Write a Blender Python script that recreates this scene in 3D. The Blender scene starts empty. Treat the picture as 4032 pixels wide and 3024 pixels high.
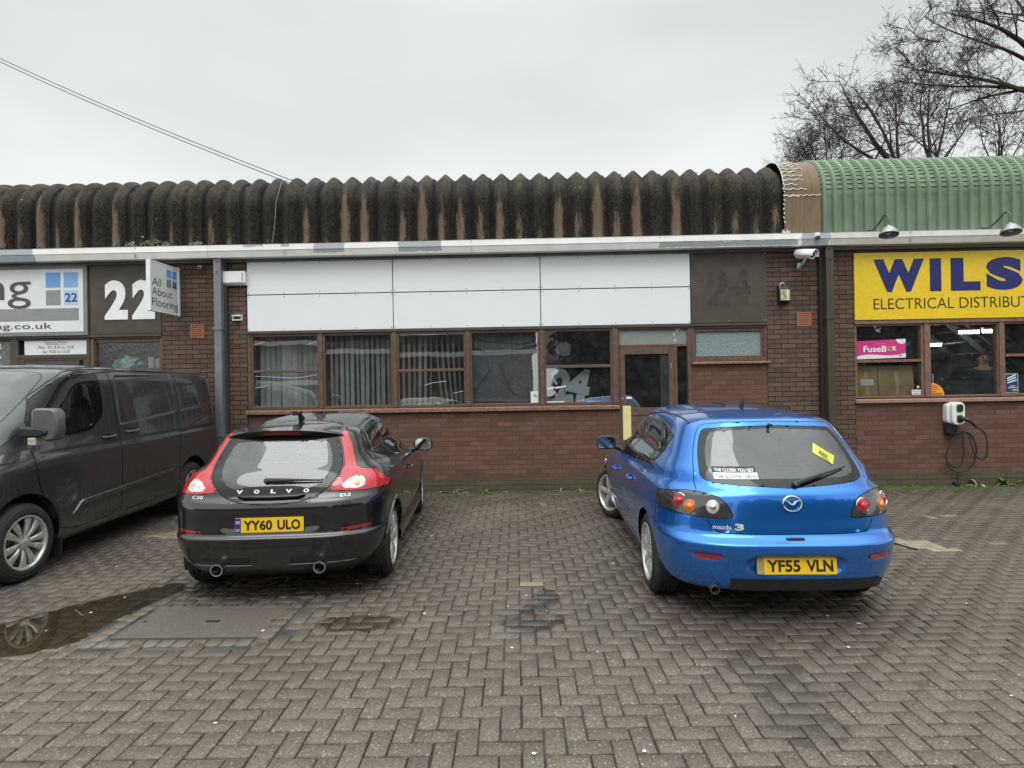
import bpy, bmesh, math, random
import numpy as np
from mathutils import Vector, Matrix
from mathutils.bvhtree import BVHTree
R = math.radians
sc = bpy.context.scene
COL = sc.collection

# ------------------------------------------------------------------ camera, sky, sun, exposure
cam_d = bpy.data.cameras.new('camera'); cam = bpy.data.objects.new('camera', cam_d); COL.objects.link(cam)
cam_d.sensor_width = 36; cam_d.lens = 2330 / 4032 * 36; cam_d.clip_end = 2000; cam_d.clip_start = .05
cam.matrix_world = Matrix.Translation((0, 0, 1.65)) @ Matrix.Rotation(R(1.0), 4, 'Z') @ Matrix.Rotation(math.pi / 2 + .0041, 4, 'X') @ Matrix.Rotation(-.0165, 4, 'Z')
sc.camera = cam

SUN_EL, SUN_AZ = R(58), R(190)          # high soft sun behind the photographer
world = bpy.data.worlds.new('World'); sc.world = world; world.use_nodes = True
def build_world():
    nt = world.node_tree; N = nt.nodes; L = nt.links; N.clear()
    out = N.new('ShaderNodeOutputWorld'); bg = N.new('ShaderNodeBackground'); bg.inputs[1].default_value = .1
    sky = N.new('ShaderNodeTexSky'); sky.sky_type = 'NISHITA'; sky.sun_disc = False
    sky.sun_elevation = SUN_EL; sky.sun_rotation = SUN_AZ; sky.air_density = 1.5; sky.dust_density = 4
    hs = N.new('ShaderNodeHueSaturation'); hs.inputs['Saturation'].default_value = .12; hs.inputs['Value'].default_value = .8
    L.new(sky.outputs[0], hs.inputs['Color'])
    tc = N.new('ShaderNodeTexCoord'); sp = N.new('ShaderNodeSeparateXYZ'); L.new(tc.outputs['Generated'], sp.inputs[0])
    def mr(sock, a, b, c, d):
        m = N.new('ShaderNodeMapRange'); m.interpolation_type = 'SMOOTHSTEP'
        for i, v in enumerate((a, b, c, d)): m.inputs[i + 1].default_value = v
        L.new(sock, m.inputs[0]); return m.outputs[0]
    def ma(op, a, b):
        m = N.new('ShaderNodeMath'); m.operation = op
        for i, v in enumerate((a, b)):
            if isinstance(v, (int, float)): m.inputs[i].default_value = v
            else: L.new(v, m.inputs[i])
        return m.outputs[0]
    up = mr(sp.outputs['Z'], .5, .95, 0., 11.)
    back = mr(sp.outputs['Y'], .35, -.8, 0., 3.)
    front = mr(sp.outputs['Z'], .14, .48, 7.0, 5.3)
    nz = N.new('ShaderNodeTexNoise'); nz.inputs['Scale'].default_value = 2.2; nz.inputs['Detail'].default_value = 5; nz.inputs['Roughness'].default_value = .45
    mp = N.new('ShaderNodeMapping'); mp.inputs['Scale'].default_value = (1, 1, 2.6); L.new(tc.outputs['Generated'], mp.inputs[0]); L.new(mp.outputs[0], nz.inputs['Vector'])
    lum = ma('MULTIPLY', ma('ADD', ma('ADD', up, back), front), mr(nz.outputs[0], .3, .7, .91, 1.05))
    cc = N.new('ShaderNodeCombineColor')
    L.new(ma('MULTIPLY', lum, .945), cc.inputs[0]); L.new(ma('MULTIPLY', lum, 1.0), cc.inputs[1]); L.new(ma('MULTIPLY', lum, .985), cc.inputs[2])
    mx = N.new('ShaderNodeMix'); mx.data_type = 'RGBA'; mx.inputs[0].default_value = .93
    L.new(hs.outputs[0], mx.inputs[6]); L.new(cc.outputs[0], mx.inputs[7]); L.new(mx.outputs[2], bg.inputs[0]); L.new(bg.outputs[0], out.inputs[0])
build_world()
sun_d = bpy.data.lights.new('sun', 'SUN'); sun_d.energy = .9; sun_d.angle = R(40); sun_d.color = (1, .98, .95)
sun = bpy.data.objects.new('sun', sun_d); COL.objects.link(sun)
# light comes from azimuth SUN_AZ (measured from +Y clockwise) at elevation SUN_EL
sd_ = Vector((math.sin(SUN_AZ) * math.cos(SUN_EL), math.cos(SUN_AZ) * math.cos(SUN_EL), math.sin(SUN_EL)))
sun.rotation_euler = sd_.to_track_quat('Z', 'Y').to_euler()
vs = sc.view_settings; vs.view_transform = 'Standard'; vs.look = 'None'; vs.exposure = .64; vs.gamma = 1; vs.use_curve_mapping = False
sc.cycles.max_bounces = 8; sc.cycles.transparent_max_bounces = 24; sc.cycles.caustics_reflective = False; sc.cycles.caustics_refractive = False

# ------------------------------------------------------------------ materials
class NT:
    def __init__(s, name):
        s.m = bpy.data.materials.new(name); s.m.use_nodes = True; s.t = s.m.node_tree; s.N = s.t.nodes; s.L = s.t.links
        s.b = s.N['Principled BSDF']; s.out = s.N['Material Output']
    def n(s, typ, **kw):
        o = s.N.new('ShaderNode' + typ)
        for k, v in kw.items(): setattr(o, k, v)
        return o
    def put(s, sock, v):
        if v is None: return
        if isinstance(v, bpy.types.NodeSocket): s.L.new(v, sock)
        elif isinstance(v, tuple) and len(v) == 3 and sock.type == 'RGBA': sock.default_value = (*v, 1)
        else: sock.default_value = v
    def math(s, op, a, b=0., clamp=False):
        o = s.n('Math', operation=op); o.use_clamp = clamp; s.put(o.inputs[0], a); s.put(o.inputs[1], b); return o.outputs[0]
    def mix(s, f, a, b, mode='MIX'):
        o = s.n('Mix', data_type='RGBA', blend_type=mode); s.put(o.inputs[0], f); s.put(o.inputs[6], a); s.put(o.inputs[7], b); return o.outputs[2]
    def coord(s, kind='Object', scale=None, loc=None):
        c = s.n('TexCoord').outputs[kind]
        if scale is not None or loc is not None:
            mp = s.n('Mapping'); s.L.new(c, mp.inputs[0])
            if scale is not None: mp.inputs['Scale'].default_value = scale
            if loc is not None: mp.inputs['Location'].default_value = loc
            c = mp.outputs[0]
        return c
    def noise(s, scale=5., detail=4., rough=.55, vec=None, dist=0.):
        o = s.n('TexNoise'); o.inputs['Scale'].default_value = scale; o.inputs['Detail'].default_value = detail; o.inputs['Roughness'].default_value = rough; o.inputs['Distortion'].default_value = dist
        s.L.new(vec if vec is not None else s.coord(), o.inputs['Vector']); return o.outputs[0]
    def ramp(s, f, a, b, c=0., d=1., smooth=True):
        o = s.n('MapRange'); o.interpolation_type = 'SMOOTHSTEP' if smooth else 'LINEAR'; s.put(o.inputs[0], f)
        for i, v in enumerate((a, b, c, d)): o.inputs[i + 1].default_value = v
        return o.outputs[0]
    def bump(s, h, strength=.3, dist=.01, nrm=None):
        o = s.n('Bump'); o.inputs['Strength'].default_value = strength; o.inputs['Distance'].default_value = dist; s.put(o.inputs['Height'], h)
        if nrm is not None: s.L.new(nrm, o.inputs['Normal'])
        return o.outputs[0]
    def set(s, **kw):
        names = dict(col='Base Color', rough='Roughness', metal='Metallic', coat='Coat Weight', coatr='Coat Roughness', spec='Specular IOR Level', nrm='Normal', emit='Emission Color', es='Emission Strength', alpha='Alpha', trans='Transmission Weight', ior='IOR', cnrm='Coat Normal')
        for k, v in kw.items(): s.put(s.b.inputs[names[k]], v)
        return s.m

_mc = {}
def simple(name, col, rough=.5, metal=0., var=.12, scale=9., bump=0., **kw):
    key = name
    if key in _mc: return _mc[key]
    t = NT(name); f = t.noise(scale, 5)
    c = t.mix(t.ramp(f, .3, .7), tuple(x * (1 - var) for x in col), tuple(min(1, x * (1 + var)) for x in col))
    r = t.ramp(t.noise(scale * 2.3, 3), .3, .7, max(0, rough - .07), min(1, rough + .07))
    t.set(col=c, rough=r, metal=metal, **kw)
    if bump: t.set(nrm=t.bump(t.noise(scale * 8, 4), bump, .004))
    _mc[key] = t.m; return t.m

def mat_brick(name, c1, c2, mortar, rake=True, off=(0, 0)):
    t = NT(name); c = t.n('TexCoord').outputs['Object']; s = t.n('SeparateXYZ'); t.L.new(c, s.inputs[0]); cb = t.n('CombineXYZ')
    t.L.new(t.math('ADD', t.math('ADD', s.outputs[0], s.outputs[1]), off[0]), cb.inputs[0]); t.L.new(t.math('ADD', s.outputs[2], off[1]), cb.inputs[1])
    wob = t.n('Vector' + 'Math', operation='ADD'); nz = t.n('TexNoise'); nz.inputs['Scale'].default_value = 7; t.L.new(c, nz.inputs['Vector'])
    sc_ = t.n('VectorMath', operation='SCALE'); t.L.new(nz.outputs[1], sc_.inputs[0]); sc_.inputs['Scale'].default_value = .006
    t.L.new(cb.outputs[0], wob.inputs[0]); t.L.new(sc_.outputs[0], wob.inputs[1])
    b = t.n('TexBrick'); b.offset = .5; b.inputs['Scale'].default_value = 1; b.inputs['Brick Width'].default_value = .225; b.inputs['Row Height'].default_value = .075
    b.inputs['Mortar Size'].default_value = .0055; b.inputs['Mortar Smooth'].default_value = .35; b.inputs['Bias'].default_value = 0
    b.inputs['Color1'].default_value = (0, 0, 0, 1); b.inputs['Color2'].default_value = (1, 1, 1, 1); b.inputs['Mortar'].default_value = (.5, .5, .5, 1)
    t.L.new(wob.outputs[0], b.inputs['Vector'])
    fine = t.noise(60, 6, .7); big = t.noise(1.3, 4)
    bc = t.mix(b.outputs['Color'], c1, c2)
    bc = t.mix(t.ramp(fine, .35, .75, 0, .35), bc, tuple(x * .55 for x in c1))
    bc = t.mix(t.ramp(big, .35, .7, 0, .3), bc, tuple(x * .72 for x in c2))
    spots = t.ramp(t.noise(23, 2), .74, .78, 0, .45); bc = t.mix(spots, bc, tuple(min(1, x * 2.2) for x in c2))
    mc = t.mix(t.ramp(t.noise(14, 4), .3, .7), mortar, tuple(x * .7 for x in mortar))
    col = t.mix(b.outputs['Fac'], bc, mc)
    # green-grey damp stains rising from the ground with a ragged edge
    damp = t.ramp(t.math('ADD', s.outputs[2], t.math('MULTIPLY', t.noise(3.5, 5), -.5)), .06, -.16, 0, .5)
    col = t.mix(damp, col, (.075, .07, .045))
    h = t.math('SUBTRACT', t.math('MULTIPLY', fine, .25), t.math('MULTIPLY', b.outputs['Fac'], 1.0 if rake else .35))
    t.set(col=col, rough=.88, spec=.25, nrm=t.bump(h, .9 if rake else .5, .008)); return t.m

M = {}
M['brick_pier'] = mat_brick('brown brick', (.095, .061, .047), (.155, .102, .080), (.022, .013, .009))
M['brick_wall'] = mat_brick('red brick', (.112, .060, .045), (.178, .098, .073), (.098, .055, .042), rake=False, off=(.06, .03))
M['brown_wood'] = simple('stained brown timber', (.115, .066, .046), .5, var=.25, scale=14, bump=.15)
M['brown_wood_l'] = simple('worn timber sill', (.22, .115, .078), .45, var=.3, scale=22, bump=.2)
M['brown_panel'] = simple('brown painted board', (.062, .05, .039), .55, var=.18, scale=4, bump=.08)
M['grey_metal'] = simple('grey painted steel', (.17, .18, .195), .42, var=.1, scale=5)
M['olive_metal'] = simple('dark brown painted steel', (.055, .046, .032), .45, var=.12, scale=5)
M['alu'] = simple('aluminium frame', (.33, .34, .34), .4, metal=.3, var=.08)
M['white_plastic'] = simple('white plastic', (.78, .79, .77), .4, var=.04, scale=4)
M['dirty_white'] = simple('dirty white enamel', (.66, .67, .65), .35, var=.15, scale=12)
M['black_plastic'] = simple('black plastic', (.018, .018, .02), .45, var=.15, scale=20)
M['black_gloss'] = simple('gloss black', (.006, .006, .007), .08, var=.1)
M['rubber'] = simple('tyre rubber', (.022, .021, .021), .75, var=.3, scale=25, bump=.1)
M['dark'] = simple('dark lining', (.008, .008, .009), .8, var=.1)
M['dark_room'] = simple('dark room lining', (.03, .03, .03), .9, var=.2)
M['chrome'] = simple('chrome', (.62, .63, .65), .12, metal=1., var=.04)
M['alloy'] = simple('silver alloy', (.60, .59, .57), .3, metal=.5, var=.12, scale=20)
M['disc'] = simple('brake disc', (.22, .2, .19), .4, metal=.8, var=.2)
M['letter_silver'] = simple('silver lettering', (.66, .67, .68), .35, metal=.35, var=.03)
M['steel'] = simple('dull galvanised steel', (.33, .34, .35), .45, metal=.5, var=.2, scale=16)
M['red_lens'] = simple('red lamp lens', (.47, .012, .022), .12, var=.08, coat=1., coatr=.03)
M['dark_red'] = simple('red reflector', (.28, .012, .016), .15, var=.08, coat=1., coatr=.05)
M['red_dark'] = simple('deep red lens', (.36, .008, .014), .1, var=.25, scale=60, coat=1., coatr=.02)
M['amber'] = simple('amber lens', (.55, .13, .012), .15, var=.1, coat=1., coatr=.05)
M['clear_lens'] = simple('clear lamp reflector', (.72, .66, .62), .2, metal=.45, var=.25, scale=40)
M['lamp_black'] = simple('smoked lamp housing', (.05, .051, .052), .12, metal=.2, var=.2, coat=1., coatr=.02)
M['plate_y'] = simple('yellow plate', (.80, .50, .015), .35, var=.06)
M['ink'] = simple('black lettering', (.012, .012, .013), .5, var=.05)
M['ink_grey'] = simple('dark grey lettering', (.075, .065, .062), .5, var=.05)
M['white_ink'] = simple('white lettering', (.82, .83, .83), .45, var=.03)
M['sign_white'] = simple('white sign face', (.72, .74, .74), .35, var=.04, scale=3)
M['sign_yellow'] = simple('yellow sign face', (.80, .55, .012), .32, var=.06, scale=14)
M['navy'] = simple('navy lettering', (.006, .010, .13), .4, var=.06)
M['blue_sq'] = simple('sky blue print', (.13, .34, .70), .4, var=.05)
M['blue_sq2'] = simple('pale blue print', (.22, .40, .70), .4, var=.05)
M['blue_sq3'] = simple('light blue print', (.40, .54, .80), .4, var=.05)
M['grey_sq'] = simple('grey green print', (.24, .26, .25), .4, var=.05)
M['card'] = simple('brown cardboard', (.43, .29, .13), .8, var=.1, scale=6)
M['tape'] = simple('parcel tape', (.55, .42, .22), .35, var=.1)
M['pink'] = simple('magenta card', (.58, .03, .22), .4, var=.05)
M['orange'] = simple('orange sticker', (.80, .33, .03), .5, var=.05)
M['paper'] = simple('white paper', (.72, .73, .72), .7, var=.06)
M['yellow_card'] = simple('pale yellow card', (.72, .66, .28), .6, var=.06)
M['terracotta'] = simple('terracotta', (.38, .15, .075), .8, var=.15, scale=20)
M['seat'] = simple('dark seat fabric', (.03, .03, .033), .85, var=.2, scale=30)
M['trim_grey'] = simple('grey trim', (.10, .10, .105), .7, var=.15)
M['sage'] = simple('blind fabric', (.80, .82, .84), .75, var=.1, scale=6)
M['leaf'] = simple('weed leaf', (.12, .22, .04), .55, var=.35, scale=12)
M['moss'] = simple('moss', (.05, .075, .015), .95, var=.5, scale=40)
M['lit'] = None
def mat_emit(name, col, st):
    t = NT(name); t.set(col=(.8, .8, .8), emit=col, es=st); return t.m
M['lit'] = mat_emit('lit fluorescent tube', (1, .97, .9), 14)

def schlick(t, f0):
    ge = t.n('NewGeometry'); d = t.n('VectorMath', operation='DOT_PRODUCT'); t.L.new(ge.outputs['Incoming'], d.inputs[0]); t.L.new(ge.outputs['Normal'], d.inputs[1])
    return t.math('ADD', t.math('MULTIPLY', t.math('POWER', t.math('SUBTRACT', 1., t.math('ABSOLUTE', d.outputs['Value'])), 5.), 1 - f0), f0)
def mat_glass(name, tint=(.75, .8, .8), wav=0., dirt_haze=0., gl=(.93, .95, .96), refl=1.75):
    t = NT(name); t.N.remove(t.b)
    fz = schlick(t, .04); tr = t.n('BsdfTransparent'); tr.inputs[0].default_value = (*tint, 1)
    gs = t.n('BsdfAnisotropic') if False else t.n('BsdfGlossy'); gs.inputs['Roughness'].default_value = .012; gs.inputs[0].default_value = (*gl, 1)
    if wav:
        bn = t.bump(t.noise(1.1, 2), wav, .05); t.L.new(bn, gs.inputs['Normal'])
    mx = t.n('MixShader'); f = t.math('MULTIPLY', fz, refl, True); t.L.new(f, mx.inputs[0]); t.L.new(tr.outputs[0], mx.inputs[1]); t.L.new(gs.outputs[0], mx.inputs[2])
    o = mx.outputs[0]
    if dirt_haze:
        df = t.n('BsdfDiffuse'); df.inputs[0].default_value = (.45, .47, .47, 1); m2 = t.n('MixShader')  # dirt film whose pale tone also imitates sky glare on the glass
        t.L.new(t.ramp(t.noise(5, 5), .35, .8, dirt_haze * .3, dirt_haze), m2.inputs[0]); t.L.new(o, m2.inputs[1]); t.L.new(df.outputs[0], m2.inputs[2]); o = m2.outputs[0]
    t.L.new(o, t.out.inputs[0]); return t.m
M['window_glass'] = mat_glass('window glass', (.80, .83, .82), .03, .06, refl=6.2)
M['car_glass'] = mat_glass('tinted car glass', (.30, .35, .35), 0, .03, refl=1.25)
M['rear_glass'] = mat_glass('rear car glass', (.55, .60, .60), 0, .17, refl=2.3)  # lightened by painted haze, standing in for sky reflection and light showing through
M['screen_glass'] = mat_glass('dusty and glare-hazed windscreen glass', (.45, .5, .5), 0, .22, refl=2.6)

def mat_paint(name, col, metal=.55, rough=.32, dirt_haze=0., dcol=(.10, .088, .07), zlo=.2, zhi=1.1, flake=.15):
    t = NT(name); fl = t.n('TexVoronoi'); fl.inputs['Scale'].default_value = 900; t.L.new(t.coord(), fl.inputs['Vector'])
    c = t.mix(t.ramp(fl.outputs['Distance'], .1, .6, 0, flake), col, tuple(min(1, x * 2.2 + .01) for x in col))
    r, cr = rough, .03
    if dirt_haze:
        s = t.n('SeparateXYZ'); t.L.new(t.coord(), s.inputs[0])
        streak = t.noise(3., 6, .65, t.coord(scale=(11, 11, .7)), .5); blot = t.noise(2.2, 5, .6)
        band = t.ramp(s.outputs[2], zhi, zlo, 0, 1)
        d = t.math('MULTIPLY', t.math('MULTIPLY', t.ramp(streak, .38, .72), t.ramp(blot, .3, .65, .35, 1)), t.math('MULTIPLY', band, dirt_haze), True)
        c = t.mix(d, c, dcol); cr = t.math('ADD', t.math('MULTIPLY', d, .6), .03); t.set(coat=t.math('SUBTRACT', 1., t.math('MULTIPLY', d, .9)), coatr=cr); r = t.math('ADD', rough, t.math('MULTIPLY', d, .3)); 
        t.set(metal=t.math('MULTIPLY', t.math('SUBTRACT', 1., d), metal))
    else: t.set(metal=metal, coat=1., coatr=cr)
    drops = t.n('TexVoronoi'); drops.inputs['Scale'].default_value = 170; t.L.new(t.coord(), drops.inputs['Vector'])
    t.set(col=c, rough=r, cnrm=t.bump(t.noise(1.5, 2), .02, .02)); return t.m
M['paint_blue'] = mat_paint('metallic blue paint', (.014, .155, .58), .72, .24, .2, (.09, .085, .08), .15, .65)
M['paint_black'] = mat_paint('black car paint', (.0035, .0036, .0042), .0, .3, .55, (.075, .066, .056), .1, .72, .02)
M['paint_van'] = mat_paint('dark grey metallic van paint', (.045, .047, .052), .4, .24, .55, (.135, .118, .098), .25, 1.25, .2)

# ------------------------------------------------------------------ object helpers
def tag(o, label=None, cat=None, group=None, kind=None):
    if label: o['label'] = label
    if cat: o['category'] = cat
    if group: o['group'] = group
    if kind: o['kind'] = kind
    return o
def empty(name, loc, label, cat, group=None, rz=0.):
    o = bpy.data.objects.new(name, None); o.location = loc; o.rotation_euler = (0, 0, rz); o.empty_display_size = .2; COL.objects.link(o)
    return tag(o, label, cat, group)
def wmat(o):
    m = Matrix.LocRotScale(o.location, o.rotation_euler, None)
    return m
class G:
    """collects geometry for ONE mesh object"""
    def __init__(s): s.v = []; s.f = []; s.mi = []; s.m = 0
    def add(s, vs, fs, m=None):
        k = len(s.v); s.v += [tuple(map(float, p)) for p in vs]; s.f += [tuple(int(i) + k for i in f) for f in fs]; s.mi += [s.m if m is None else m] * len(fs); return s
    def box(s, x0, x1, y0, y1, z0, z1, m=None):
        return s.add([(x0, y0, z0), (x1, y0, z0), (x1, y1, z0), (x0, y1, z0), (x0, y0, z1), (x1, y0, z1), (x1, y1, z1), (x0, y1, z1)],
                     [(0, 3, 2, 1), (4, 5, 6, 7), (0, 1, 5, 4), (1, 2, 6, 5), (2, 3, 7, 6), (3, 0, 4, 7)], m)
    def tube(s, pts, r, seg=8, m=None, cap=True):
        P = [Vector(p) for p in pts]; n = len(P); rr = list(r) if hasattr(r, '__len__') else [r] * n; vs = []; fs = []; u = None
        for i in range(n):
            d = (P[min(i + 1, n - 1)] - P[max(i - 1, 0)]).normalized()
            if u is None: u = d.orthogonal().normalized()
            u = (u - d * u.dot(d)); u = u.normalized() if u.length > 1e-6 else d.orthogonal().normalized()
            w = d.cross(u)
            vs += [tuple(P[i] + (u * math.cos(2 * math.pi * k / seg) + w * math.sin(2 * math.pi * k / seg)) * rr[i]) for k in range(seg)]
        for i in range(n - 1):
            for k in range(seg): fs.append((i * seg + k, i * seg + (k + 1) % seg, (i + 1) * seg + (k + 1) % seg, (i + 1) * seg + k))
        if cap: fs.append(tuple(range(seg))[::-1]); fs.append(tuple((n - 1) * seg + k for k in range(seg)))
        return s.add(vs, fs, m)
    def lathe(s, prof, o=(0, 0, 0), axis=(1, 0, 0), seg=48, m=None, closed=False):
        a = Vector(axis).normalized(); u = a.orthogonal().normalized(); w = a.cross(u); o = Vector(o); n = len(prof); vs = []; fs = []
        for k in range(seg):
            c, t = math.cos(2 * math.pi * k / seg), math.sin(2 * math.pi * k / seg)
            for r, h in prof: vs.append(tuple(o + a * h + (u * c + w * t) * r))
        for k in range(seg):
            k2 = (k + 1) % seg
            for i in range(n - 1 if not closed else n):
                i2 = (i + 1) % n; fs.append((k * n + i, k2 * n + i, k2 * n + i2, k * n + i2))
        return s.add(vs, fs, m)
    def prism(s, poly, f0, f1, m=None):
        """poly of 2D points; f0/f1 map a 2D point to the two faces"""
        n = len(poly); vs = [f0(*p) for p in poly] + [f1(*p) for p in poly]
        return s.add(vs, [tuple(range(n)), tuple(range(2 * n - 1, n - 1, -1))] + [(i, i + n, (i + 1) % n + n, (i + 1) % n) for i in range(n)], m)
    def fprism(s, poly, y0, y1, m=None): return s.prism(poly, lambda x, z: (x, y0, z), lambda x, z: (x, y1, z), m)
    def each(s, name, mat, parent=None, **kw):
        """one object per add() call group: every disconnected piece becomes a part of its own"""
        import itertools
        par = list(range(len(s.v)))
        def fd(a):
            while par[a] != a: par[a] = par[par[a]]; a = par[a]
            return a
        for f in s.f:
            for b in f[1:]: par[fd(f[0])] = fd(b)
        gr = {}
        for f in s.f: gr.setdefault(fd(f[0]), []).append(f)
        for fs in gr.values():
            ids = sorted({i for f in fs for i in f}); mp = {i: k for k, i in enumerate(ids)}; g = G(); g.add([s.v[i] for i in ids], [[mp[i] for i in f] for f in fs]); g.build(name, mat, parent, **kw)
    def build(s, name, mat, parent=None, world=False, smooth=False, bev=0., dz=0.):
        me = bpy.data.meshes.new(name); vs = s.v
        if dz: vs = [(x, y, z + dz) for x, y, z in vs]
        if world and parent is not None:
            inv = world_of(parent).inverted(); vs = [tuple(inv @ Vector(p)) for p in vs]
        me.from_pydata(vs, [], s.f); me.update()
        for mm in (mat if isinstance(mat, (list, tuple)) else [mat]): me.materials.append(mm)
        if isinstance(mat, (list, tuple)): me.polygons.foreach_set('material_index', s.mi)
        bm = bmesh.new(); bm.from_mesh(me); bmesh.ops.recalc_face_normals(bm, faces=bm.faces); bm.to_mesh(me); bm.free()
        o = bpy.data.objects.new(name, me); COL.objects.link(o)
        if parent is not None: o.parent = parent
        if smooth:
            me.polygons.foreach_set('use_smooth', [True] * len(me.polygons))
            try: me.set_sharp_from_angle(angle=R(smooth if smooth is not True else 40))
            except Exception: pass
        if bev:
            b = o.modifiers.new('bevel', 'BEVEL'); b.width = bev; b.segments = 2; b.limit_method = 'ANGLE'; b.angle_limit = R(40)
        return o
def world_of(o):
    m = wmat(o)
    while o.parent is not None: o = o.parent; m = wmat(o) @ m
    return m
DZ = .03                                  # the facade was measured 30 mm low
def wbe(g, name, mat, parent, **kw): g.each(name, mat, parent, world=True, dz=DZ, **kw)
def wb(g, name, mat, parent, **kw):       # a wall-mounted piece given in facade coordinates
    return g.build(name, mat, parent, world=True, dz=DZ, **kw)
def ad(x, z, Y, Y0=9.35):                 # a point read off the wall plane Y0, moved to depth Y
    k = Y / Y0; return x * k, 1.62 + (z - 1.62) * k

_tx = {}
def text2d(s, bold=0., spacing=1.):
    key = (s, bold, spacing)
    if key in _tx: return _tx[key]
    cu = bpy.data.curves.new('t', 'FONT'); cu.body = s; cu.size = 1; cu.offset = bold; cu.space_character = spacing; cu.resolution_u = 4
    ob = bpy.data.objects.new('t', cu); COL.objects.link(ob); bpy.context.view_layer.update()
    me = bpy.data.meshes.new_from_object(ob.evaluated_get(bpy.context.evaluated_depsgraph_get()))
    v = np.array([p.co[:2] for p in me.vertices]); f = [tuple(p.vertices) for p in me.polygons]
    bpy.data.objects.remove(ob); bpy.data.curves.remove(cu); bpy.data.meshes.remove(me)
    _tx[key] = (v, f); return v, f
def text_fit(s, x0, x1, z0, z1, bold=0., spacing=1., ref=None):
    """letters stretched to fill the box; ref = letters giving the height (so descenders hang below z0)"""
    v, f = text2d(s, bold, spacing); v = v.copy(); lo, hi = v.min(0), v.max(0); rl, rh = lo[1], hi[1]
    if ref: r = text2d(ref, bold, spacing)[0]; rl, rh = r[:, 1].min(), r[:, 1].max()
    v[:, 0] = x0 + (v[:, 0] - lo[0]) / (hi[0] - lo[0]) * (x1 - x0); v[:, 1] = z0 + (v[:, 1] - rl) / (rh - rl) * (z1 - z0)
    return v, f
def wall_text(s, x0, x1, z0, z1, Y, **kw):
    v, f = text_fit(s, x0, x1, z0, z1, **kw); g = G(); g.add([(x, Y, z) for x, z in v], f); return g
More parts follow.
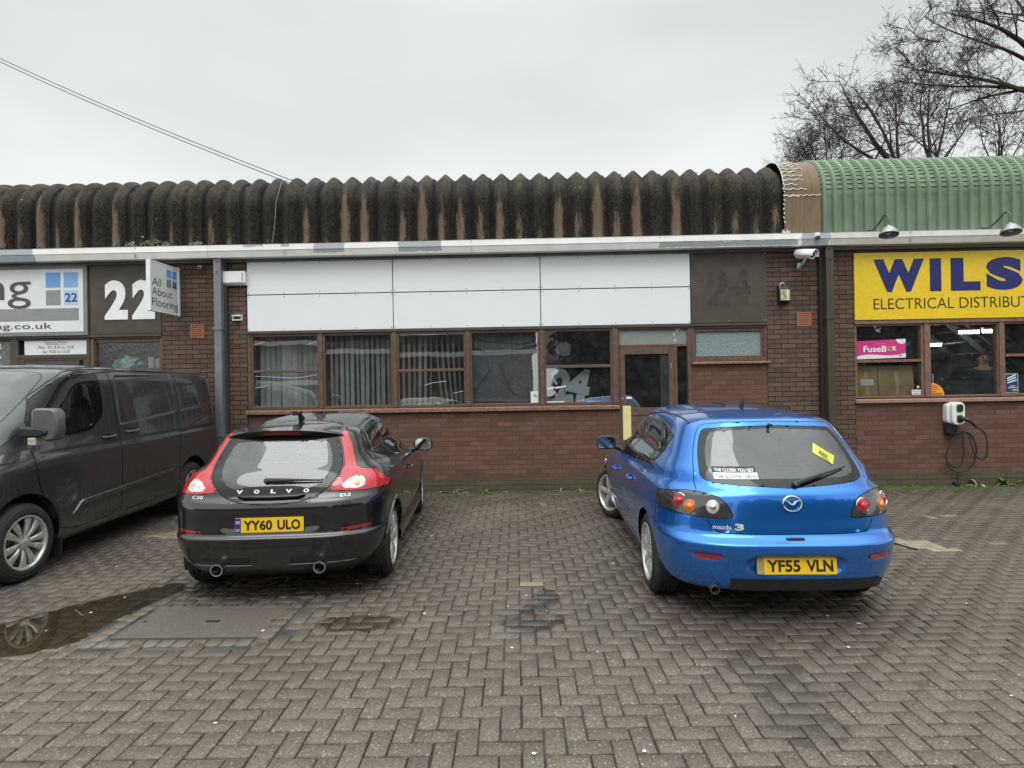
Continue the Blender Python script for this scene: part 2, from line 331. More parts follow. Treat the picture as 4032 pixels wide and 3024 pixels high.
# ------------------------------------------------------------------ ground, block paving, puddle
WALL_Y = 9.35
def build_ground():
    g = G(); g.add([(-400, -400, -.012), (400, -400, -.012), (400, 600, -.012), (-400, 600, -.012)], [(0, 1, 2, 3)])
    t = NT('dark jointing sand'); f = t.noise(45, 6, .7); f2 = t.noise(1.7, 4)
    t.set(col=t.mix(t.ramp(f2, .42, .66), t.mix(f, (.012, .011, .01), (.05, .046, .04)), t.mix(f, (.06, .055, .047), (.12, .11, .095))), rough=.9, nrm=t.bump(f, .5, .01))
    tag(g.build('ground', t.m), kind='structure')
    # herringbone block paving: real blocks with arrises, each a little out of level
    P = .1022; rnd = np.random.RandomState(5); x0, x1, y0, y1 = -11.5, 12.0, -1.2, 9.31
    hole = (-2.93, -1.62, 3.80, 4.62)
    blocks = []
    for j in range(int(y0 / P), int(y1 / P) + 1):
        for i in range(int(x0 / P), int(x1 / P) + 1):
            k = (i - j) % 4
            if k == 0: b = (i * P, (i + 2) * P, j * P, (j + 1) * P)
            elif k == 3: b = (i * P, (i + 1) * P, j * P, (j + 2) * P)
            else: continue
            if b[3] > y1 + .06: continue
            cx, cy = (b[0] + b[1]) / 2, (b[2] + b[3]) / 2
            if hole[0] < cx < hole[1] and hole[2] < cy < hole[3]: continue
            blocks.append((b, 0))
    # soldier course of square blocks around the recessed cover
    hx0, hx1, hy0, hy1 = -2.90, -1.66, 3.83, 4.60; nx = 12; ny = 7; sx = (hx1 - hx0) / nx; sy = (hy1 - hy0) / ny
    for a in range(nx):
        for row in (0, ny - 1): blocks.append(((hx0 + a * sx, hx0 + (a + 1) * sx, hy0 + row * sy, hy0 + (row + 1) * sy), 1))
    for a in range(1, ny - 1):
        for c in (0, nx - 1): blocks.append(((hx0 + c * sx, hx0 + (c + 1) * sx, hy0 + a * sy, hy0 + (a + 1) * sy), 1))
    B = np.array([b for b, _ in blocks]); kind = np.array([k for _, k in blocks]); n = len(B)
    rot = R(.6); gap = rnd.uniform(.0030, .0056, n)[:, None]; be = .0045
    cx = (B[:, 0] + B[:, 1]) / 2; cy = (B[:, 2] + B[:, 3]) / 2; hxw = (B[:, 1] - B[:, 0]) / 2; hyw = (B[:, 3] - B[:, 2]) / 2
    cx = cx + rnd.normal(0, .0012, n); cy = cy + rnd.normal(0, .0012, n)
    tw = rnd.normal(0, .006, n); tx = rnd.normal(0, .006, n); ty = rnd.normal(0, .006, n); dz = rnd.normal(0, .0011, n)
    sgn = np.array([(-1, -1), (1, -1), (1, 1), (-1, 1)])
    V = np.zeros((n, 12, 3))
    for lvl, (ins, z) in enumerate(((be, 0.), (0., -be), (0., -.018))):
        for c, (a, b_) in enumerate(sgn):
            lx = a * (hxw - gap[:, 0] - ins); ly = b_ * (hyw - gap[:, 0] - ins)
            X = cx + lx * np.cos(tw) - ly * np.sin(tw); Y = cy + lx * np.sin(tw) + ly * np.cos(tw)
            V[:, lvl * 4 + c, 0] = X; V[:, lvl * 4 + c, 1] = Y; V[:, lvl * 4 + c, 2] = z + dz + lx * tx + ly * ty
    # slight wear dips where cars roll and a shallow low place for the puddle
    sink = .0075 * np.exp(-(((V[..., 0] + 3.25) / .38) ** 2 + ((V[..., 1] - 4.3) / .75) ** 2)); V[..., 2] -= sink
    pc = np.array([(0, 1, 2, 3)] + [(c, c + 4, (c + 1) % 4 + 4, (c + 1) % 4) for c in range(4)] + [(c + 4, c + 8, (c + 1) % 4 + 8, (c + 1) % 4 + 4) for c in range(4)])
    F = (pc[None] + (np.arange(n) * 12)[:, None, None]).reshape(-1, 4)
    me = bpy.data.meshes.new('paving'); me.vertices.add(n * 12); me.vertices.foreach_set('co', V.reshape(-1))
    me.loops.add(len(F) * 4); me.loops.foreach_set('vertex_index', F[:, ::-1].reshape(-1)); me.polygons.add(len(F)); me.polygons.foreach_set('loop_start', np.arange(len(F)) * 4)
    tone = rnd.normal(.5, .10, n)
    # a few replaced or limed paler blocks, as in the photograph
    pale = np.zeros(n)
    for px, py, r, a in ((.075, 5.62, .05, .8), (.08, 4.93, .06, .7), (-.05, 5.0, .0, 0), (.1, 6.4, .05, .5), (3.98, 5.98, .2, .9), (4.1, 5.82, .14, .8), (5.0, 7.2, .08, .5), (5.2, 7.15, .08, .6), (4.76, 6.0, .1, .4), (-4.0, 6.85, .2, .7), (.35, 8.2, .08, .5)):
        d = np.hypot(cx - px, cy - py); pale = np.maximum(pale, a * (d < r))
    pale = np.where(kind == 1, np.maximum(pale, rnd.uniform(.02, .28, n)), pale)
    at = me.attributes.new('block_tone', 'FLOAT', 'FACE'); at.data.foreach_set('value', np.repeat(tone, 9)); ap = me.attributes.new('pale', 'FLOAT', 'FACE'); ap.data.foreach_set('value', np.repeat(pale, 9))
    me.update(); me.validate()
    t = NT('concrete block paving'); an = t.n('Attribute', attribute_name='block_tone').outputs['Fac']; pn = t.n('Attribute', attribute_name='pale').outputs['Fac']
    co = t.coord(); agg = t.n('TexVoronoi'); agg.inputs['Scale'].default_value = 115; t.L.new(co, agg.inputs['Vector'])
    fine = t.noise(130, 5, .7); mid = t.noise(9, 5, .6); big = t.noise(.7, 4, .55)
    c = t.mix(t.ramp(an, 0, 1, smooth=False), (.106, .086, .069), (.180, .149, .122))
    c = t.mix(t.ramp(t.noise(62, 4, .7), .42, .62, 0, .6), c, (.045, .037, .031))
    c = t.mix(t.ramp(agg.outputs['Color'], .80, .9, 0, .62), c, (.33, .30, .265))
    c = t.mix(t.ramp(mid, .45, .75, 0, .35), c, (.08, .068, .056))
    c = t.mix(t.ramp(big, .42, .68, 0, .32), c, (.08, .07, .056))
    c = t.mix(pn, c, t.mix(fine, (.22, .19, .13), (.36, .32, .24)))
    # damp and oil stains, broad darker areas near the cars, green by the wall
    s = t.n('SeparateXYZ'); t.L.new(co, s.inputs[0])
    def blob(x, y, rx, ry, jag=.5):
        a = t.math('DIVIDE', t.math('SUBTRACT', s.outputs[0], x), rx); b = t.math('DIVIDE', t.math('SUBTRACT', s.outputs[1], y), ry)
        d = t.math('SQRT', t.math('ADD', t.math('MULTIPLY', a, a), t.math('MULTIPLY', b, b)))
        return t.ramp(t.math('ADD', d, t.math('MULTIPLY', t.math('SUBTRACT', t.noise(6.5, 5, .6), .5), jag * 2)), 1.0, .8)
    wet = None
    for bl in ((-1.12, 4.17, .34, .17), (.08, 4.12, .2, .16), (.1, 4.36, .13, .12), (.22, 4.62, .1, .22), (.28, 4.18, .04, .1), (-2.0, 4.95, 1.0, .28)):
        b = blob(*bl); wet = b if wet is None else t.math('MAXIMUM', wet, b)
    wet = t.math('MAXIMUM', wet, t.math('MULTIPLY', t.math('MAXIMUM', blob(1.40, 3.4, .22, .6, .8), t.math('MAXIMUM', blob(1.36, 2.85, .22, .2, .6), blob(1.5, 4.1, .8, .35, .9))), .5)); wet = t.math('MAXIMUM', wet, t.math('MULTIPLY', t.math('MAXIMUM', blob(-2.0, 4.95, 1.5, .55, .6), blob(1.9, 4.3, 1.5, .75, .6)), .42))  # broad ragged areas, darker and smoother, at both car rears
    damp = t.math('MULTIPLY', t.ramp(s.outputs[1], 2.9, 4.3), t.ramp(t.noise(1.1, 6, .62), .34, .58)); wet = t.math('MAXIMUM', wet, t.math('MULTIPLY', damp, .40))  # noisy darker, smoother area growing from the foreground towards the cars
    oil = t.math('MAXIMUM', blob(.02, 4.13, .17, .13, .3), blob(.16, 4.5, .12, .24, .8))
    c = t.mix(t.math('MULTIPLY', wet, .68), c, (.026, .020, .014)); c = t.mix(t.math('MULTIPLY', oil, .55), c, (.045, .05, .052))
    gr = t.math('MULTIPLY', t.ramp(s.outputs[1], 7.6, 9.3), t.ramp(t.noise(2.2, 6, .65), .40, .64)); gr = t.math('MAXIMUM', gr, t.math('MULTIPLY', blob(4.05, 8.75, .9, .35, 1.), .9))
    c = t.mix(t.math('MULTIPLY', gr, .62), c, (.05, .062, .02))
    rough = t.math('SUBTRACT', t.ramp(mid, .3, .7, .46, .62), t.math('MULTIPLY', wet, .34))
    h = t.math('ADD', t.math('MULTIPLY', fine, .6), t.math('MULTIPLY', agg.outputs['Distance'], .5))
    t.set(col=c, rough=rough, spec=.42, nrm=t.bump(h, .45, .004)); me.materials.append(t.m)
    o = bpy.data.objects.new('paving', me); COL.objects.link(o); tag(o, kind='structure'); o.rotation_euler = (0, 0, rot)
    # puddle lying in the low place by the van
    pud = [(-4.1, 3.75), (-3.86, 4.08), (-3.68, 4.36), (-3.54, 4.54), (-3.42, 4.72), (-3.25, 4.86), (-3.12, 4.98), (-2.98, 5.1), (-2.86, 4.98), (-2.86, 4.78), (-2.95, 4.5), (-2.98, 4.30), (-3.0, 4.1), (-2.98, 3.92), (-3.05, 3.79), (-3.18, 3.70), (-3.45, 3.64), (-3.8, 3.62)]
    rr = random.Random(4); pts = chaikin(pud, 2); pts = [(x + rr.uniform(-.022, .022), y + rr.uniform(-.03, .03)) for x, y in pts]
    g = G(); g.add([(x, y, .0016) for x, y in pts], [tuple(range(len(pts)))])
    t = NT('puddle water'); t.N.remove(t.b); fz = schlick(t, .02)
    tr = t.n('BsdfTransparent'); tr.inputs[0].default_value = (.60, .56, .46, 1); gs = t.n('BsdfGlossy'); gs.inputs['Roughness'].default_value = .01
    mx = t.n('MixShader'); t.L.new(t.math('MULTIPLY', fz, 2.0, True), mx.inputs[0]); t.L.new(tr.outputs[0], mx.inputs[1]); t.L.new(gs.outputs[0], mx.inputs[2]); t.L.new(mx.outputs[0], t.out.inputs[0])
    tag(g.build('puddle', t.m), kind='structure')
    # recessed tray cover
    e = empty('drain_cover', (-2.28, 4.2, 0), 'dark recessed concrete tray cover set in the block paving behind the black hatchback', 'drain cover')
    g = G(); g.box(-2.79, -1.77, 3.945, 4.49, -.02, -.001); 
    t = NT('wet concrete infill'); f = t.noise(120, 6, .75); ag = t.n('TexVoronoi'); ag.inputs['Scale'].default_value = 120; t.L.new(t.coord(), ag.inputs['Vector'])
    t.set(col=t.mix(t.ramp(ag.outputs['Color'], .6, .9, 0, .5), t.mix(f, (.055, .046, .038), (.135, .115, .097)), (.24, .21, .18)), rough=.55, nrm=t.bump(f, .5, .004))
    g.build('lid', t.m, e, world=True)
    g = G(); g.box(-2.30, -2.2, 4.20, 4.235, -.004, .001); g.box(-2.76, -2.735, 4.21, 4.235, -.004, .001); g.box(-1.83, -1.805, 4.21, 4.235, -.004, .001); g.each('keyhole', M['dark'], e, world=True)
    g = G()
    for a, b, c_, d in ((-2.798, -2.79, 3.937, 4.498), (-1.77, -1.762, 3.937, 4.498), (-2.79, -1.77, 3.937, 3.945), (-2.79, -1.77, 4.49, 4.498)): g.box(a, b, c_, d, -.02, .002)
    g.build('frame', simple('dull worn frame', (.12, .105, .09), .6), e, world=True)
    # litter: blown petals and chips, uncountable
    g = G(); rr = random.Random(9)
    for _ in range(420):
        x = rr.uniform(-6, 8); y = 1.2 + 8 * rr.random() ** 1.1; s_ = rr.choice((.004, .005, .006, .008, .014)) * rr.uniform(.7, 1.3); a = rr.uniform(0, 6.28); z = .0035
        p = [(x + s_ * math.cos(a + k * 1.25) * rr.uniform(.6, 1), y + s_ * math.sin(a + k * 1.25) * rr.uniform(.6, 1), z + rr.uniform(0, .003)) for k in range(5)]
        g.add(p, [(0, 1, 2, 3, 4)])
    tag(g.build('litter', simple('pale litter', (.62, .6, .54), .7)), 'small pale petals and chips scattered over the block paving', 'litter', kind='stuff')
def chaikin(p, n=2, closed=True):
    p = [tuple(q) for q in p]
    for _ in range(n):
        o = []; m = len(p)
        for i in range(m if closed else m - 1):
            a, b = p[i], p[(i + 1) % m]; o += [tuple(.75 * x + .25 * y for x, y in zip(a, b)), tuple(.25 * x + .75 * y for x, y in zip(a, b))]
        p = o if closed else [p[0]] + o + [p[-1]]
    return p
build_ground()
# ------------------------------------------------------------------ the terrace: three brick units
UG = 'units of the brick terrace'
UX = (-13.0, -4.86, 4.845, 13.0)
unit_l = empty('industrial_unit', (-8.8508, WALL_Y, 0), 'brick unit numbered 22 behind the dark grey van', 'building', UG)
unit_m = empty('industrial_unit', (0, WALL_Y, 0), 'brick unit with blank white fascia panels and dark mossy roof behind the two cars', 'building', UG)
unit_r = empty('industrial_unit', (9, WALL_Y, 0), 'brick unit with green curved metal roof and a yellow sign', 'building', UG)

def wall_with_holes(g, x0, x1, z0, z1, Y, th, holes):
    xs = sorted({x0, x1, *[h[0] for h in holes], *[h[1] for h in holes]}); zs = sorted({z0, z1, *[h[2] for h in holes], *[h[3] for h in holes]})
    for a, b in zip(xs, xs[1:]):
        for c, d in zip(zs, zs[1:]):
            mx, mz = (a + b) / 2, (c + d) / 2
            if any(h[0] < mx < h[1] and h[2] < mz < h[3] for h in holes): continue
            g.box(a, b, Y, Y + th, c, d)
PY = WALL_Y - .018        # piers stand a little proud
def brick_wall(name, parent, x0, x1, z0, z1, Y, mat, th=.3):
    g = G(); g.box(x0, x1, Y, Y + th, z0, z1); return wb(g, name, mat, parent)
# left unit
brick_wall('wall', unit_l, -13, -5.732, -.2, 1.236, WALL_Y, M['brick_wall'])
brick_wall('pier', unit_l, -5.731, -4.861, -.2, 3.80, PY, M['brick_pier'])
# middle unit
brick_wall('pier', unit_m, -4.859, -4.366, -.2, 3.80, PY, M['brick_pier'])
brick_wall('wall', unit_m, -4.365, 1.517, -.2, 1.236, WALL_Y, M['brick_wall'])
brick_wall('wall', unit_m, 2.664, 3.849, -.2, 1.913, WALL_Y, M['brick_wall'])
brick_wall('pier', unit_m, 3.85, 4.844, -.2, 3.80, PY, M['brick_pier'])
# right unit
brick_wall('pier', unit_r, 4.846, 5.199, -.2, 3.80, PY, M['brick_pier'])
brick_wall('wall', unit_r, 5.2, 13, -.2, 1.262, WALL_Y, M['brick_wall'])
# projecting brick plinth courses with open joints
def plinth(parent, x0, x1, gaps):
    g = G(); xs = [x0] + gaps + [x1]
    for a, b in zip(xs, xs[1:]): g.box(a + .004, b - .004, WALL_Y - .012, WALL_Y, .07, .165)
    g.box(x0, x1, WALL_Y - .022, WALL_Y, -.2, .066); wb(g, 'plinth', M['plinth'], parent)
M['plinth'] = mat_brick('damp plinth brick', (.10, .075, .058), (.16, .118, .092), (.05, .042, .03), rake=False, off=(.1, -.02))
plinth(unit_m, -4.36, 1.515, [-3.6, -2.9, -2.2, -1.14, -.57, .12]); plinth(unit_r, 5.2, 12, [5.48, 6.13, 6.79, 7.5, 8.1])

def frame_rect(g, x0, x1, z0, z1, w, y0, y1, m=None):
    ws = w if isinstance(w, tuple) else (w, w, w, w)       # left right bottom top
    g.box(x0, x0 + ws[0], y0, y1, z0, z1, m); g.box(x1 - ws[1], x1, y0, y1, z0, z1, m)
    g.box(x0 + ws[0], x1 - ws[1], y0, y1, z0, z0 + ws[2], m); g.box(x0 + ws[0], x1 - ws[1], y0, y1, z1 - ws[3], z1, m)
def pane(parent, x0, x1, z0, z1, Y, name='pane', mat=None, tilt=0.):
    g = G(); nx, nz = 6, 6
    g.add([(x0 + (x1 - x0) * i / nx, Y + tilt * (j / nz), z0 + (z1 - z0) * j / nz) for j in range(nz + 1) for i in range(nx + 1)], [(j * 7 + i, j * 7 + i + 1, j * 7 + i + 8, j * 7 + i + 7) for j in range(nz) for i in range(nx)])
    return wb(g, name, mat or M['window_glass'], parent, smooth=True)
FY = WALL_Y - .004
def window(parent, x0, x1, z0, z1, rail=None, mat=None, fw=(.03, .03, .045, .04), tilt=(0, 0)):
    """timber window; rail = height of the meeting rail, the lower light hinged out a touch"""
    mat = mat or M['brown_wood']; g = G(); frame_rect(g, x0, x1, z0, z1, fw, FY, FY + .10)
    if rail: g.box(x0 + fw[0], x1 - fw[1], FY - .012, FY + .07, rail - .022, rail + .02)
    f = wb(g, 'window', mat, parent, bev=.004)
    a, b, c, d = x0 + fw[0], x1 - fw[1], z0 + fw[2], z1 - fw[3]
    if rail:
        pane(f, a, b, rail + .02, d, FY + .035, tilt=tilt[0]); pane(f, a, b, c, rail - .022, FY + .03, tilt=tilt[1])
    else: pane(f, a, b, c, d, FY + .04, tilt=tilt[0])
    return f
def mullion(parent, x0, x1, z0, z1, mat=None):
    g = G(); g.box(x0, x1, FY - .018, FY + .1, z0, z1); return wb(g, 'mullion', mat or M['brown_wood'], parent, bev=.006)
def sill(parent, x0, x1, ztop, zbot, mat=None):
    g = G(); Y = WALL_Y
    g.prism([(Y + .1, ztop + .012), (Y - .052, ztop - .012), (Y - .06, ztop - .02), (Y - .06, zbot), (Y + .1, zbot)], lambda y, z: (x0, y, z), lambda y, z: (x1, y, z)); return wb(g, 'sill', mat or M['brown_wood_l'], parent, bev=.004)
# --- middle unit windows
ZT, ZB, RAIL = 2.515, 1.312, 1.92
g = G(); g.box(-4.365, 3.849, FY - .03, FY + .1, ZT, 2.556); wb(g, 'window_head', M['brown_panel'], unit_m, bev=.004)
g = G(); g.box(-4.364, -4.31, FY - .01, FY + .1, ZB, ZT); wb(g, 'mullion', M['brown_wood'], unit_m, bev=.005)
W5 = [(-4.309, -3.222, RAIL, (-.006, .02)), (-3.158, -2.05, None, (.0, 0)), (-1.977, -.89, 1.9, (.003, -.004)), (-.82, .282, None, (.004, 0)), (.352, 1.423, RAIL, (-.035, .004))]
for x0, x1, r, tl in W5: window(unit_m, x0, x1, ZB, ZT, r, tilt=tl)
for a, b in ((-3.221, -3.159), (-2.049, -1.978), (-.889, -.821), (.283, .351), (1.424, 1.517)): mullion(unit_m, a, b, ZB, ZT)
sill(unit_m, -4.39, 1.519, 1.311, 1.237)
# door bay
g = G(); frame_rect(g, 1.518, 2.664, -.05, ZT, (.02, .055, .0, .03), FY, FY + .1); g.box(1.538, 2.609, FY - .004, FY + .1, 2.207, 2.247); g.box(2.395, 2.44, FY - .006, FY + .1, -.05, 2.207)
fr = wb(g, 'door_frame', M['brown_wood'], unit_m, bev=.004)
pane(fr, 2.44, 2.609, .12, 2.207, FY + .04)
g = G(); g.box(1.538, 2.609, FY + .05, FY + .06, 2.247, 2.485); wb(g, 'transom_panel', simple('white transom board', (.84, .84, .82), .5, var=.06), fr)
pane(fr, 1.538, 2.609, 2.247, 2.485, FY + .03)
g = G(); frame_rect(g, 1.541, 2.393, -.03, 2.203, (.078, .085, .0, .11), FY - .004, FY + .05); g.box(1.619, 2.308, FY - .003, FY + .05, 1.13, 1.25); g.box(1.619, 2.308, FY + .006, FY + .04, -.03, 1.13)
door = wb(g, 'door', M['brown_wood'], unit_m, bev=.004)
pane(door, 1.619, 2.308, 1.25, 2.093, FY + .02)
g = G()
for k in range(-16, 40):          # diamond wire glass strip at the hinge side
    z = 1.25 + k * .035
    for s_ in (1, -1):
        pts = []
        for q in range(0, 11):
            x = 2.19 + .0116 * q; zz = z + s_ * .0116 * q * 1.5 + (0 if s_ > 0 else .17)
            if 1.252 < zz < 2.09: pts.append((x, FY + .028, zz))
        if len(pts) > 1: g.tube(pts, .0022, 4)
g.box(2.186, 2.192, FY + .024, FY + .03, 1.252, 2.09); wb(g, 'wire_mesh', M['steel'], door)
g = G(); g.box(1.575, 1.70, FY - .012, FY - .005, .75, 1.285); wb(g, 'push_plate', M['yellow_card'], door)
g = G(); g.box(1.63, 1.715, FY - .012, FY + .018, 1.395, 1.425); wb(g, 'label', M['white_ink'], door)
g = G(); g.lathe([(0, -.012), (.012, -.012), (.014, 0)], (1.572, FY - .004, 1.405), (0, -1, 0), 12); g.box(1.565, 1.579, FY - .012, FY - .003, 1.385, 1.425); wb(g, 'lock', M['chrome'], door)
g = G(); g.box(2.335, 2.35, FY - .012, FY - .003, 1.86, 1.95); g.box(2.335, 2.35, FY - .012, FY - .003, .3, .39); wbe(g, 'hinge', M['steel'], door)
# small high window right of the door
g = G(); frame_rect(g, 2.666, 3.848, 1.966, ZT, (.05, .05, .05, .035), FY, FY + .1); hw = wb(g, 'window', M['brown_wood'], unit_m, bev=.004)
g = G(); frame_rect(g, 2.716, 3.798, 2.016, 2.48, (.03, .03, .03, .05), FY + .02, FY + .08); wb(g, 'sash', M['brown_wood'], hw, bev=.003)
t = NT('obscured glass'); nz = t.noise(26, 4, .6, t.coord(scale=(1.6, 1, .8)), .6); t.set(col=t.mix(nz, (.13, .18, .175), (.30, .37, .37)), rough=.12, nrm=t.bump(nz, .8, .02), spec=.6); M['obscured'] = t.m
t = NT('dark obscured glass'); nz = t.noise(26, 4, .6, t.coord(scale=(1.6, 1, .5)), .6); t.N.remove(t.b); tr = t.n('BsdfTransparent'); tr.inputs[0].default_value = (.55, .6, .56, 1); gs = t.n('BsdfGlossy'); gs.inputs['Roughness'].default_value = .12; t.L.new(t.bump(nz, .8, .02), gs.inputs['Normal']); mx = t.n('MixShader'); mx.inputs[0].default_value = .16; t.L.new(tr.outputs[0], mx.inputs[1]); t.L.new(gs.outputs[0], mx.inputs[2]); t.L.new(mx.outputs[0], t.out.inputs[0]); M['obscured_d'] = t.m
pane(hw, 2.746, 3.768, 2.046, 2.43, FY + .05, mat=M['obscured'])
sill(unit_m, 2.66, 3.87, 1.966, 1.916)
# --- fascia: six white panels and the number board
def panel(parent, x0, x1, z0, z1, mat, name='fascia_panel', Y=WALL_Y - .03, screws=True):
    g = G(); g.box(x0, x1, Y, Y + .02, z0, z1); p = wb(g, name, mat, parent, bev=.002)
    if screws:
        g = G(); n = max(2, int(round((x1 - x0) / .58)) + 1)
        for i in range(n):
            for z in (z0 + .028, z1 - .028): g.lathe([(0, .003), (.008, .003), (.010, 0)], (x0 + .02 + (x1 - x0 - .04) * i / (n - 1), Y, z), (0, -1, 0), 8)
        wbe(g, 'screw', M['steel'], p)
    return p
t = NT('white fascia board'); f = t.noise(2.2, 5); st = t.noise(5, 5, .6, t.coord(scale=(9, 1, .35)))
t.set(col=t.mix(t.ramp(st, .62, .85, 0, .35), t.mix(f, (.74, .76, .77), (.80, .82, .825)), (.5, .5, .47)), rough=.38); M['fascia_white'] = t.m
for a, b in ((-4.345, -2.03), (-2.016, .302), (.316, 2.652)):
    panel(unit_m, a, b, 3.146, 3.662, M['fascia_white']); panel(unit_m, a, b, 2.562, 3.130, M['fascia_white'])
g = G(); g.box(-4.365, 3.849, WALL_Y - .009, WALL_Y + .2, 2.557, 3.80); wb(g, 'fascia_backing', M['brown_panel'], unit_m)
p = panel(unit_m, 2.664, 3.846, 2.566, 3.67, M['brown_panel'], 'number_panel')
v, f = text_fit('24', 2.93, 3.6, 2.83, 3.40, bold=.06); g = G(); g.add([(x, WALL_Y - .0315, z) for x, z in v], f); wb(g, 'faded_numeral', simple('sooty ghost of numerals', (.045, .036, .028), .6, var=.35, scale=9), p)
# --- left unit
g = G(); g.box(-13, -5.733, FY - .03, FY + .1, 2.512, 2.556); wb(g, 'window_head', M['brown_panel'], unit_l, bev=.004)
g = G(); g.box(-13, -5.733, WALL_Y - .009, WALL_Y + .2, 2.557, 3.80); wb(g, 'fascia_backing', M['brown_panel'], unit_l)
p22 = panel(unit_l, -6.88, -5.735, 2.562, 3.69, M['brown_panel'], 'number_panel', screws=False)
g = G()
for (a, b) in ((-6.636, -6.262), (-6.19, -5.823)):
    pass
for (a, b) in ((-6.634, -6.26), (-6.188, -5.822)):
    g = G(); v, f = text_fit('2', *[ad(q, 0, 9.31)[0] for q in (a, b)], *[ad(0, q, 9.31)[1] for q in (2.793, 3.422)], bold=.05); g.add([(x - .03, WALL_Y - .034, z) for x, z in v], f)
    num = wb(g, 'numeral', M['white_ink'], p22)
    md = num.modifiers.new('thick', 'SOLIDIFY'); md.thickness = .012; md.offset = 0
# left unit glazing: shop window with lettering, door with hours sign, obscured window
sill(unit_l, -13, -5.74, 1.311, 1.237)
g = G(); frame_rect(g, -6.9, -5.74, ZB, 2.512, (.06, .04, .045, .03), FY, FY + .1); ow = wb(g, 'window', M['brown_wood'], unit_l, bev=.004)
g = G(); frame_rect(g, -6.84, -5.78, ZB + .05, 2.48, (.02, .02, .02, .05), FY + .02, FY + .08); wb(g, 'sash', M['brown_wood'], ow, bev=.003)
pane(ow, -6.82, -5.80, ZB + .06, 2.43, FY + .05, mat=M['obscured_d'])
g = G(); frame_rect(g, -8.16, -6.91, -.05, 2.512, (.09, .055, 0, .03), FY, FY + .1); g.box(-8.07, -6.965, FY - .002, FY + .1, 2.19, 2.25); dfr = wb(g, 'door_frame', M['brown_panel'], unit_l, bev=.004)
g = G(); frame_rect(g, -8.068, -6.967, -.03, 2.188, (.09, .05, .1, .03), FY + .005, FY + .05); g.box(-7.978, -7.13, FY + .012, FY + .045, .07, 2.158); g.box(-7.13, -7.09, FY + .008, FY + .05, .07, 2.158); dl = wb(g, 'door', M['brown_panel'], unit_l, bev=.003)
pane(dl, -7.09, -7.017, .07, 2.158, FY + .03)
g = G(); g.box(-8.05, -6.955, FY + .06, FY + .08, 2.25, 2.482); wb(g, 'transom_backing', M['dark'], dfr)
g = G(); g.box(-7.985, -6.972, FY + .02, FY + .032, 2.252, 2.482)
hs = wb(g, 'opening_hours_sign', M['sign_white'], None); tag(hs, 'small white opening hours board over the brown door above the van', 'sign')
for s_, a, b, c, d in (('Opening Hours', -7.66, -7.29, 2.43, 2.466), ('Mon - Fri  8:30 to 16:00', -7.76, -7.18, 2.345, 2.395), ('Sat  9:00 to 12:30', -7.69, -7.25, 2.275, 2.325)):
    wb(wall_text(s_, a, b, c, d, FY + .0185, ref='H0'), 'lettering', M['ink_grey'], hs)
g = G(); g.box(-7.64, -7.31, FY + .0185, FY + .0195, 2.412, 2.417); wb(g, 'underline', M['ink_grey'], hs)
g = G(); frame_rect(g, -13, -8.161, ZB, 2.512, (.05, .05, .045, .03), FY, FY + .1); sw = wb(g, 'window', M['brown_panel'], unit_l, bev=.004)
g = G(); g.box(-12.95, -8.212, FY + .03, FY + .04, ZB + .046, 2.482); wpanel = wb(g, 'window_graphic', simple('grey window film', (.13, .135, .13), .3), sw)
for s_, b, c, d in (('TER', -8.36, 2.355, 2.445), ('ers', -8.375, 2.205, 2.25), ('ne', -8.39, 2.085, 2.125)):
    w = {'TER': .25, 'ers': .17, 'ne': .12}[s_]; wb(wall_text(s_, b - w, b, c, d, FY + .028), 'lettering', M['white_ink'], wpanel)
# --- right unit glazing
RZT, RZB = 2.5, 1.345
wd = simple('pink brown timber', (.19, .105, .08), .45, var=.2, scale=16, bump=.12)
g = G(); g.box(5.2, 13, FY - .03, FY + .1, RZT, 2.556); wb(g, 'window_head', wd, unit_r, bev=.004)
g = G(); g.box(5.2, 13, WALL_Y - .009, WALL_Y + .2, 2.557, 3.80); wb(g, 'fascia_backing', M['brown_panel'], unit_r)
window(unit_r, 5.205, 6.273, RZB, RZT, 1.922, wd, (.035, .04, .03, .03)); window(unit_r, 6.362, 7.428, RZB, RZT, None, wd, (.02, .02, .03, .03)); window(unit_r, 7.505, 8.57, RZB, RZT, 1.98, wd, (.02, .03, .04, .03)); window(unit_r, 8.65, 9.7, RZB, RZT, None, wd, (.02, .02, .03, .03))
for a, b in ((6.274, 6.361), (7.429, 7.504), (8.571, 8.649)): mullion(unit_r, a, b, RZB, RZT, wd)
sill(unit_r, 5.19, 13, 1.335, 1.268, simple('pink timber sill', (.30, .18, .14), .4, var=.2, scale=16, bump=.1))
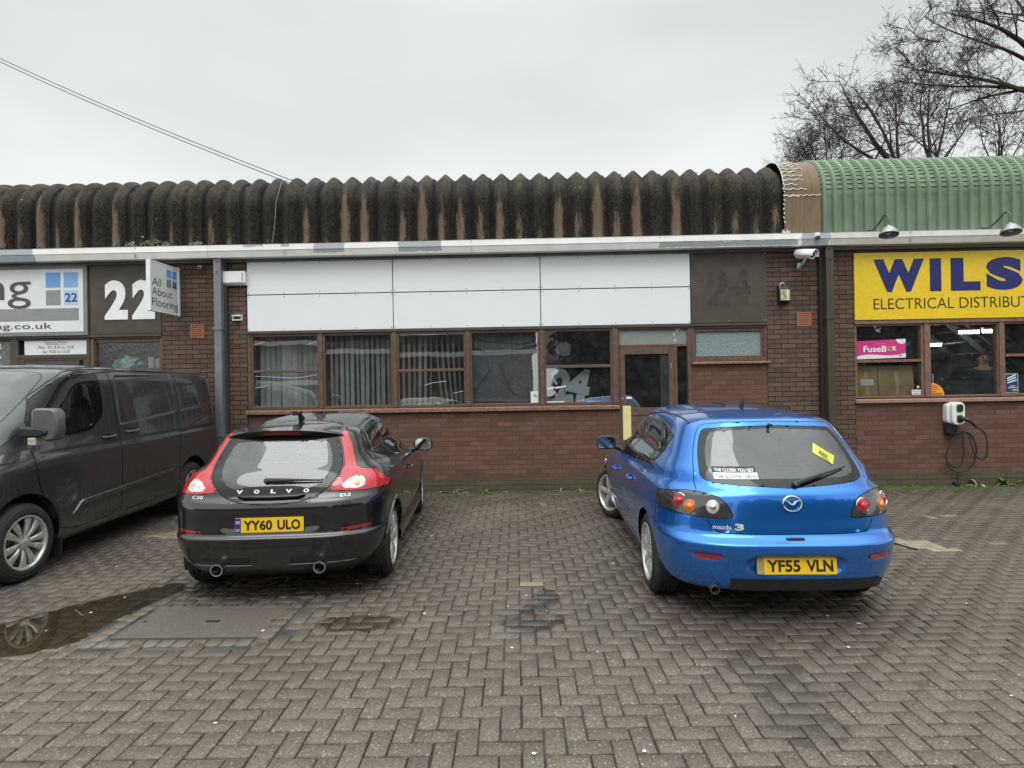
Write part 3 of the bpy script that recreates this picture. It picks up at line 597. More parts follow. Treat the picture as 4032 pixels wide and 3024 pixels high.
# --- gutters with grey bare patches and white paint
def gut_mat(dx):
    t = NT('white painted gutter'); co = t.coord('Object', loc=(dx, 0, -DZ)); s = t.n('SeparateXYZ'); t.L.new(co, s.inputs[0]); nz = t.noise(9, 5, .6)
    wx = t.math('ADD', s.outputs[0], t.math('MULTIPLY', t.math('SUBTRACT', nz, .5), .14)); wz = t.math('ADD', s.outputs[2], t.math('MULTIPLY', t.math('SUBTRACT', t.noise(14, 4), .5), .06)); m = None
    def band(v, a, b, e=.006): return t.math('MULTIPLY', t.ramp(v, a - e, a + e), t.ramp(v, b + e, b - e))
    for x0, x1, z0, z1 in ((-30, -7.6, 0, 9), (-4.3, -4.0, 3.85, 3.905), (-3.72, -3.58, 3.84, 3.9), (-3.2, -2.72, 3.745, 3.905), (-1.88, -1.22, 3.735, 9), (2.16, 4.25, 3.715, 3.79), (4.3, 4.72, 0, 9)):
        b = t.math('MULTIPLY', band(wx, x0, x1), band(wz, z0, z1)); m = b if m is None else t.math('MAXIMUM', m, b)
    white = t.mix(t.ramp(t.noise(4, 5), .35, .7), (.74, .74, .69), (.82, .82, .78)); white = t.mix(t.ramp(t.noise(17, 5, .7, t.coord(scale=(1, 1, .4))), .6, .8, 0, .4), white, (.36, .35, .30))
    t.set(col=t.mix(m, white, t.mix(nz, (.30, .33, .35), (.43, .46, .48))), rough=.42); return t.m
M['gutter'] = gut_mat(0.); gut_l = gut_mat(-8.8508)
GP = [(9.10, 3.886), (9.095, 3.892), (9.108, 3.892), (9.25, 3.885), (9.25, 3.70), (9.15, 3.695), (9.128, 3.703), (9.102, 3.79), (9.094, 3.80)]
for u, a, b, mt in ((unit_l, UX[0], UX[1], gut_l), (unit_m, UX[1], 4.74, M['gutter']), (unit_r, 4.74, UX[3], simple('cream painted gutter', (.62, .61, .56), .42, var=.06))):
    g = G(); g.prism(GP, lambda y, z: (a + .002, y, z), lambda y, z: (b - .002, y, z)); wb(g, 'gutter', mt, u)
    g = G(); x = a + 1.2
    while x < b: g.box(x, x + .012, 9.097, 9.11, 3.72, 3.884); x += 2.9
    wbe(g, 'joint', M['steel'], u)
    g = G(); g.box(a, b, 9.255, 9.31, 3.70, 3.86); g.box(a, b, 9.285, 9.33, 3.665, 3.699); wb(g, 'soffit', simple('grey soffit board', (.20, .20, .185), .55, var=.25, scale=6) if u is not unit_r else simple('pale grey soffit', (.36, .36, .35), .5, var=.12, scale=6), u)
# --- rainwater pipes
def pipe(parent, xm, mat, back, side):
    g = G(); hw = .0585; g.box(xm - hw, xm + hw, 9.16, 9.262, .05, 3.698); p = wb(g, 'drainpipe', mat, parent, bev=.006)
    g = G(); g.box(*((xm + hw - .004, xm + hw + .035) if side > 0 else (xm - hw - .055, xm - hw + .004)), 9.263, PY - .001, .0, 3.66); wb(g, 'backing_channel', back, p)
    g = G()
    for z in (2.575, .9): g.box(xm - hw - .012, xm + hw + .012, 9.150, 9.275, z, z + .045)
    wbe(g, 'bracket', mat, p, bev=.004)
    g = G()
    for z in (3.66, 3.5): g.lathe([(0, .014), (.016, .012), (.02, 0)], (xm, 9.159, z), (0, -1, 0), 8)
    wbe(g, 'bolt', mat, p)
pipe(unit_m, -4.745, M['grey_metal'], simple('dark back channel', (.05, .05, .05), .6), 1)
pipe(unit_r, 4.752, M['olive_metal'], simple('dark olive channel', (.022, .018, .014), .6), -1)
# --- air bricks
def airbrick(parent, x0, x1, z0, z1):
    g = G(); g.box(x0, x1, PY - .006, PY + .05, z0, z1); a = wb(g, 'air_brick', M['terracotta'], parent, bev=.002); g = G(); n = 6
    for i in range(n):
        z = z0 + .03 + (z1 - z0 - .05) * i / (n - 1)
        for k in range(7): x = x0 + .022 + k * (x1 - x0 - .04) / 7; g.box(x, x + .019, PY - .0085, PY - .005, z - .006, z + .006)
    wb(g, 'grille', M['dark'], a)
airbrick(unit_l, -5.27, -5.055, 2.479, 2.694); airbrick(unit_m, 4.32, 4.533, 2.488, 2.703)

# --- roofs
def roof_path(top, rad, zc0=3.875, y0=9.275, back=15.5, n_arc=26, n_v=10):
    zc = top - rad; p = [(y0, zc0 + (zc - zc0) * i / n_v) for i in range(n_v)]
    for i in range(n_arc + 1): a = math.pi - (math.pi / 2) * i / n_arc; p.append((y0 + rad + rad * math.cos(a), zc + rad * math.sin(a)))
    for y in (10.4, 11.2, 12.5, back): p.append((y, top - .012 * (y - y0 - rad)))
    return p
def corrugated(name, parent, x0, x1, path, prof, dx, mat, crimp=None, sheet=None):
    P = np.array(path); d = np.gradient(P, axis=0); N = np.c_[-d[:, 1], d[:, 0]]; N /= np.linalg.norm(N, axis=1)[:, None]; N = np.where((N[:, :1] > .01) | (N[:, 1:] < -.01), -N, N)
    s = np.r_[0, np.cumsum(np.linalg.norm(np.diff(P, axis=0), axis=1))]; xs = np.arange(x0, x1 + dx / 2, dx); xs[-1] = x1
    X, S = np.meshgrid(xs, s); h = prof(X)
    if crimp is not None: h = h + crimp(X, S, h)
    if sheet is not None: h = h + sheet(X)
    V = np.stack([X, P[:, 0][:, None] + N[:, 0][:, None] * h, P[:, 1][:, None] + N[:, 1][:, None] * h], -1); nr, nc = X.shape
    idx = np.arange(nr * nc).reshape(nr, nc); F = np.stack([idx[:-1, :-1], idx[:-1, 1:], idx[1:, 1:], idx[1:, :-1]], -1).reshape(-1, 4)
    g = G(); g.v = [tuple(p) for p in V.reshape(-1, 3)]; g.f = [tuple(f) for f in F]; g.mi = [0] * len(g.f); return wb(g, name, mat, parent, smooth=True)
PIT, PH = .3052, -3.335
def prof_d(X): a = np.cos(2 * np.pi * (X - PH) / PIT); return .054 * np.arcsin(.95 * a) / 1.2532
def sheet_d(X): k = np.floor((X - PH - .1) / (PIT * 3)); return .007 * ((k * 37 % 5) / 5) + .020 * (((X - PH - .1) / (PIT * 3) - k) < .05)
def mat_asb():
    t = NT('mossy asbestos cement'); co = t.coord(); s = t.n('SeparateXYZ'); t.L.new(co, s.inputs[0])
    ph = t.math('MULTIPLY', t.math('SUBTRACT', s.outputs[0], PH), 2 * math.pi / PIT)
    flank = t.math('COSINE', t.math('ADD', ph, .55))                 # bare strips down the left flank of each corrugation
    rnd = t.n('TexWhiteNoise', noise_dimensions='1D'); t.L.new(t.math('FLOOR', t.math('DIVIDE', t.math('SUBTRACT', s.outputs[0], PH - .15), PIT)), rnd.inputs['W'])
    stretch = t.coord(scale=(6, 3, 1.2)); n1 = t.noise(3, 6, .7, stretch, .4); n2 = t.noise(26, 6, .7); n3 = t.noise(3.3, 5)
    low = t.ramp(t.math('ADD', s.outputs[2], t.math('MULTIPLY', rnd.outputs[0], -.5)), 4.55, 3.95, -.45, .0, False)
    bare = t.ramp(t.math('ADD', t.math('ADD', t.math('ADD', t.math('MULTIPLY', flank, .30), t.math('MULTIPLY', n1, 1.0)), t.math('ADD', t.math('MULTIPLY', rnd.outputs[0], .42), t.math('MULTIPLY', t.noise(45, 4, .7), .25))), low), .90, 1.16)
    lich = t.mix(t.ramp(n2, .35, .68), (.009, .008, .007), (.050, .043, .033)); lich = t.mix(t.math('MULTIPLY', t.ramp(s.outputs[2], 4.45, 5.05), t.ramp(n3, .35, .7, .3, .9)), lich, t.mix(n2, (.045, .04, .032), (.17, .15, .12)))
    val = t.ramp(t.math('COSINE', ph), .0, -.9, 0, .75); lich = t.mix(t.math('MULTIPLY', val, t.ramp(n1, .3, .6)), lich, (.008, .008, .008))
    tan_ = t.mix(t.noise(40, 5, .7), (.105, .072, .051), (.22, .155, .112))
    c = t.mix(bare, lich, tan_); sp = t.ramp(t.noise(30, 2, .4), .77, .80); c = t.mix(sp, c, (.42, .40, .34))
    t.set(col=c, rough=.93, spec=.2, nrm=t.bump(t.math('ADD', n2, t.math('MULTIPLY', n1, .5)), .9, .02)); return t.m
M['asbestos'] = mat_asb()
pd = roof_path(5.075, .56)
corrugated('roof', unit_l, UX[0], UX[1] - .001, pd, prof_d, PIT / 20, M['asbestos'], sheet=sheet_d)
corrugated('roof', unit_m, UX[1] + .001, 4.12, pd, prof_d, PIT / 20, M['asbestos'], sheet=sheet_d)
# sheet laps (dark lines) and fixing bolts on the old sheets
for u, a, b in ((unit_l, UX[0], UX[1]), (unit_m, UX[1], 4.15)):
    g = G(); k = math.ceil((a - PH) / PIT)
    while PH + k * PIT < b:
        x = PH + k * PIT
        if k % 2 == 0: g.lathe([(0, .02), (.012, .016), (.018, 0)], (x + .02, 9.275 - .06, 3.93), (0, -1, 0), 8)
        k += 1
    wbe(g, 'roof_bolt', M['dark'], u)
# brown flashing between the roofs
t = NT('rusty brown flashing'); n = t.noise(5, 5); st = t.noise(4, 5, .6, t.coord(scale=(8, 1, .6))); t.set(col=t.mix(t.ramp(st, .4, .7), t.mix(n, (.13, .082, .038), (.23, .15, .075)), (.10, .08, .055)), rough=.6)
for u_, xs_ in ((unit_l, range(-26, -5, 4)), (unit_m, range(-4, 24, 4))):      # raised edges where one sheet laps the next
    for k_ in xs_:
        xl = PH + k_ * PIT + .10
        if UX[0] < xl < 4.05: corrugated('sheet_lap', u_, xl, xl + .018, pd, lambda X: prof_d(X) + .024, .009, M['dark'])
corrugated('flashing', unit_m, 4.10, 4.66, roof_path(5.16, .6), lambda X: .0 * X + .05, .05, t.m)
g = G(); rp = roof_path(5.16, .6); rr = random.Random(3)          # white sealant runs and rivets
for i, s_ in enumerate(range(9, 30, 2)):
    y, z = rp[s_]; ny, nz = (y - 9.875) / .6, (z - 4.56) / .6
    if z < 4.56: ny, nz = -1, 0
    pts = [(4.095 + q * .035, y + ny * .056, z + nz * .056 + .012 * math.sin(q * 1.7 + i)) for q in range(0, rr.randint(7, 11))]; g.tube(pts, [.008 * rr.uniform(.5, 1.2) for _ in pts], 5)
pts = [(4.10 + q * .035, 9.275 - .058, 4.5 + .012 * math.sin(q * 2.1)) for q in range(17)]; g.tube(pts, .007, 5)
for s_ in range(3, 34): y, z = rp[s_]; ny, nz = ((y - 9.875) / .6, (z - 4.56) / .6) if z > 4.56 else (-1, 0); g.tube([(4.098 + rr.uniform(-.012, .012), y + ny * .054, z + nz * .054), (4.098 + rr.uniform(-.012, .012), y + ny * .054 + .01, z + nz * .054 + .03)], .007, 4)
wbe(g, 'sealant', M['paper'], unit_m)
GPIT = .1605
def prof_g(X):
    u = ((X - 4.67) / GPIT) % 1.0; return .046 * np.clip(np.minimum(u - .1, .60 - u) / .10, 0, 1) + .006
def crimp_g(X, S, h): 
    k = np.clip((S - .62) / .05, 0, 1) * np.clip((1.75 - S) / .05, 0, 1); ph = (S / .073) % 1.0; return k * (.016 * (1 - ph) * (1 - np.clip((h - .006) / .040, 0, 1)) + .0015 * (1 - ph))
pg = roof_path(5.19, .6, n_arc=150, n_v=14)
t = NT('green coated steel'); n = t.noise(3, 5); st = t.noise(5, 5, .65, t.coord(scale=(9, 2, .5))); t.set(col=t.mix(t.ramp(st, .52, .78, 0, .55), t.mix(t.ramp(n, .3, .7), (.135, .185, .125), (.18, .238, .163)), (.085, .10, .072)), rough=.48, spec=.35)
corrugated('roof', unit_r, 4.662, UX[3], pg, prof_g, GPIT / 22, t.m, crimp=crimp_g)
# rooms behind the glass
def room(name, parent, x0, x1, depth, zf, mat):
    g = G(); y0, y1 = WALL_Y + .32, WALL_Y + depth
    for a in ((x0, x1, y1, y1 + .1, zf, 3.3), (x0 - .1, x0, y0, y1, zf, 3.3), (x1, x1 + .1, y0, y1, zf, 3.3), (x0, x1, y0, y1, zf - .1, zf), (x0, x1, y0, y1, 3.3, 3.4)): g.box(*a)
    return g.build(name, mat, parent, world=True)
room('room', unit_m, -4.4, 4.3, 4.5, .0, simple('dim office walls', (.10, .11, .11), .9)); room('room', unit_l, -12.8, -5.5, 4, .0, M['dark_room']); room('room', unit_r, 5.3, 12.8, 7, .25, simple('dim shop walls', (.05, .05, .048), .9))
g = G(); g.box(-12.9, 12.9, 16, 16.2, -.2, 4.7); g.box(-13.0, -12.9, 9.7, 16, -.2, 4.7); g.box(12.9, 13, 9.7, 16, -.2, 4.7); g.build('rear_wall', M['brick_wall'], unit_m, world=True)
# ------------------------------------------------------------------ signs, lamps, cameras and other things on the facade
def sign_board(name, label, x0, x1, z0, z1, Y, mat, th=.03, fw=0, fm=None):
    g = G(); g.box(x0, x1, Y, Y + th, z0, z1); o = wb(g, name, mat, None); tag(o, label, 'sign')
    if fw: g = G(); frame_rect(g, x0 - fw, x1 + fw, z0 - fw, z1 + fw, fw, Y - .008, Y + th); wb(g, 'frame', fm, o, bev=.003)
    return o
# yellow sign of the right unit
SY = WALL_Y - .045
ys = sign_board('shop_sign', 'long yellow shop sign with big navy letters over the right hand windows', 5.20, 12.6, 2.565, 3.607, SY, M['sign_yellow'])
lz = (2.992, 3.503)
for s_, a, b in (('W', 5.492, 6.273), ('I', 6.36, 6.535), ('L', 6.68, 7.135), ('S', 7.222, 7.782), ('O', 7.85, 8.48), ('N', 8.58, 9.12)):
    v, f = text_fit(s_, a, b, *lz, bold=.07); g = G(); g.add([(x, SY - .003, z) for x, z in v], f); wb(g, 'lettering', M['navy'], ys)
wb(wall_text('ELECTRICAL DISTRIBUTORS', 5.487, 8.30, 2.724, 2.892, SY - .003, bold=-.006), 'lettering', M['ink'], ys)
# white sign of the left unit
nf = sign_board('shop_sign', 'white grey-framed shop sign with blue squares left of the numeral panel', -12.5, -6.968, 2.613, 3.612, WALL_Y - .05, M['sign_white'], fw=.065, fm=simple('olive grey frame', (.20, .20, .175), .45))
NY = WALL_Y - .053
for a, b, c, d, mt in ((-7.571, -7.335, 3.317, 3.556, 'blue_sq'), (-7.281, -7.052, 3.315, 3.554, 'blue_sq2'), (-7.571, -7.335, 3.036, 3.274, 'grey_sq'), (-7.281, -7.052, 3.036, 3.274, 'blue_sq3'), (-12.4, -7.045, 2.79, 2.985, 'grey_sq')):
    g = G(); g.box(a, b, NY, NY + .002, c, d); wb(g, 'print', M[mt], nf)
wb(wall_text('22', -7.262, -7.064, 3.085, 3.225, NY - .003, bold=.012), 'lettering', simple('slate lettering', (.03, .04, .10), .5), nf)
wb(wall_text('ng', -8.58, -7.815, 3.135, 3.425, NY - .003, ref='n'), 'lettering', M['ink_grey'], nf)
wb(wall_text('allaboutflooring.co.uk', -9.9, -7.48, 2.665, 2.757, NY - .003, ref='l'), 'lettering', M['ink_grey'], nf)
# projecting sign, a double faced tray on the pier
pj = empty('projecting_sign', (-5.45, WALL_Y, 0), 'white projecting sign sticking out from the brick pier beside the numerals', 'sign')
ang = R(0); X0, Y0s, X1, Y1s = -5.53, 9.30, -5.40, 8.47      # near edge comes out towards the camera
g = G(); dx, dy = -.012, 8.55 - 9.29
def pjp(u, off=0.): return (-5.432 + dx * u + off, 9.29 + dy * u)
zt, zb = 3.570, 2.82
def slab(g, u0, u1, z0, z1, t0, t1):
    p = [pjp(u0, t0), pjp(u1, t0), pjp(u1, t1), pjp(u0, t1)]; g.add([(x, y, z0) for x, y in p] + [(x, y, z1) for x, y in p], [(0, 1, 2, 3), (7, 6, 5, 4)] + [(i, i + 4, (i + 1) % 4 + 4, (i + 1) % 4) for i in range(4)])
g = G(); slab(g, .06, .96, zb + .015, zt - .015, -.02, .02); wb(g, 'panel', M['sign_white'], pj)
g = G(); slab(g, 0, .06, zb - .01, zt + .01, -.032, .032); slab(g, .96, 1.0, zb, zt, -.032, .032); slab(g, .06, .96, zt - .015, zt, -.026, .026); slab(g, .06, .96, zb, zb + .015, -.026, .026); wb(g, 'frame', M['white_plastic'], pj, bev=.003)
def pj_put(v, f, name, mat, th=.0215):
    g = G(); g.add([(*pjp(1 - u, th), z) for u, z in v], f); wb(g, name, mat, pj)
for s_, u1, a in (('All', .37, 3.205), ('About', .76, 3.065), ('Flooring', .98, 2.905)):
    pj_put(*text_fit(s_, .075, .075 + u1 * .93 - .05, a, a + .118, ref='A'), 'lettering', M['ink_grey'])
for a, b, c, d, mt in ((.55, .70, 3.375, 3.50, 'blue_sq'), (.74, .89, 3.375, 3.50, 'blue_sq'), (.55, .70, 3.225, 3.35, 'grey_sq'), (.74, .89, 3.225, 3.35, 'blue_sq2')): pj_put(np.array([(a, c), (b, c), (b, d), (a, d)]), [(0, 1, 2, 3)], 'print', M[mt])
pj_put(*text_fit('22', .755, .875, 3.245, 3.325, bold=.03), 'lettering', M['ink'], .0235)

# alarm box, dummy box, small brackets, cameras, wall lamp
al = empty('alarm_box', (-4.56, PY, 3.4), 'blank white alarm box high on the brick pier beside the grey drainpipe', 'alarm box')
a, zt_ = ad(-4.75, 3.53, 9.24); b, zb_ = ad(-4.391, 3.30, 9.24)
g = G(); g.prism([(a, zb_ + .045), (a, zt_), (b, zt_), (b, zb_ + .045)], lambda x, z: (x, 9.235, z), lambda x, z: (x, PY - .001, z)); g.prism([(a, zb_ + .044), (b, zb_ + .044), (b, zb_ + .01), (a, zb_ + .01)], lambda x, z: (x, 9.235 + (zb_ + .045 - z) * 1.2, z), lambda x, z: (x, PY - .001, z)); wb(g, 'cover', M['white_plastic'], al, bev=.008)
g = G(); g.box(b - .05, b - .035, 9.232, 9.236, zb_ + .07, zt_ - .03); wb(g, 'slot', M['grey_metal'], al)
br = empty('floodlight_bracket', (-4.51, PY, 2.8), 'small empty white metal bracket on the brick pier below the alarm box', 'bracket')
g = G(); g.box(-4.595, -4.43, PY - .012, PY - .001, 2.735, 2.83); g.box(-4.585, -4.44, PY - .05, PY - .012, 2.80, 2.826); g.box(-4.575, -4.45, PY - .045, PY - .012, 2.735, 2.752); wb(g, 'plate', M['dirty_white'], br, bev=.003)
g = G(); g.box(-4.56, -4.46, PY - .03, PY - .013, 2.765, 2.79); g.lathe([(0, .02), (.01, .02), (.012, 0)], (-4.53, PY - .03, 2.778), (0, -1, 0), 8); g.tube([(-4.50, PY - .01, 2.735), (-4.495, PY - .02, 2.69), (-4.52, PY - .004, 2.65)], .005, 6); wbe(g, 'fixing', M['black_plastic'], br)
mc = empty('mini_camera', (-5.09, PY, 3.59), 'tiny white dome sensor under the gutter beside the projecting sign', 'camera')
g = G(); g.lathe([(0, .09), (.022, .085), (.03, .06), (.03, .0)], (-5.09, PY, 3.60), (.25, -1, -.25), 16); wb(g, 'body', M['dirty_white'], mc, smooth=True); g = G(); g.lathe([(0, .094), (.016, .092), (.018, .086)], (-5.09, PY, 3.60), (.25, -1, -.25), 14); wb(g, 'lens', M['black_gloss'], mc, smooth=True)
wl = empty('wall_lamp', (4.1, PY, 3.0), 'unlit black bulkhead lamp with clear lens on the right brick pier', 'lamp')
g = G(); zt_, zb_, xa, xb = 3.125, 2.865, 4.005, 4.165
g.prism([(PY - .001, zt_), (PY - .075, zt_ - .005), (PY - .10, zt_ - .07), (PY - .10, zb_ + .005), (PY - .06, zb_ - .02), (PY - .001, zb_ - .02)], lambda y, z: (xa, y, z), lambda y, z: (xb, y, z)); wb(g, 'housing', M['black_plastic'], wl, bev=.006)
g = G(); g.box(xa + .012, xb - .004, PY - .116, PY - .101, zb_ + .015, zt_ - .075); lens = wb(g, 'lens', None or simple('yellowed lamp lens', (.42, .39, .26), .2, var=.45, scale=18, coat=1.), wl, bev=.005)
g = G(); g.box(xb - .055, xb - .035, PY - .119, PY - .115, zb_ + .03, zt_ - .085); wb(g, 'tube', M['paper'], lens)
g = G(); g.tube([(4.05, PY - .03, 3.125), (4.05, PY - .03, 3.15), (4.075, PY - .03, 3.168), (4.105, PY - .03, 3.165), (4.115, PY - .02, 3.15)], .008, 6); wb(g, 'cable', M['white_plastic'], wl, smooth=True)
cc = empty('security_camera', (4.34, PY, 3.45), 'white bullet security camera on the right brick pier under the gutter', 'camera')
A = Vector((4.27, 9.2, 3.585)); D = Vector((.52, -.82, -.2)).normalized()
g = G(); g.lathe([(0, -.005), (.05, -.005), (.068, .012), (.07, .05), (.07, .26), (.063, .262), (.06, .25), (0, .25)], A, D, 24); wb(g, 'body', M['white_plastic'], cc, smooth=True)
g = G(); U = D.cross(Vector((0, 0, 1))).normalized(); W = U.cross(D)
arc = [(math.cos(R(q)), math.sin(R(q))) for q in range(-20, 201, 10)]; vs = []; 
for h in (.0, .31):
    for c, s_ in arc: vs.append(tuple(A + D * h + U * .081 * c + W * .081 * s_))
k = len(arc); g.add(vs, [(i, i + 1, k + i + 1, k + i) for i in range(k - 1)]); sh = wb(g, 'sunshield', M['white_plastic'], cc, smooth=True); md = sh.modifiers.new('t', 'SOLIDIFY'); md.thickness = .004
g = G(); g.lathe([(0, .256), (.05, .256), (.05, .251)], A, D, 20); g.lathe([(.03, .262), (.034, .262), (.034, .25), (.03, .25)], A, D, 20, closed=True); wb(g, 'lens', M['black_gloss'], cc, smooth=True)
g = G(); g.tube([tuple(A + D * .16 - W * .064), tuple(A + D * .13 - W * .12), (4.36, 9.25, 3.42), (4.345, 9.31, 3.40)], [.016, .014, .017, .02], 10); g.box(4.325, 4.375, PY - .03, PY - .001, 3.385, 3.475); wb(g, 'arm', M['dirty_white'], cc, smooth=True)
# gooseneck lamps over the yellow sign
def goose(x, label):
    e = empty('gooseneck_lamp', (x, 9.2, 3.82), label, 'lamp', 'gooseneck lamps over the yellow sign')
    P = [(x, 9.2, 3.905), (x + .0, 9.10, 3.915), (x, 9.0, 3.945), (x - .005, 8.9, 4.0), (x - .01, 8.83, 4.04), (x - .012, 8.76, 4.055), (x - .014, 8.72, 4.03), (x - .015, 8.70, 3.97), (x - .016, 8.70, 3.87)]
    C3 = [P[0]] + chaikin(P, 2, False) + [P[-1]]
    g = G(); g.tube(C3, .0125, 10); wb(g, 'arm', simple('dark grey iron', (.11, .115, .12), .4, metal=.4), e, smooth=True)
    g = G(); g.box(x - .03, x + .03, 9.18, 9.23, 3.885, 3.935); wb(g, 'mount', M['black_plastic'], e, bev=.004)
    ax = Vector((-.12, -.22, -1)).normalized(); o = Vector((x - .016, 8.70, 3.87))
    g = G(); g.lathe([(0, -.005), (.025, 0), (.03, .02), (.07, .04), (.095, .065), (.098, .085), (.118, .10), (.128, .13), (.13, .15), (.124, .15), (.09, .06), (.02, .03)], o, ax, 28); wb(g, 'shade', M['steel'], e, smooth=True)
    g = G(); g.lathe([(0, .14), (.03, .13), (.035, .10), (.02, .04)], o, ax, 14); wb(g, 'bulb', M['paper'], e, smooth=True)
goose(5.383, 'gooseneck lamp over the yellow sign, nearer to the brown flashing'); goose(7.13, 'gooseneck lamp over the yellow sign, further from the brown flashing')
# little box on the gutter joint and little cam by the flashing
e = empty('sensor_box', (4.52, 9.06, 3.82), 'small black and white sensor clipped to the gutter near the brown flashing', 'sensor'); x_ = 4.62
g = G(); g.box(4.49, 4.555, 9.06, 9.098, 3.82, 3.884); wb(g, 'clip', M['white_ink'], e); g = G(); g.lathe([(0, .02), (.034, .02), (.034, .0), (0, 0)], (4.522, 9.062, 3.80), (0, -1, 0), 14); wb(g, 'sensor', M['black_plastic'], e, smooth=True)
e = empty('sensor_box', (4.09, 9.1, 3.93), 'small grey junction box sitting on the gutter at the end of the dark roof', 'sensor')
g = G(); g.box(4.04, 4.14, 9.12, 9.19, 3.90, 3.955); wb(g, 'box', M['dirty_white'], e, bev=.006); g = G(); g.lathe([(0, .01), (.014, .01), (.014, 0)], (4.065, 9.12, 3.94), (0, -1, 0), 10); g.lathe([(0, .01), (.012, .01), (.012, 0)], (4.115, 9.12, 3.945), (0, -1, 0), 10); wbe(g, 'gland', M['black_plastic'], e)

# car charger with its cable
ch = empty('car_charger', (6.7, WALL_Y, 1.08), 'white and green wall mounted car charger with a looped black cable', 'charger')
def rrect(x0, x1, z0, z1, r, n=6):
    return [(cx + r * math.cos(R(a0 + 90 * k / n)), cz + r * math.sin(R(a0 + 90 * k / n))) for cx, cz, a0 in ((x1 - r, z1 - r, 0), (x0 + r, z1 - r, 90), (x0 + r, z0 + r, 180), (x1 - r, z0 + r, 270)) for k in range(n + 1)]
a, zt_ = ad(6.632, 1.262, 9.22); b, zb_ = ad(6.872, .905, 9.2)
g = G(); g.fprism(rrect(a + .03, b, zb_, zt_, .075), 9.165, WALL_Y - .001); g.fprism(rrect(a, b - .01, zb_ + .02, zt_ - .015, .06), 9.24, WALL_Y - .002); wb(g, 'body', M['white_plastic'], ch, bev=.012, smooth=True)
green = simple('green ring', (.16, .42, .05), .35)
for i, zc in enumerate((zt_ - .09, zb_ + .095)):
    g = G(); g.fprism(rrect(a + .085, b - .035, zc - .062, zc + .062, .035), 9.158, 9.166); ri = wb(g, 'socket_ring', green, ch)
    g = G(); g.fprism(rrect(a + .094, b - .044, zc - .053, zc + .053, .03), 9.140 if i == 0 else 9.152, 9.1575); wb(g, 'socket', M['black_plastic'], ri, bev=.004)
g = G(); g.box(a + .01, b - .04, 9.27, WALL_Y - .001, .79, zb_ + .03); g.box(a + .02, b - .01, 9.20, WALL_Y - .001, .778, .80); g.box(b - .03, b - .01, 9.20, 9.215, .80, .825); wb(g, 'cable_holder', M['black_plastic'], ch, bev=.004)
zc = zb_ + .095; bx = (a + b) / 2 + .03
g = G(); g.tube([(bx, 9.16, zc), (bx + .015, 9.10, zc + .004), (bx + .05, 9.06, zc - .012), (bx + .10, 9.05, zc - .055), (bx + .155, 9.06, zc - .115)], [.042, .036, .030, .024, .017], 12); wb(g, 'plug', M['black_plastic'], ch, smooth=True)
cab = [(bx + .155, 9.06, zc - .115), (7.0, 9.08, .80), (7.035, 9.1, .62), (7.04, 9.12, .45), (7.0, 9.14, .385), (6.93, 9.15, .40), (6.87, 9.16, .50), (6.84, 9.17, .65), (6.825, 9.2, .78), (6.79, 9.21, .815), (6.72, 9.22, .80), (6.6, 9.22, .70), (6.53, 9.23, .55), (6.505, 9.24, .42), (6.54, 9.25, .28), (6.62, 9.25, .20), (6.74, 9.25, .175), (6.87, 9.25, .23), (6.95, 9.24, .36), (6.975, 9.23, .52), (6.93, 9.22, .68), (6.86, 9.2, .77), (6.8, 9.19, .81), (6.735, 9.19, .79), (6.74, 9.2, .65), (6.765, 9.21, .5), (6.75, 9.22, .36), (6.69, 9.23, .27), (6.6, 9.24, .27), (6.53, 9.255, .36)]
g = G(); g.tube([cab[0]] + chaikin(cab, 2, False) + [cab[-1]], .0115, 8); wb(g, 'cable', M['rubber'], ch, smooth=True)
g = G(); g.box(6.62, 6.69, 9.20, 9.29, -.025, .03); tag(wb(g, 'junction_box', M['black_plastic'], None, bev=.005), 'small black box on the ground below the car charger', 'box')
g = G(); g.tube([(6.745, 9.325, .15), (6.74, 9.326, .08), (6.74, 9.32, 0)], .006, 6); tag(wb(g, 'cable', M['black_plastic'], None), 'thin dark cable running down the plinth below the charger', 'cable')
# strap lying beside the blue car
g = G(); g.tube([(3.62, 6.45, .012), (3.70, 6.2, .006), (3.735, 6.0, .006), (3.76, 5.84, .008), (3.80, 5.80, .01)], [.008, .01, .01, .011, .007], 6); tag(g.build('strap', M['rubber'], smooth=True), 'black strap lying on the paving beside the blue hatchback', 'strap')

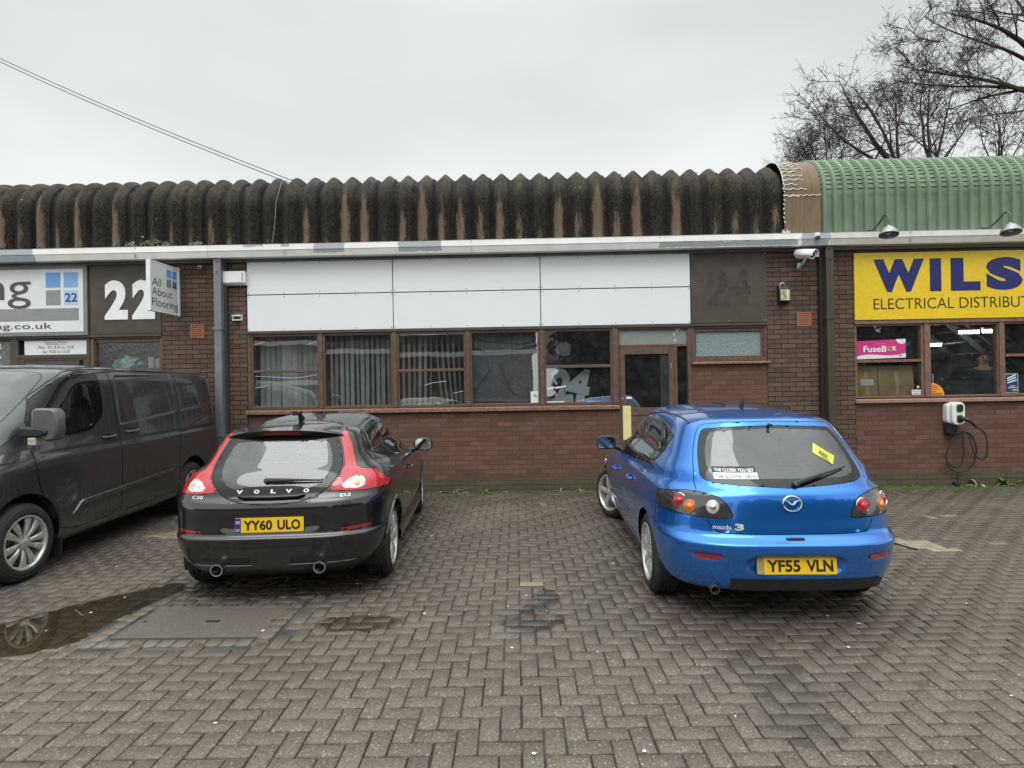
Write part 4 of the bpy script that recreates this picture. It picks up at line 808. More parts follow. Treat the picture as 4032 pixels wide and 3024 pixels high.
# ------------------------------------------------------------------ things behind the windows
def slat_g(g, x, w, ang, z0, z1, Y, lean=0., spread=0.):
    n = 8; vs = []
    for i in range(n + 1):
        u = i / n; z = z1 + (z0 - z1) * u; xx = x + lean * u * u; a = ang * (1 - spread * u); ww = w
        vs += [(xx - ww / 2 * math.cos(a), Y - ww / 2 * math.sin(a), z), (xx, Y + .006, z), (xx + ww / 2 * math.cos(a), Y + ww / 2 * math.sin(a), z)]
    g.add(vs, [(3 * i + k, 3 * i + k + 1, 3 * i + 4 + k, 3 * i + 3 + k) for i in range(n) for k in (0, 1)])
def blind(x0, x1, label, ang, seed, lean=None):
    rr = random.Random(seed); e = empty('vertical_blind', ((x0 + x1) / 2, 9.62, 2.5), label, 'blind', 'vertical blinds in the vacant unit')
    g = G(); g.box(x0, x1, 9.60, 9.65, 2.49, 2.54); wb(g, 'head_rail', M['white_plastic'], e)
    g = G(); n = int((x1 - x0) / .083); 
    for i in range(n):
        x = x0 + .04 + (x1 - x0 - .08) * i / (n - 1); l = lean(i / (n - 1)) if lean else rr.uniform(-.012, .012)
        slat_g(g, x, .089, R(ang + rr.uniform(-9, 9)), 1.33 + rr.uniform(0, .012), 2.49, 9.625, l, .0)
    wb(g, 'slats', M['sage'], e, smooth=True)
    g = G(); P = []
    for i in range(n): x = x0 + .04 + (x1 - x0 - .08) * i / (n - 1); P += [(x, 9.60, 1.345), (x + .04, 9.60, 1.335)]
    g.tube(P, .003, 4); wb(g, 'bead_chain', M['paper'], e)
blind(-4.28, -3.24, 'half open vertical blind in the leftmost window of the vacant unit', 52, 1)
blind(-3.15, -2.06, 'vertical blind turned edge on in the undivided window left of the torn one', 66, 2)
blind(-1.97, -.90, 'vertical blind whose slats bunch and splay at the bottom, middle window', 74, 3, lambda u: .10 * math.sin(math.pi * u) * (1 if u > .5 else -.2))
# dark crinkled plastic sheet in the fourth window
g = G(); nx, nz = 60, 80; rr = np.random.RandomState(2); z0, z1, x0, x1 = 1.33, 2.5, -.80, .27
ridges = [((-.78, 2.28), (-.55, 2.18), (-.2, 2.2), (.2, 2.28)), ((-.70, 2.42), (-.6, 2.35), (-.3, 2.34), (0, 2.31), (.24, 2.36)), ((-.55, 2.1), (-.52, 1.9), (-.66, 1.72), (-.76, 1.6)), ((-.35, 2.0), (-.28, 1.8), (-.2, 1.6), (-.12, 1.5)), ((-.78, 1.40), (-.5, 1.39), (-.1, 1.37), (.2, 1.38)), ((-.76, 2.5), (-.72, 2.36), (-.78, 2.24))]
X, Z = np.meshgrid(np.linspace(x0, x1, nx + 1), np.linspace(z0, z1, nz + 1)); D_ = np.zeros_like(X)
for rd in ridges:
    dm = np.full_like(X, 9.)
    for (ax, az), (bx_, bz) in zip(rd, rd[1:]):
        t_ = np.clip(((X - ax) * (bx_ - ax) + (Z - az) * (bz - az)) / ((bx_ - ax) ** 2 + (bz - az) ** 2), 0, 1); dm = np.minimum(dm, np.hypot(X - ax - t_ * (bx_ - ax), Z - az - t_ * (bz - az)))
    D_ += .026 * np.exp(-(dm / .016) ** 2)
Y = 9.47 - D_ + .01 * np.sin(X * 9 + Z * 4) + .004 * rr.randn(*X.shape).cumsum(0) * .12
g.v = [tuple(p) for p in np.stack([X, Y, Z], -1).reshape(-1, 3)]; g.f = [(j * (nx + 1) + i, j * (nx + 1) + i + 1, (j + 1) * (nx + 1) + i + 1, (j + 1) * (nx + 1) + i) for j in range(nz) for i in range(nx)]; g.mi = [0] * len(g.f)
t = NT('dark polythene'); t.set(col=t.mix(t.noise(6, 5), (.05, .06, .074), (.17, .195, .225)), rough=.2, spec=.7, nrm=t.bump(t.noise(14, 6, .7, None, 1.2), .9, .03))
tag(wb(g, 'plastic_sheet', t.m, None, smooth=True), 'dark crinkled plastic sheet covering the fourth window of the vacant unit', 'sheet')
g = G(); g.box(.13, .265, 9.372, 9.38, 1.345, 1.535); cd = tag(wb(g, 'card', M['paper'], None), 'small white card in the bottom corner of the plastic covered window', 'card')
g = G(); rr = random.Random(1)
for _ in range(14): x, z = rr.uniform(.175, .215), rr.uniform(1.44, 1.49); g.box(x, x + .012, 9.3705, 9.372, z, z + .006)
wb(g, 'mark', M['ink_grey'], cd)
# the two loose numerals
lens_m = simple('pale blue grey acrylic', (.52, .57, .62), .4, var=.08, scale=3)
for ch_, x0, x1, rot_, lab, yy in (('2', .47, .80, .06, 'loose pale numeral two leaning inside the fifth window', 9.50), ('4', .70, 1.08, -.22, 'loose pale numeral four leaning askew in front of the numeral two', 9.46)):
    v, f = text_fit(ch_, x0, x1, 1.335, 1.90, bold=.05); c, s_ = math.cos(rot_), math.sin(rot_); mx_, mz = (x0 + x1) / 2, 1.62
    g = G(); g.add([(mx_ + (x - mx_) * c - (z - mz) * s_, yy + (z - 1.33) * .05, mz + (x - mx_) * s_ + (z - mz) * c) for x, z in v], f); o = wb(g, 'loose_numeral', lens_m, None); md = o.modifiers.new('t', 'SOLIDIFY'); md.thickness = .012; tag(o, lab, 'numeral')
g = G(); rr = random.Random(8); c0 = (.66, 2.2)
pts = [(c0[0] + .13 * math.cos(R(a)) * rr.uniform(.8, 1.25), c0[1] + .105 * math.sin(R(a)) * rr.uniform(.8, 1.2)) for a in range(0, 360, 12)]; g.fprism(pts, 9.372, 9.374)
tag(wb(g, 'torn_paper', simple('torn brown paper', (.22, .21, .19), .8), None), 'ragged scrap of torn paper stuck inside the upper fifth window', 'paper')
g = G(); g.box(.375, .66, 9.374, 9.378, 1.345, 1.375); g.fprism([(.39, 1.56), (.49, 1.575), (.49, 1.595), (.39, 1.59)], 9.374, 9.377); g.fprism([(.52, 1.57), (.62, 1.59), (.69, 1.6), (.69, 1.62), (.52, 1.60)], 9.374, 9.377); tag(wb(g, 'paper_strips', M['paper'], None), 'white torn paper strips stuck to the lower fifth window', 'paper')
sc_ = empty('window_scratch_tape', (-3.8, 9.37, 1.8), 'thin strips of white tape left on the divided windows', 'tape')
for pts in (((-3.86 + -.4, 1.85), (-3.6, 1.81), (-3.25, 1.86)), ((-4.26, 1.66), (-4.05, 1.70)), ((-4.27, 2.36), (-4.10, 2.385)), ((-3.42, 2.34), (-3.26, 2.385)), ((-1.55, 1.66), (-1.42, 1.70), (-1.2, 1.72)), ((-1.1, 1.53), (-.94, 1.56))):
    g = G(); g.tube([(x, 9.371, z) for x, z in pts], .004, 4); wb(g, 'strip', M['paper'], sc_)
# right shop interior
def carton(x0, x1, z0, z1, lab, tape_x):
    e = empty('cardboard_box', ((x0 + x1) / 2, 9.75, z0), lab, 'box', 'cardboard boxes in the right shop window')
    g = G(); top, mid = z1, z0 + (z1 - z0) * .36
    g.prism([(9.42, z0), (9.42, mid), (9.47, top), (9.95, top), (9.95, z0)], lambda y, z: (x0 + .015 * (z - z0), y, z), lambda y, z: (x1 + .015 * (z - z0), y, z)); wb(g, 'carton', M['card'], e, bev=.006)
    f = lambda z: 9.418 if z < mid else 9.418 + .05 * (z - mid) / (top - mid)
    g = G(); zs = [z0 + .02, mid, z1 - .1]
    for a_, b_ in zip(zs, zs[1:]): g.add([(tape_x, f(a_) - .001, a_), (tape_x + .05, f(a_) - .001, a_), (tape_x + .05, f(b_) - .001, b_), (tape_x, f(b_) - .001, b_)], [(0, 1, 2, 3)])
    wb(g, 'tape', M['tape'], e); return e, f
e, f_ = carton(5.235, 5.60, 1.375, 1.855, 'brown cardboard box with printed lettering and white label, left one in the window', 5.40)
for s_, a, b, z in (('50 x 10 x 10 OFF', 5.30, 5.53, 1.775), ('MADE IN UK', 5.33, 5.52, 1.735)): wb(wall_text(s_, a, b, z, z + .022, f_(z) - .003), 'lettering', simple('faded print', (.16, .11, .06), .7), e)
g = G(); g.add([(5.33, f_(1.545) - .003, 1.545), (5.54, f_(1.545) - .003, 1.545), (5.535, f_(1.64) - .003, 1.64), (5.335, f_(1.64) - .003, 1.64)], [(0, 1, 2, 3)]); wb(g, 'address_label', M['paper'], e)
carton(5.612, 6.165, 1.375, 1.85, 'brown cardboard box with parcel tape down its front, right one in the window', 5.87)
g = G(); PYp = 9.372
g.add([(5.237, PYp, 1.955), (6.012, PYp, 1.972), (6.012, PYp, 2.264), (5.237, PYp, 2.236)], [(0, 1, 2, 3)]); ps = wb(g, 'window_poster', M['pink'], None); tag(ps, 'magenta and white poster in the upper left window of the right unit', 'poster')
g = G(); wave = [(5.237, 1.955), (6.012, 1.972)] + [(6.012 - .775 * k / 16, 2.043 - .05 * k / 16 - .02 * math.sin(k / 16 * 6.0)) for k in range(17)]; g.add([(x, PYp - .001, z) for x, z in wave], [tuple(range(len(wave)))])
g.add([(5.95 + .085 * math.cos(R(q)), PYp - .001, 2.262 + .075 * math.sin(R(q))) for q in range(180, 316, 9)] + [(6.012, PYp - .001, 2.264)], [tuple(range(17))]); wb(g, 'print', M['sign_white'], ps)
wb(wall_text('FuseB', 5.355, 5.715, 2.065, 2.16, PYp - .003, bold=.02), 'lettering', M['white_ink'], ps); wb(wall_text('x', 5.79, 5.865, 2.085, 2.15, PYp - .003, bold=.03), 'lettering', M['white_ink'], ps); wb(wall_text('o', 5.72, 5.785, 2.085, 2.15, PYp - .003, bold=.03), 'lettering', simple('rainbow print', (.70, .30, .10), .5, var=.8, scale=30), ps); wb(wall_text('We stock', 5.54, 5.70, 2.185, 2.205, PYp - .003), 'lettering', simple('pale pink print', (.75, .35, .5), .5), ps)
wb(wall_text('MYS', 5.26, 5.32, 1.972, 1.984, PYp - .003), 'lettering', M['grey_sq'], ps); wb(wall_text('BG', 5.905, 5.95, 2.0, 2.018, PYp - .003, bold=.03), 'lettering', M['ink_grey'], ps)
g = G(); g.add([(6.385, PYp, 1.345 + .02)] + [(6.385 + .212 * math.cos(R(q)), PYp, 1.365 + .205 * math.sin(R(q))) for q in range(0, 91, 6)], [tuple(range(17))]); os_ = wb(g, 'window_sticker', M['orange'], None); tag(os_, 'orange quarter circle sticker in the corner of the middle shop window', 'sticker')
for z, a, b in ((1.515, 6.40, 6.49), (1.49, 6.40, 6.50), (1.46, 6.40, 6.515), (1.425, 6.40, 6.47), (1.40, 6.40, 6.56), (1.385, 6.40, 6.57)): g = G(); g.box(a, b, PYp - .002, PYp - .001, z, z + .008); wb(g, 'print', simple('brown print', (.2, .07, .02), .6), os_)
def sticker(x0, x1, z0, z1, mat, lab, lines=()):
    g = G(); g.box(x0, x1, PYp, PYp + .002, z0, z1); o = wb(g, 'window_sticker', mat, None); tag(o, lab, 'sticker')
    for a, b, c, d, mt in lines: g = G(); g.box(a, b, PYp - .002, PYp - .001, c, d); wb(g, 'print', mt, o)
sticker(6.095, 6.232, 1.385, 1.465, M['paper'], 'small white sticker low in the carton window of the right unit', ((6.11, 6.135, 1.435, 1.455, M['grey_sq']), (6.145, 6.21, 1.44, 1.448, M['ink_grey']), (6.12, 6.2, 1.405, 1.413, M['ink_grey'])))
sticker(6.155, 6.225, 1.475, 1.545, M['ink'], 'tiny black sticker above the small white one in the carton window', ((6.172, 6.208, 1.495, 1.52, M['white_ink']),))
dblue = simple('dark blue print', (.012, .045, .12), .4)
g = G(); g.box(7.535, 7.735, PYp, PYp + .002, 1.395, 1.69); po = wb(g, 'window_poster', M['sign_white'], None); tag(po, 'dark blue poster with white slogan at the right edge of the shop window', 'poster')
g = G(); g.box(7.545, 7.727, PYp - .002, PYp - .001, 1.402, 1.683); wb(g, 'print', dblue, po)
for a, b, c, d, sl in ((7.565, 7.70, 1.605, 1.625, .06), (7.57, 7.70, 1.575, 1.592, .05), (7.565, 7.71, 1.535, 1.56, .045), (7.60, 7.69, 1.495, 1.502, 0), (7.575, 7.715, 1.467, 1.475, 0), (7.64, 7.715, 1.43, 1.44, 0)):
    g = G(); g.add([(a, PYp - .0035, c), (b, PYp - .0035, c + sl), (b, PYp - .0035, d + sl), (a, PYp - .0035, d)], [(0, 1, 2, 3)]); wb(g, 'lettering', M['white_ink'] if sl != .045 else simple('pale teal print', (.3, .6, .6), .5), po)
g = G(); g.box(6.40, 6.50, 9.50, 9.62, 1.45, 1.70); g2 = wb(g, 'display_box', simple('dark violet box', (.02, .02, .06), .4), None, bev=.003); tag(g2, 'small dark display box with white edges behind the orange sticker', 'box')
g = G(); g.box(6.50, 6.515, 9.495, 9.60, 1.45, 1.705); g.box(6.395, 6.50, 9.495, 9.60, 1.70, 1.708); wb(g, 'edge', M['white_ink'], g2)
for x, y, z, w, lab in ((7.785, 10.4, 2.44, .31, 'lit strip light inside the right unit, beside the window post'), (8.18, 10.4, 2.45, .30, 'lit strip light inside the right unit, above the counter clerk'), (7.87, 11.5, 2.29, .38, 'lit strip light inside the right unit, low and far back')):
    e = empty('strip_light', (x, y, z), lab, 'lamp', 'strip lights inside the right unit'); g = G(); g.box(x - w / 2, x + w / 2, y, y + .06, z, z + .05); g.build('tube', M['lit'], e, world=True); g = G(); g.box(x - w / 2 - .02, x + w / 2 + .02, y - .01, y + .08, z + .051, z + .09); g.build('batten', M['white_plastic'], e, world=True)
e = empty('staircase', (7.3, 11, .25), 'dark steel staircase inside the right unit behind the counter', 'staircase')
stl = simple('blue grey steel', (.06, .075, .09), .5)
for y in (10.9, 11.7):
    g = G(); g.prism([(7.0, 3.3), (7.15, 3.3), (10.2, .6), (10.05, .6)], lambda x, z: (x, y, z), lambda x, z: (x, y + .05, z)); g.build('stringer', stl, e, world=True)
for k in range(12): g = G(); x = 7.2 + k * .235; z = 3.15 - k * .208; g.box(x, x + .25, 10.95, 11.7, z, z + .03); g.build('tread', stl, e, world=True)
g = G(); g.tube([(6.9, 10.85, 3.95), (10.1, 10.85, 1.3)], .025, 6); g.tube([(6.9, 10.85, 3.55), (10.1, 10.85, .95)], .018, 6); g.build('handrail', stl, e, world=True)
e = empty('counter', (7.0, 10.0, .25), 'dark blue shop counter inside the right unit below the window line', 'counter'); g = G(); g.box(6.95, 9.6, 10.1, 10.7, .25, 1.66); g.build('front', simple('dark blue laminate', (.025, .04, .08), .35), e, world=True, bev=.01); g = G(); g.box(6.92, 9.63, 10.05, 10.75, 1.66, 1.70); g.build('worktop', simple('navy worktop', (.035, .05, .09), .3), e, world=True)
e = empty('shelving', (6.0, 12, .25), 'dim shelving stacked with boxes at the back of the right unit', 'shelving'); rr = random.Random(6)
for z in (.6, 1.1, 1.6, 2.1, 2.6): g = G(); g.box(5.5, 10.5, 13, 13.5, z, z + .03); g.build('shelf', stl, e, world=True)
g = G()
for z in (.63, 1.13, 1.63, 2.13): 
    x = 5.55
    while x < 10.3: w = rr.uniform(.15, .5); g.box(x, x + w - .02, 13.0, 13.4, z, z + rr.uniform(.15, .4)); x += w
g.build('stock', simple('dim stock cartons', (.15, .11, .07), .8, var=.6, scale=3), e, world=True)
e = empty('notice', (6.2, 9.9, 2.1), 'dark teal notice hanging behind the magenta poster', 'notice'); g = G(); g.box(6.06, 6.2, 9.5, 9.505, 2.03, 2.24); wb(g, 'card', simple('teal card', (.02, .07, .075), .5), e); g = G(); g.box(6.08, 6.16, 9.497, 9.499, 2.17, 2.21); wb(g, 'print', simple('pale teal', (.12, .25, .27), .5), e)
# left unit: tins and a plastic bag on the sill inside the obscured window
for x, c, lab in ((-6.02, (.60, .60, .57), 'white paint tin on the sill of the obscured window, nearest the bag'), (-5.90, (.42, .47, .50), 'grey tin standing between the white and the orange tins'), (-5.80, (.45, .22, .13), 'orange banded tin at the right end of the window sill')):
    e = empty('paint_tin', (x, 9.5, 2.05), lab, 'tin', 'tins on the sill of the obscured window'); h = 2.19 if x < -6 else 2.165
    g = G(); g.lathe([(0, 0), (.05, 0), (.05, h - 2.02), (.047, h - 2.02 + .006), (0, h - 2.02)], (x, 9.52, 2.02), (0, 0, 1), 20); wb(g, 'tin', simple('tin %d' % int(-x * 100), c, .35), e, smooth=True)
e = empty('tin_shelf', (-6.3, 9.6, 2.0), 'shelf behind the obscured window of the left unit', 'shelf'); g = G(); g.box(-6.83, -5.76, 9.46, 9.7, 1.99, 2.018); wb(g, 'board', M['trim_grey'], e)
g = G(); bag = bmesh.new(); bmesh.ops.create_icosphere(bag, subdivisions=4, radius=1); rr = np.random.RandomState(3)
from mathutils import noise as mnoise
for v in bag.verts:
    k = 1 + .25 * mnoise.noise(v.co * 2.3) + .1 * mnoise.noise(v.co * 6); v.co = Vector((-6.45 + v.co.x * .25 * k, 9.6 + v.co.y * .1 * k, 2.09 + v.co.z * (.10 if v.co.x > .3 else .13) * k))
bag.verts.index_update(); g.add([tuple(v.co) for v in bag.verts], [[v.index for v in f.verts] for f in bag.faces]); bag.free()
t = NT('blue and green plastic bag'); f = t.noise(7, 4, .5); s = t.n('SeparateXYZ'); t.L.new(t.coord(), s.inputs[0]); t.set(col=t.mix(t.ramp(s.outputs[0], -6.50, -6.58), t.mix(t.ramp(f, .42, .56), (.10, .34, .62), (.6, .7, .75)), (.22, .5, .16)), rough=.3); tag(wb(g, 'plastic_bag', t.m, None, smooth=True), 'crumpled blue and green plastic bag behind the obscured window', 'bag')
# ------------------------------------------------------------------ the clerk glimpsed behind the counter
def person():
    e = empty('person', (8.43, 10.95, .25), 'person with short dark hair in a dark blue top standing behind the shop counter', 'person')
    def skin(name, joints, edges, mat, root=0, sub=2):
        me = bpy.data.meshes.new(name); me.from_pydata([j[:3] for j in joints], edges, []); o = bpy.data.objects.new(name, me); COL.objects.link(o); o.parent = e
        m = o.modifiers.new('skin', 'SKIN'); m.use_smooth_shade = True
        for i, j in enumerate(joints):
            d = me.skin_vertices[0].data[i]; d.radius = (j[3], j[4] if len(j) > 4 else j[3]); d.use_root = i == root
        s_ = o.modifiers.new('sub', 'SUBSURF'); s_.levels = s_.render_levels = sub; me.materials.append(mat); return o
    h = 1.76
    skin_m = simple('skin', (.42, .22, .14), .5)
    # body: pelvis up to the head, arms resting on the counter, legs to the floor; facing the window (-y), turned a little to its right
    J = [(0, 0, .95, .16, .11), (0, .0, 1.12, .145, .10), (0, .01, 1.32, .17, .11), (0, .02, 1.45, .10, .08), (0, .01, 1.53, .055), (0, -.005, 1.60, .075, .085), (0, -.01, 1.68, .082, .098), (0, .0, 1.745, .06, .075),
         (.17, .02, 1.43, .062), (.22, -.04, 1.17, .045), (.17, -.24, 1.10, .036), (.13, -.30, 1.09, .03), (-.17, .02, 1.43, .062), (-.22, -.04, 1.17, .045), (-.17, -.24, 1.10, .036), (-.13, -.30, 1.09, .03),
         (.095, 0, .86, .095), (.10, -.01, .48, .06), (.10, .02, .08, .042), (.10, -.12, .035, .035), (-.095, 0, .86, .095), (-.10, -.01, .48, .06), (-.10, .02, .08, .042), (-.10, -.12, .035, .035)]
    E_ = [(0, 1), (1, 2), (2, 3), (3, 4), (4, 5), (5, 6), (6, 7), (3, 8), (8, 9), (9, 10), (10, 11), (3, 12), (12, 13), (13, 14), (14, 15), (0, 16), (16, 17), (17, 18), (18, 19), (0, 20), (20, 21), (21, 22), (22, 23)]
    skin('body', J, E_, skin_m)
    # clothing over the body, face features, hair, fingers
    top = [(x, y, z, r * 1.1 + .006, (q * 1.1 + .006)) for x, y, z, r, q in ((0, 0, .93, .165, .115), (0, 0, 1.12, .15, .108), (0, .01, 1.32, .175, .115), (0, .02, 1.445, .11, .088), (.17, .02, 1.43, .066, .066), (.22, -.04, 1.17, .05, .05), (.18, -.2, 1.11, .042, .042), (-.17, .02, 1.43, .066, .066), (-.22, -.04, 1.17, .05, .05), (-.18, -.2, 1.11, .042, .042))]
    skin('shirt', top, [(0, 1), (1, 2), (2, 3), (3, 4), (4, 5), (5, 6), (3, 7), (7, 8), (8, 9)], simple('navy work top', (.02, .03, .06), .85))
    skin('trousers', [(0, 0, .93, .168, .12), (.095, 0, .86, .10, .10), (.10, -.01, .48, .07, .07), (.10, .02, .09, .06, .06), (-.095, 0, .86, .10, .10), (-.10, -.01, .48, .07, .07), (-.10, .02, .09, .06, .06)], [(0, 1), (1, 2), (2, 3), (0, 4), (4, 5), (5, 6)], simple('dark trousers', (.02, .02, .022), .9))
    g = G()
    for s_ in (1, -1):
        for k in range(4): g.tube([(s_ * (.145 - .012 * k), -.305, 1.092), (s_ * (.13 - .016 * k), -.345, 1.095 + .002 * k), (s_ * (.12 - .016 * k), -.372 + .006 * abs(k - 1), 1.082)], [.009, .008, .006], 8)
        g.tube([(s_ * .155, -.285, 1.09), (s_ * .175, -.31, 1.085), (s_ * .165, -.335, 1.08)], [.01, .009, .007], 8)
    g.lathe([(0, .022), (.011, .016), (.016, 0)], (0, -.10, 1.645), (0, -1, -.25), 10)
    for s_ in (1, -1): g.lathe([(0, .012), (.018, .01), (.026, 0)], (s_ * .082, .005, 1.655), (s_, 0, 0), 10)
    g.build('hands_nose_ears', skin_m, e, smooth=True)
    g = G()
    for s_ in (1, -1): g.lathe([(0, .006), (.009, .003), (.011, 0)], (s_ * .032, -.098, 1.668), (0, -1, 0), 10); g.box(s_ * .032 - .016, s_ * .032 + .016, -.105, -.09, 1.69, 1.696)
    g.box(-.024, .024, -.102, -.09, 1.606, 1.612); g.build('eyes_brows_mouth', simple('dark features', (.06, .03, .025), .5), e)
    b = bmesh.new(); bmesh.ops.create_icosphere(b, subdivisions=3, radius=1)
    for v in b.verts: k = 1 + .06 * mnoise.noise(v.co * 5); v.co = Vector((v.co.x * .108 * k, .014 + v.co.y * .122 * k, 1.70 + v.co.z * .105 * k))
    bmesh.ops.delete(b, geom=[v for v in b.verts if v.co.z < 1.695 - (.08 if v.co.y > .02 else 0) or (v.co.y < -.05 and v.co.z < 1.725)], context='VERTS'); b.verts.index_update()
    g = G(); g.add([tuple(v.co) for v in b.verts], [[v.index for v in f.verts] for f in b.faces]); b.free(); g.build('hair', simple('short dark hair', (.03, .018, .012), .7), e, smooth=True)
    e.rotation_euler = (0, 0, R(-25)); e.location = (8.43, 10.95, .36)
person()
# ------------------------------------------------------------------ bare trees behind the roof, cables, weeds, the yard behind the camera
bark = simple('dark wet bark', (.035, .028, .022), .9, var=.4, scale=6)
twig_m = simple('bare twigs', (.055, .046, .038), .9, var=.3, scale=3)
class Tree:
    def __init__(s, name, loc, label, seed):
        s.e = empty(name, loc, label, 'tree', 'bare trees behind the terrace'); s.r = random.Random(seed); s.np = np.random.RandomState(seed); s.big = G(); s.tw = []
    def branch(s, p, d, L, r, lvl, maxl, wander=.22, up=.05, dens=1.):
        """grow one limb from p along d; side limbs spring along it, and every limb carries a spray of twigs"""
        rr = s.r; n = max(3, min(14, int(L / .38))); pts = [Vector(p)]; rad = [r]; d = Vector(d).normalized(); step = L / n
        for i in range(n):
            d = (d + Vector((rr.gauss(0, 1), rr.gauss(0, 1), rr.gauss(0, 1))) * wander * (.35 if lvl == 0 else .62) + Vector((0, 0, up))).normalized(); pts.append(pts[-1] + d * step); rad.append(max(.010, r * (1 - .86 * ((i + 1) / n) ** .8)))
        s.big.tube([tuple(q) for q in pts], rad, 7 if r > .06 else 4, cap=False)
        def shoot(f, lo, hi):
            i = min(int(f * n), n - 1); q = pts[i].lerp(pts[i + 1], f * n - i); dd = (pts[i + 1] - pts[i]).normalized(); ax = dd.cross(Vector((rr.gauss(0, 1), rr.gauss(0, 1), rr.gauss(0, 1)))).normalized(); return q, Matrix.Rotation(rr.uniform(R(lo), R(hi)), 3, ax) @ dd, rad[i]
        for j in range(int(L * 3.0 * dens) + 2):                       # twigs
            q, nd, ri = shoot(rr.uniform(.12, 1) ** .8, 25, 75); s.tw.append((*q, *nd, rr.uniform(.4, 1.15) * min(1.2, .4 + L * .3), min(ri * .6, .010)))
        if lvl >= maxl or L < .8: return
        k = max(3, min(14, int(L * (1.6, 1.9, 2.0)[min(lvl, 2)] * dens)))
        for j in range(k):
            f = .15 + .85 * (j + rr.random()) / k; q, nd, ri = shoot(f, 25, 62); l2 = L * rr.uniform(.32, .6) * (1.15 - .5 * f)
            s.branch(q, nd, l2, min(ri * .7, max(.012, ri * .55)), lvl + 1, maxl, wander * 1.05, up * .9, dens)
    def spray(s):
        """the fine twigs, three generations of them"""
        rs = s.np; A = np.array(s.tw); P, D, L, Rr = A[:, :3], A[:, 3:6], A[:, 6], A[:, 7]; VV, FF, off = [], [], 0
        for gen, (m, kids) in enumerate(((4, 4), (3, 2), (3, 0))):
            N = len(P); pts = np.zeros((N, m, 3)); pts[:, 0] = P; d = D / np.linalg.norm(D, axis=1, keepdims=True)
            for i in range(1, m): d = d + rs.normal(0, .28, (N, 3)) + (0, 0, .06); d /= np.linalg.norm(d, axis=1, keepdims=True); pts[:, i] = pts[:, i - 1] + d * (L / (m - 1))[:, None]
            t = pts[:, -1] - pts[:, 0]; t /= np.linalg.norm(t, axis=1, keepdims=True) + 1e-9; u = np.cross(t, rs.normal(size=(N, 3))); u /= np.linalg.norm(u, axis=1, keepdims=True) + 1e-9; w = np.cross(t, u)
            ang = np.arange(3) * 2.0944; ring = u[:, None] * np.cos(ang)[None, :, None] + w[:, None] * np.sin(ang)[None, :, None]; rad = Rr[:, None] * np.linspace(1, .45, m)[None]
            V = pts[:, :, None] + ring[:, None] * rad[:, :, None, None]; VV.append(V.reshape(-1, 3)); b = (np.arange(N) * m * 3)[:, None, None] + off; q = []
            for i in range(m - 1):
                for k in range(3): q.append((i * 3 + k, i * 3 + (k + 1) % 3, i * 3 + 3 + (k + 1) % 3, i * 3 + 3 + k))
            FF.append((b + np.array(q)[None]).reshape(-1, 4)); off += N * m * 3
            if kids:
                f = rs.uniform(.15, 1, (N, kids)) * (m - 1); i0 = np.minimum(f.astype(int), m - 2); fr = (f - i0)[..., None]; ix = np.arange(N)[:, None]; Pc = pts[ix, i0] * (1 - fr) + pts[ix, i0 + 1] * fr; dd = pts[ix, i0 + 1] - pts[ix, i0]; dd /= np.linalg.norm(dd, axis=2, keepdims=True) + 1e-9
                Dc = dd + rs.normal(0, .62, dd.shape); P, D = Pc.reshape(-1, 3), Dc.reshape(-1, 3); L = (L[:, None] * rs.uniform(.28, .62, (N, kids))).reshape(-1); Rr = np.maximum(.0055, np.repeat(Rr, kids) * .7)
        V, F = np.concatenate(VV), np.concatenate(FF); V = V - np.array(s.e.location); me = bpy.data.meshes.new('crown'); me.vertices.add(len(V)); me.vertices.foreach_set('co', V.astype(np.float32).reshape(-1)); me.loops.add(len(F) * 4); me.loops.foreach_set('vertex_index', F.astype(np.int32).reshape(-1)); me.polygons.add(len(F)); me.polygons.foreach_set('loop_start', np.arange(len(F), dtype=np.int32) * 4); me.update(); me.materials.append(twig_m)
        o = bpy.data.objects.new('crown', me); COL.objects.link(o); o.parent = s.e; return len(V)
    def done(s):
        s.big.build('trunk', bark, s.e, world=True, smooth=True); print('tree', len(s.tw), s.spray()); return s.e
def px(x, y, Y):                         # where a pixel of the photo falls at depth Y (used to read limb directions)
    d = cam.matrix_world.to_3x3() @ Vector(((x - 2016) / 2330, -(y - 1512) / 2330, -1)); return Vector((0, 0, 1.65)) + d * (Y / d.y)
# the big tree, its trunk just out of the frame on the right
Y = 21.
T = Tree('bare_tree', (19.6, Y, 0), 'large bare tree whose heavy limbs reach in from the right edge', 11)
base = Vector((19.8, Y, 0)); T.big.tube([tuple(base), (19.75, Y, 4), (19.6, Y, 8), (19.7, Y, 11), (19.9, Y, 13.5)], [.45, .38, .32, .26, .2], 10)
for a, b, r in (((4060, 365), (3590, 235), .15), ((4040, 350), (3560, 330), .12), ((4060, 200), (3800, -40), .17), ((4070, 250), (3720, 60), .12), ((4040, 350), (3740, 400), .11), ((4060, 430), (3640, 480), .06), ((4060, 140), (3980, -160), .12), ((3700, 165), (3560, 130), .05), ((4070, 60), (3900, 40), .09)):
    p, q = px(*a, Y), px(*b, Y + random.Random(a[1]).uniform(-2, 2)); zb_ = max(6., min(13.2, p.z - 1.4)); T.big.tube([(19.72, Y, zb_), ((19.72 * .45 + p.x * .55), Y, (zb_ * .35 + p.z * .65)), tuple(p)], [r * .85, r * .72, r * .62], 8) if a[0] > 3900 else None; T.branch(p, q - p, (q - p).length * 1.12, r * .6, 0, 3, .16, .0, .8)
T.done()
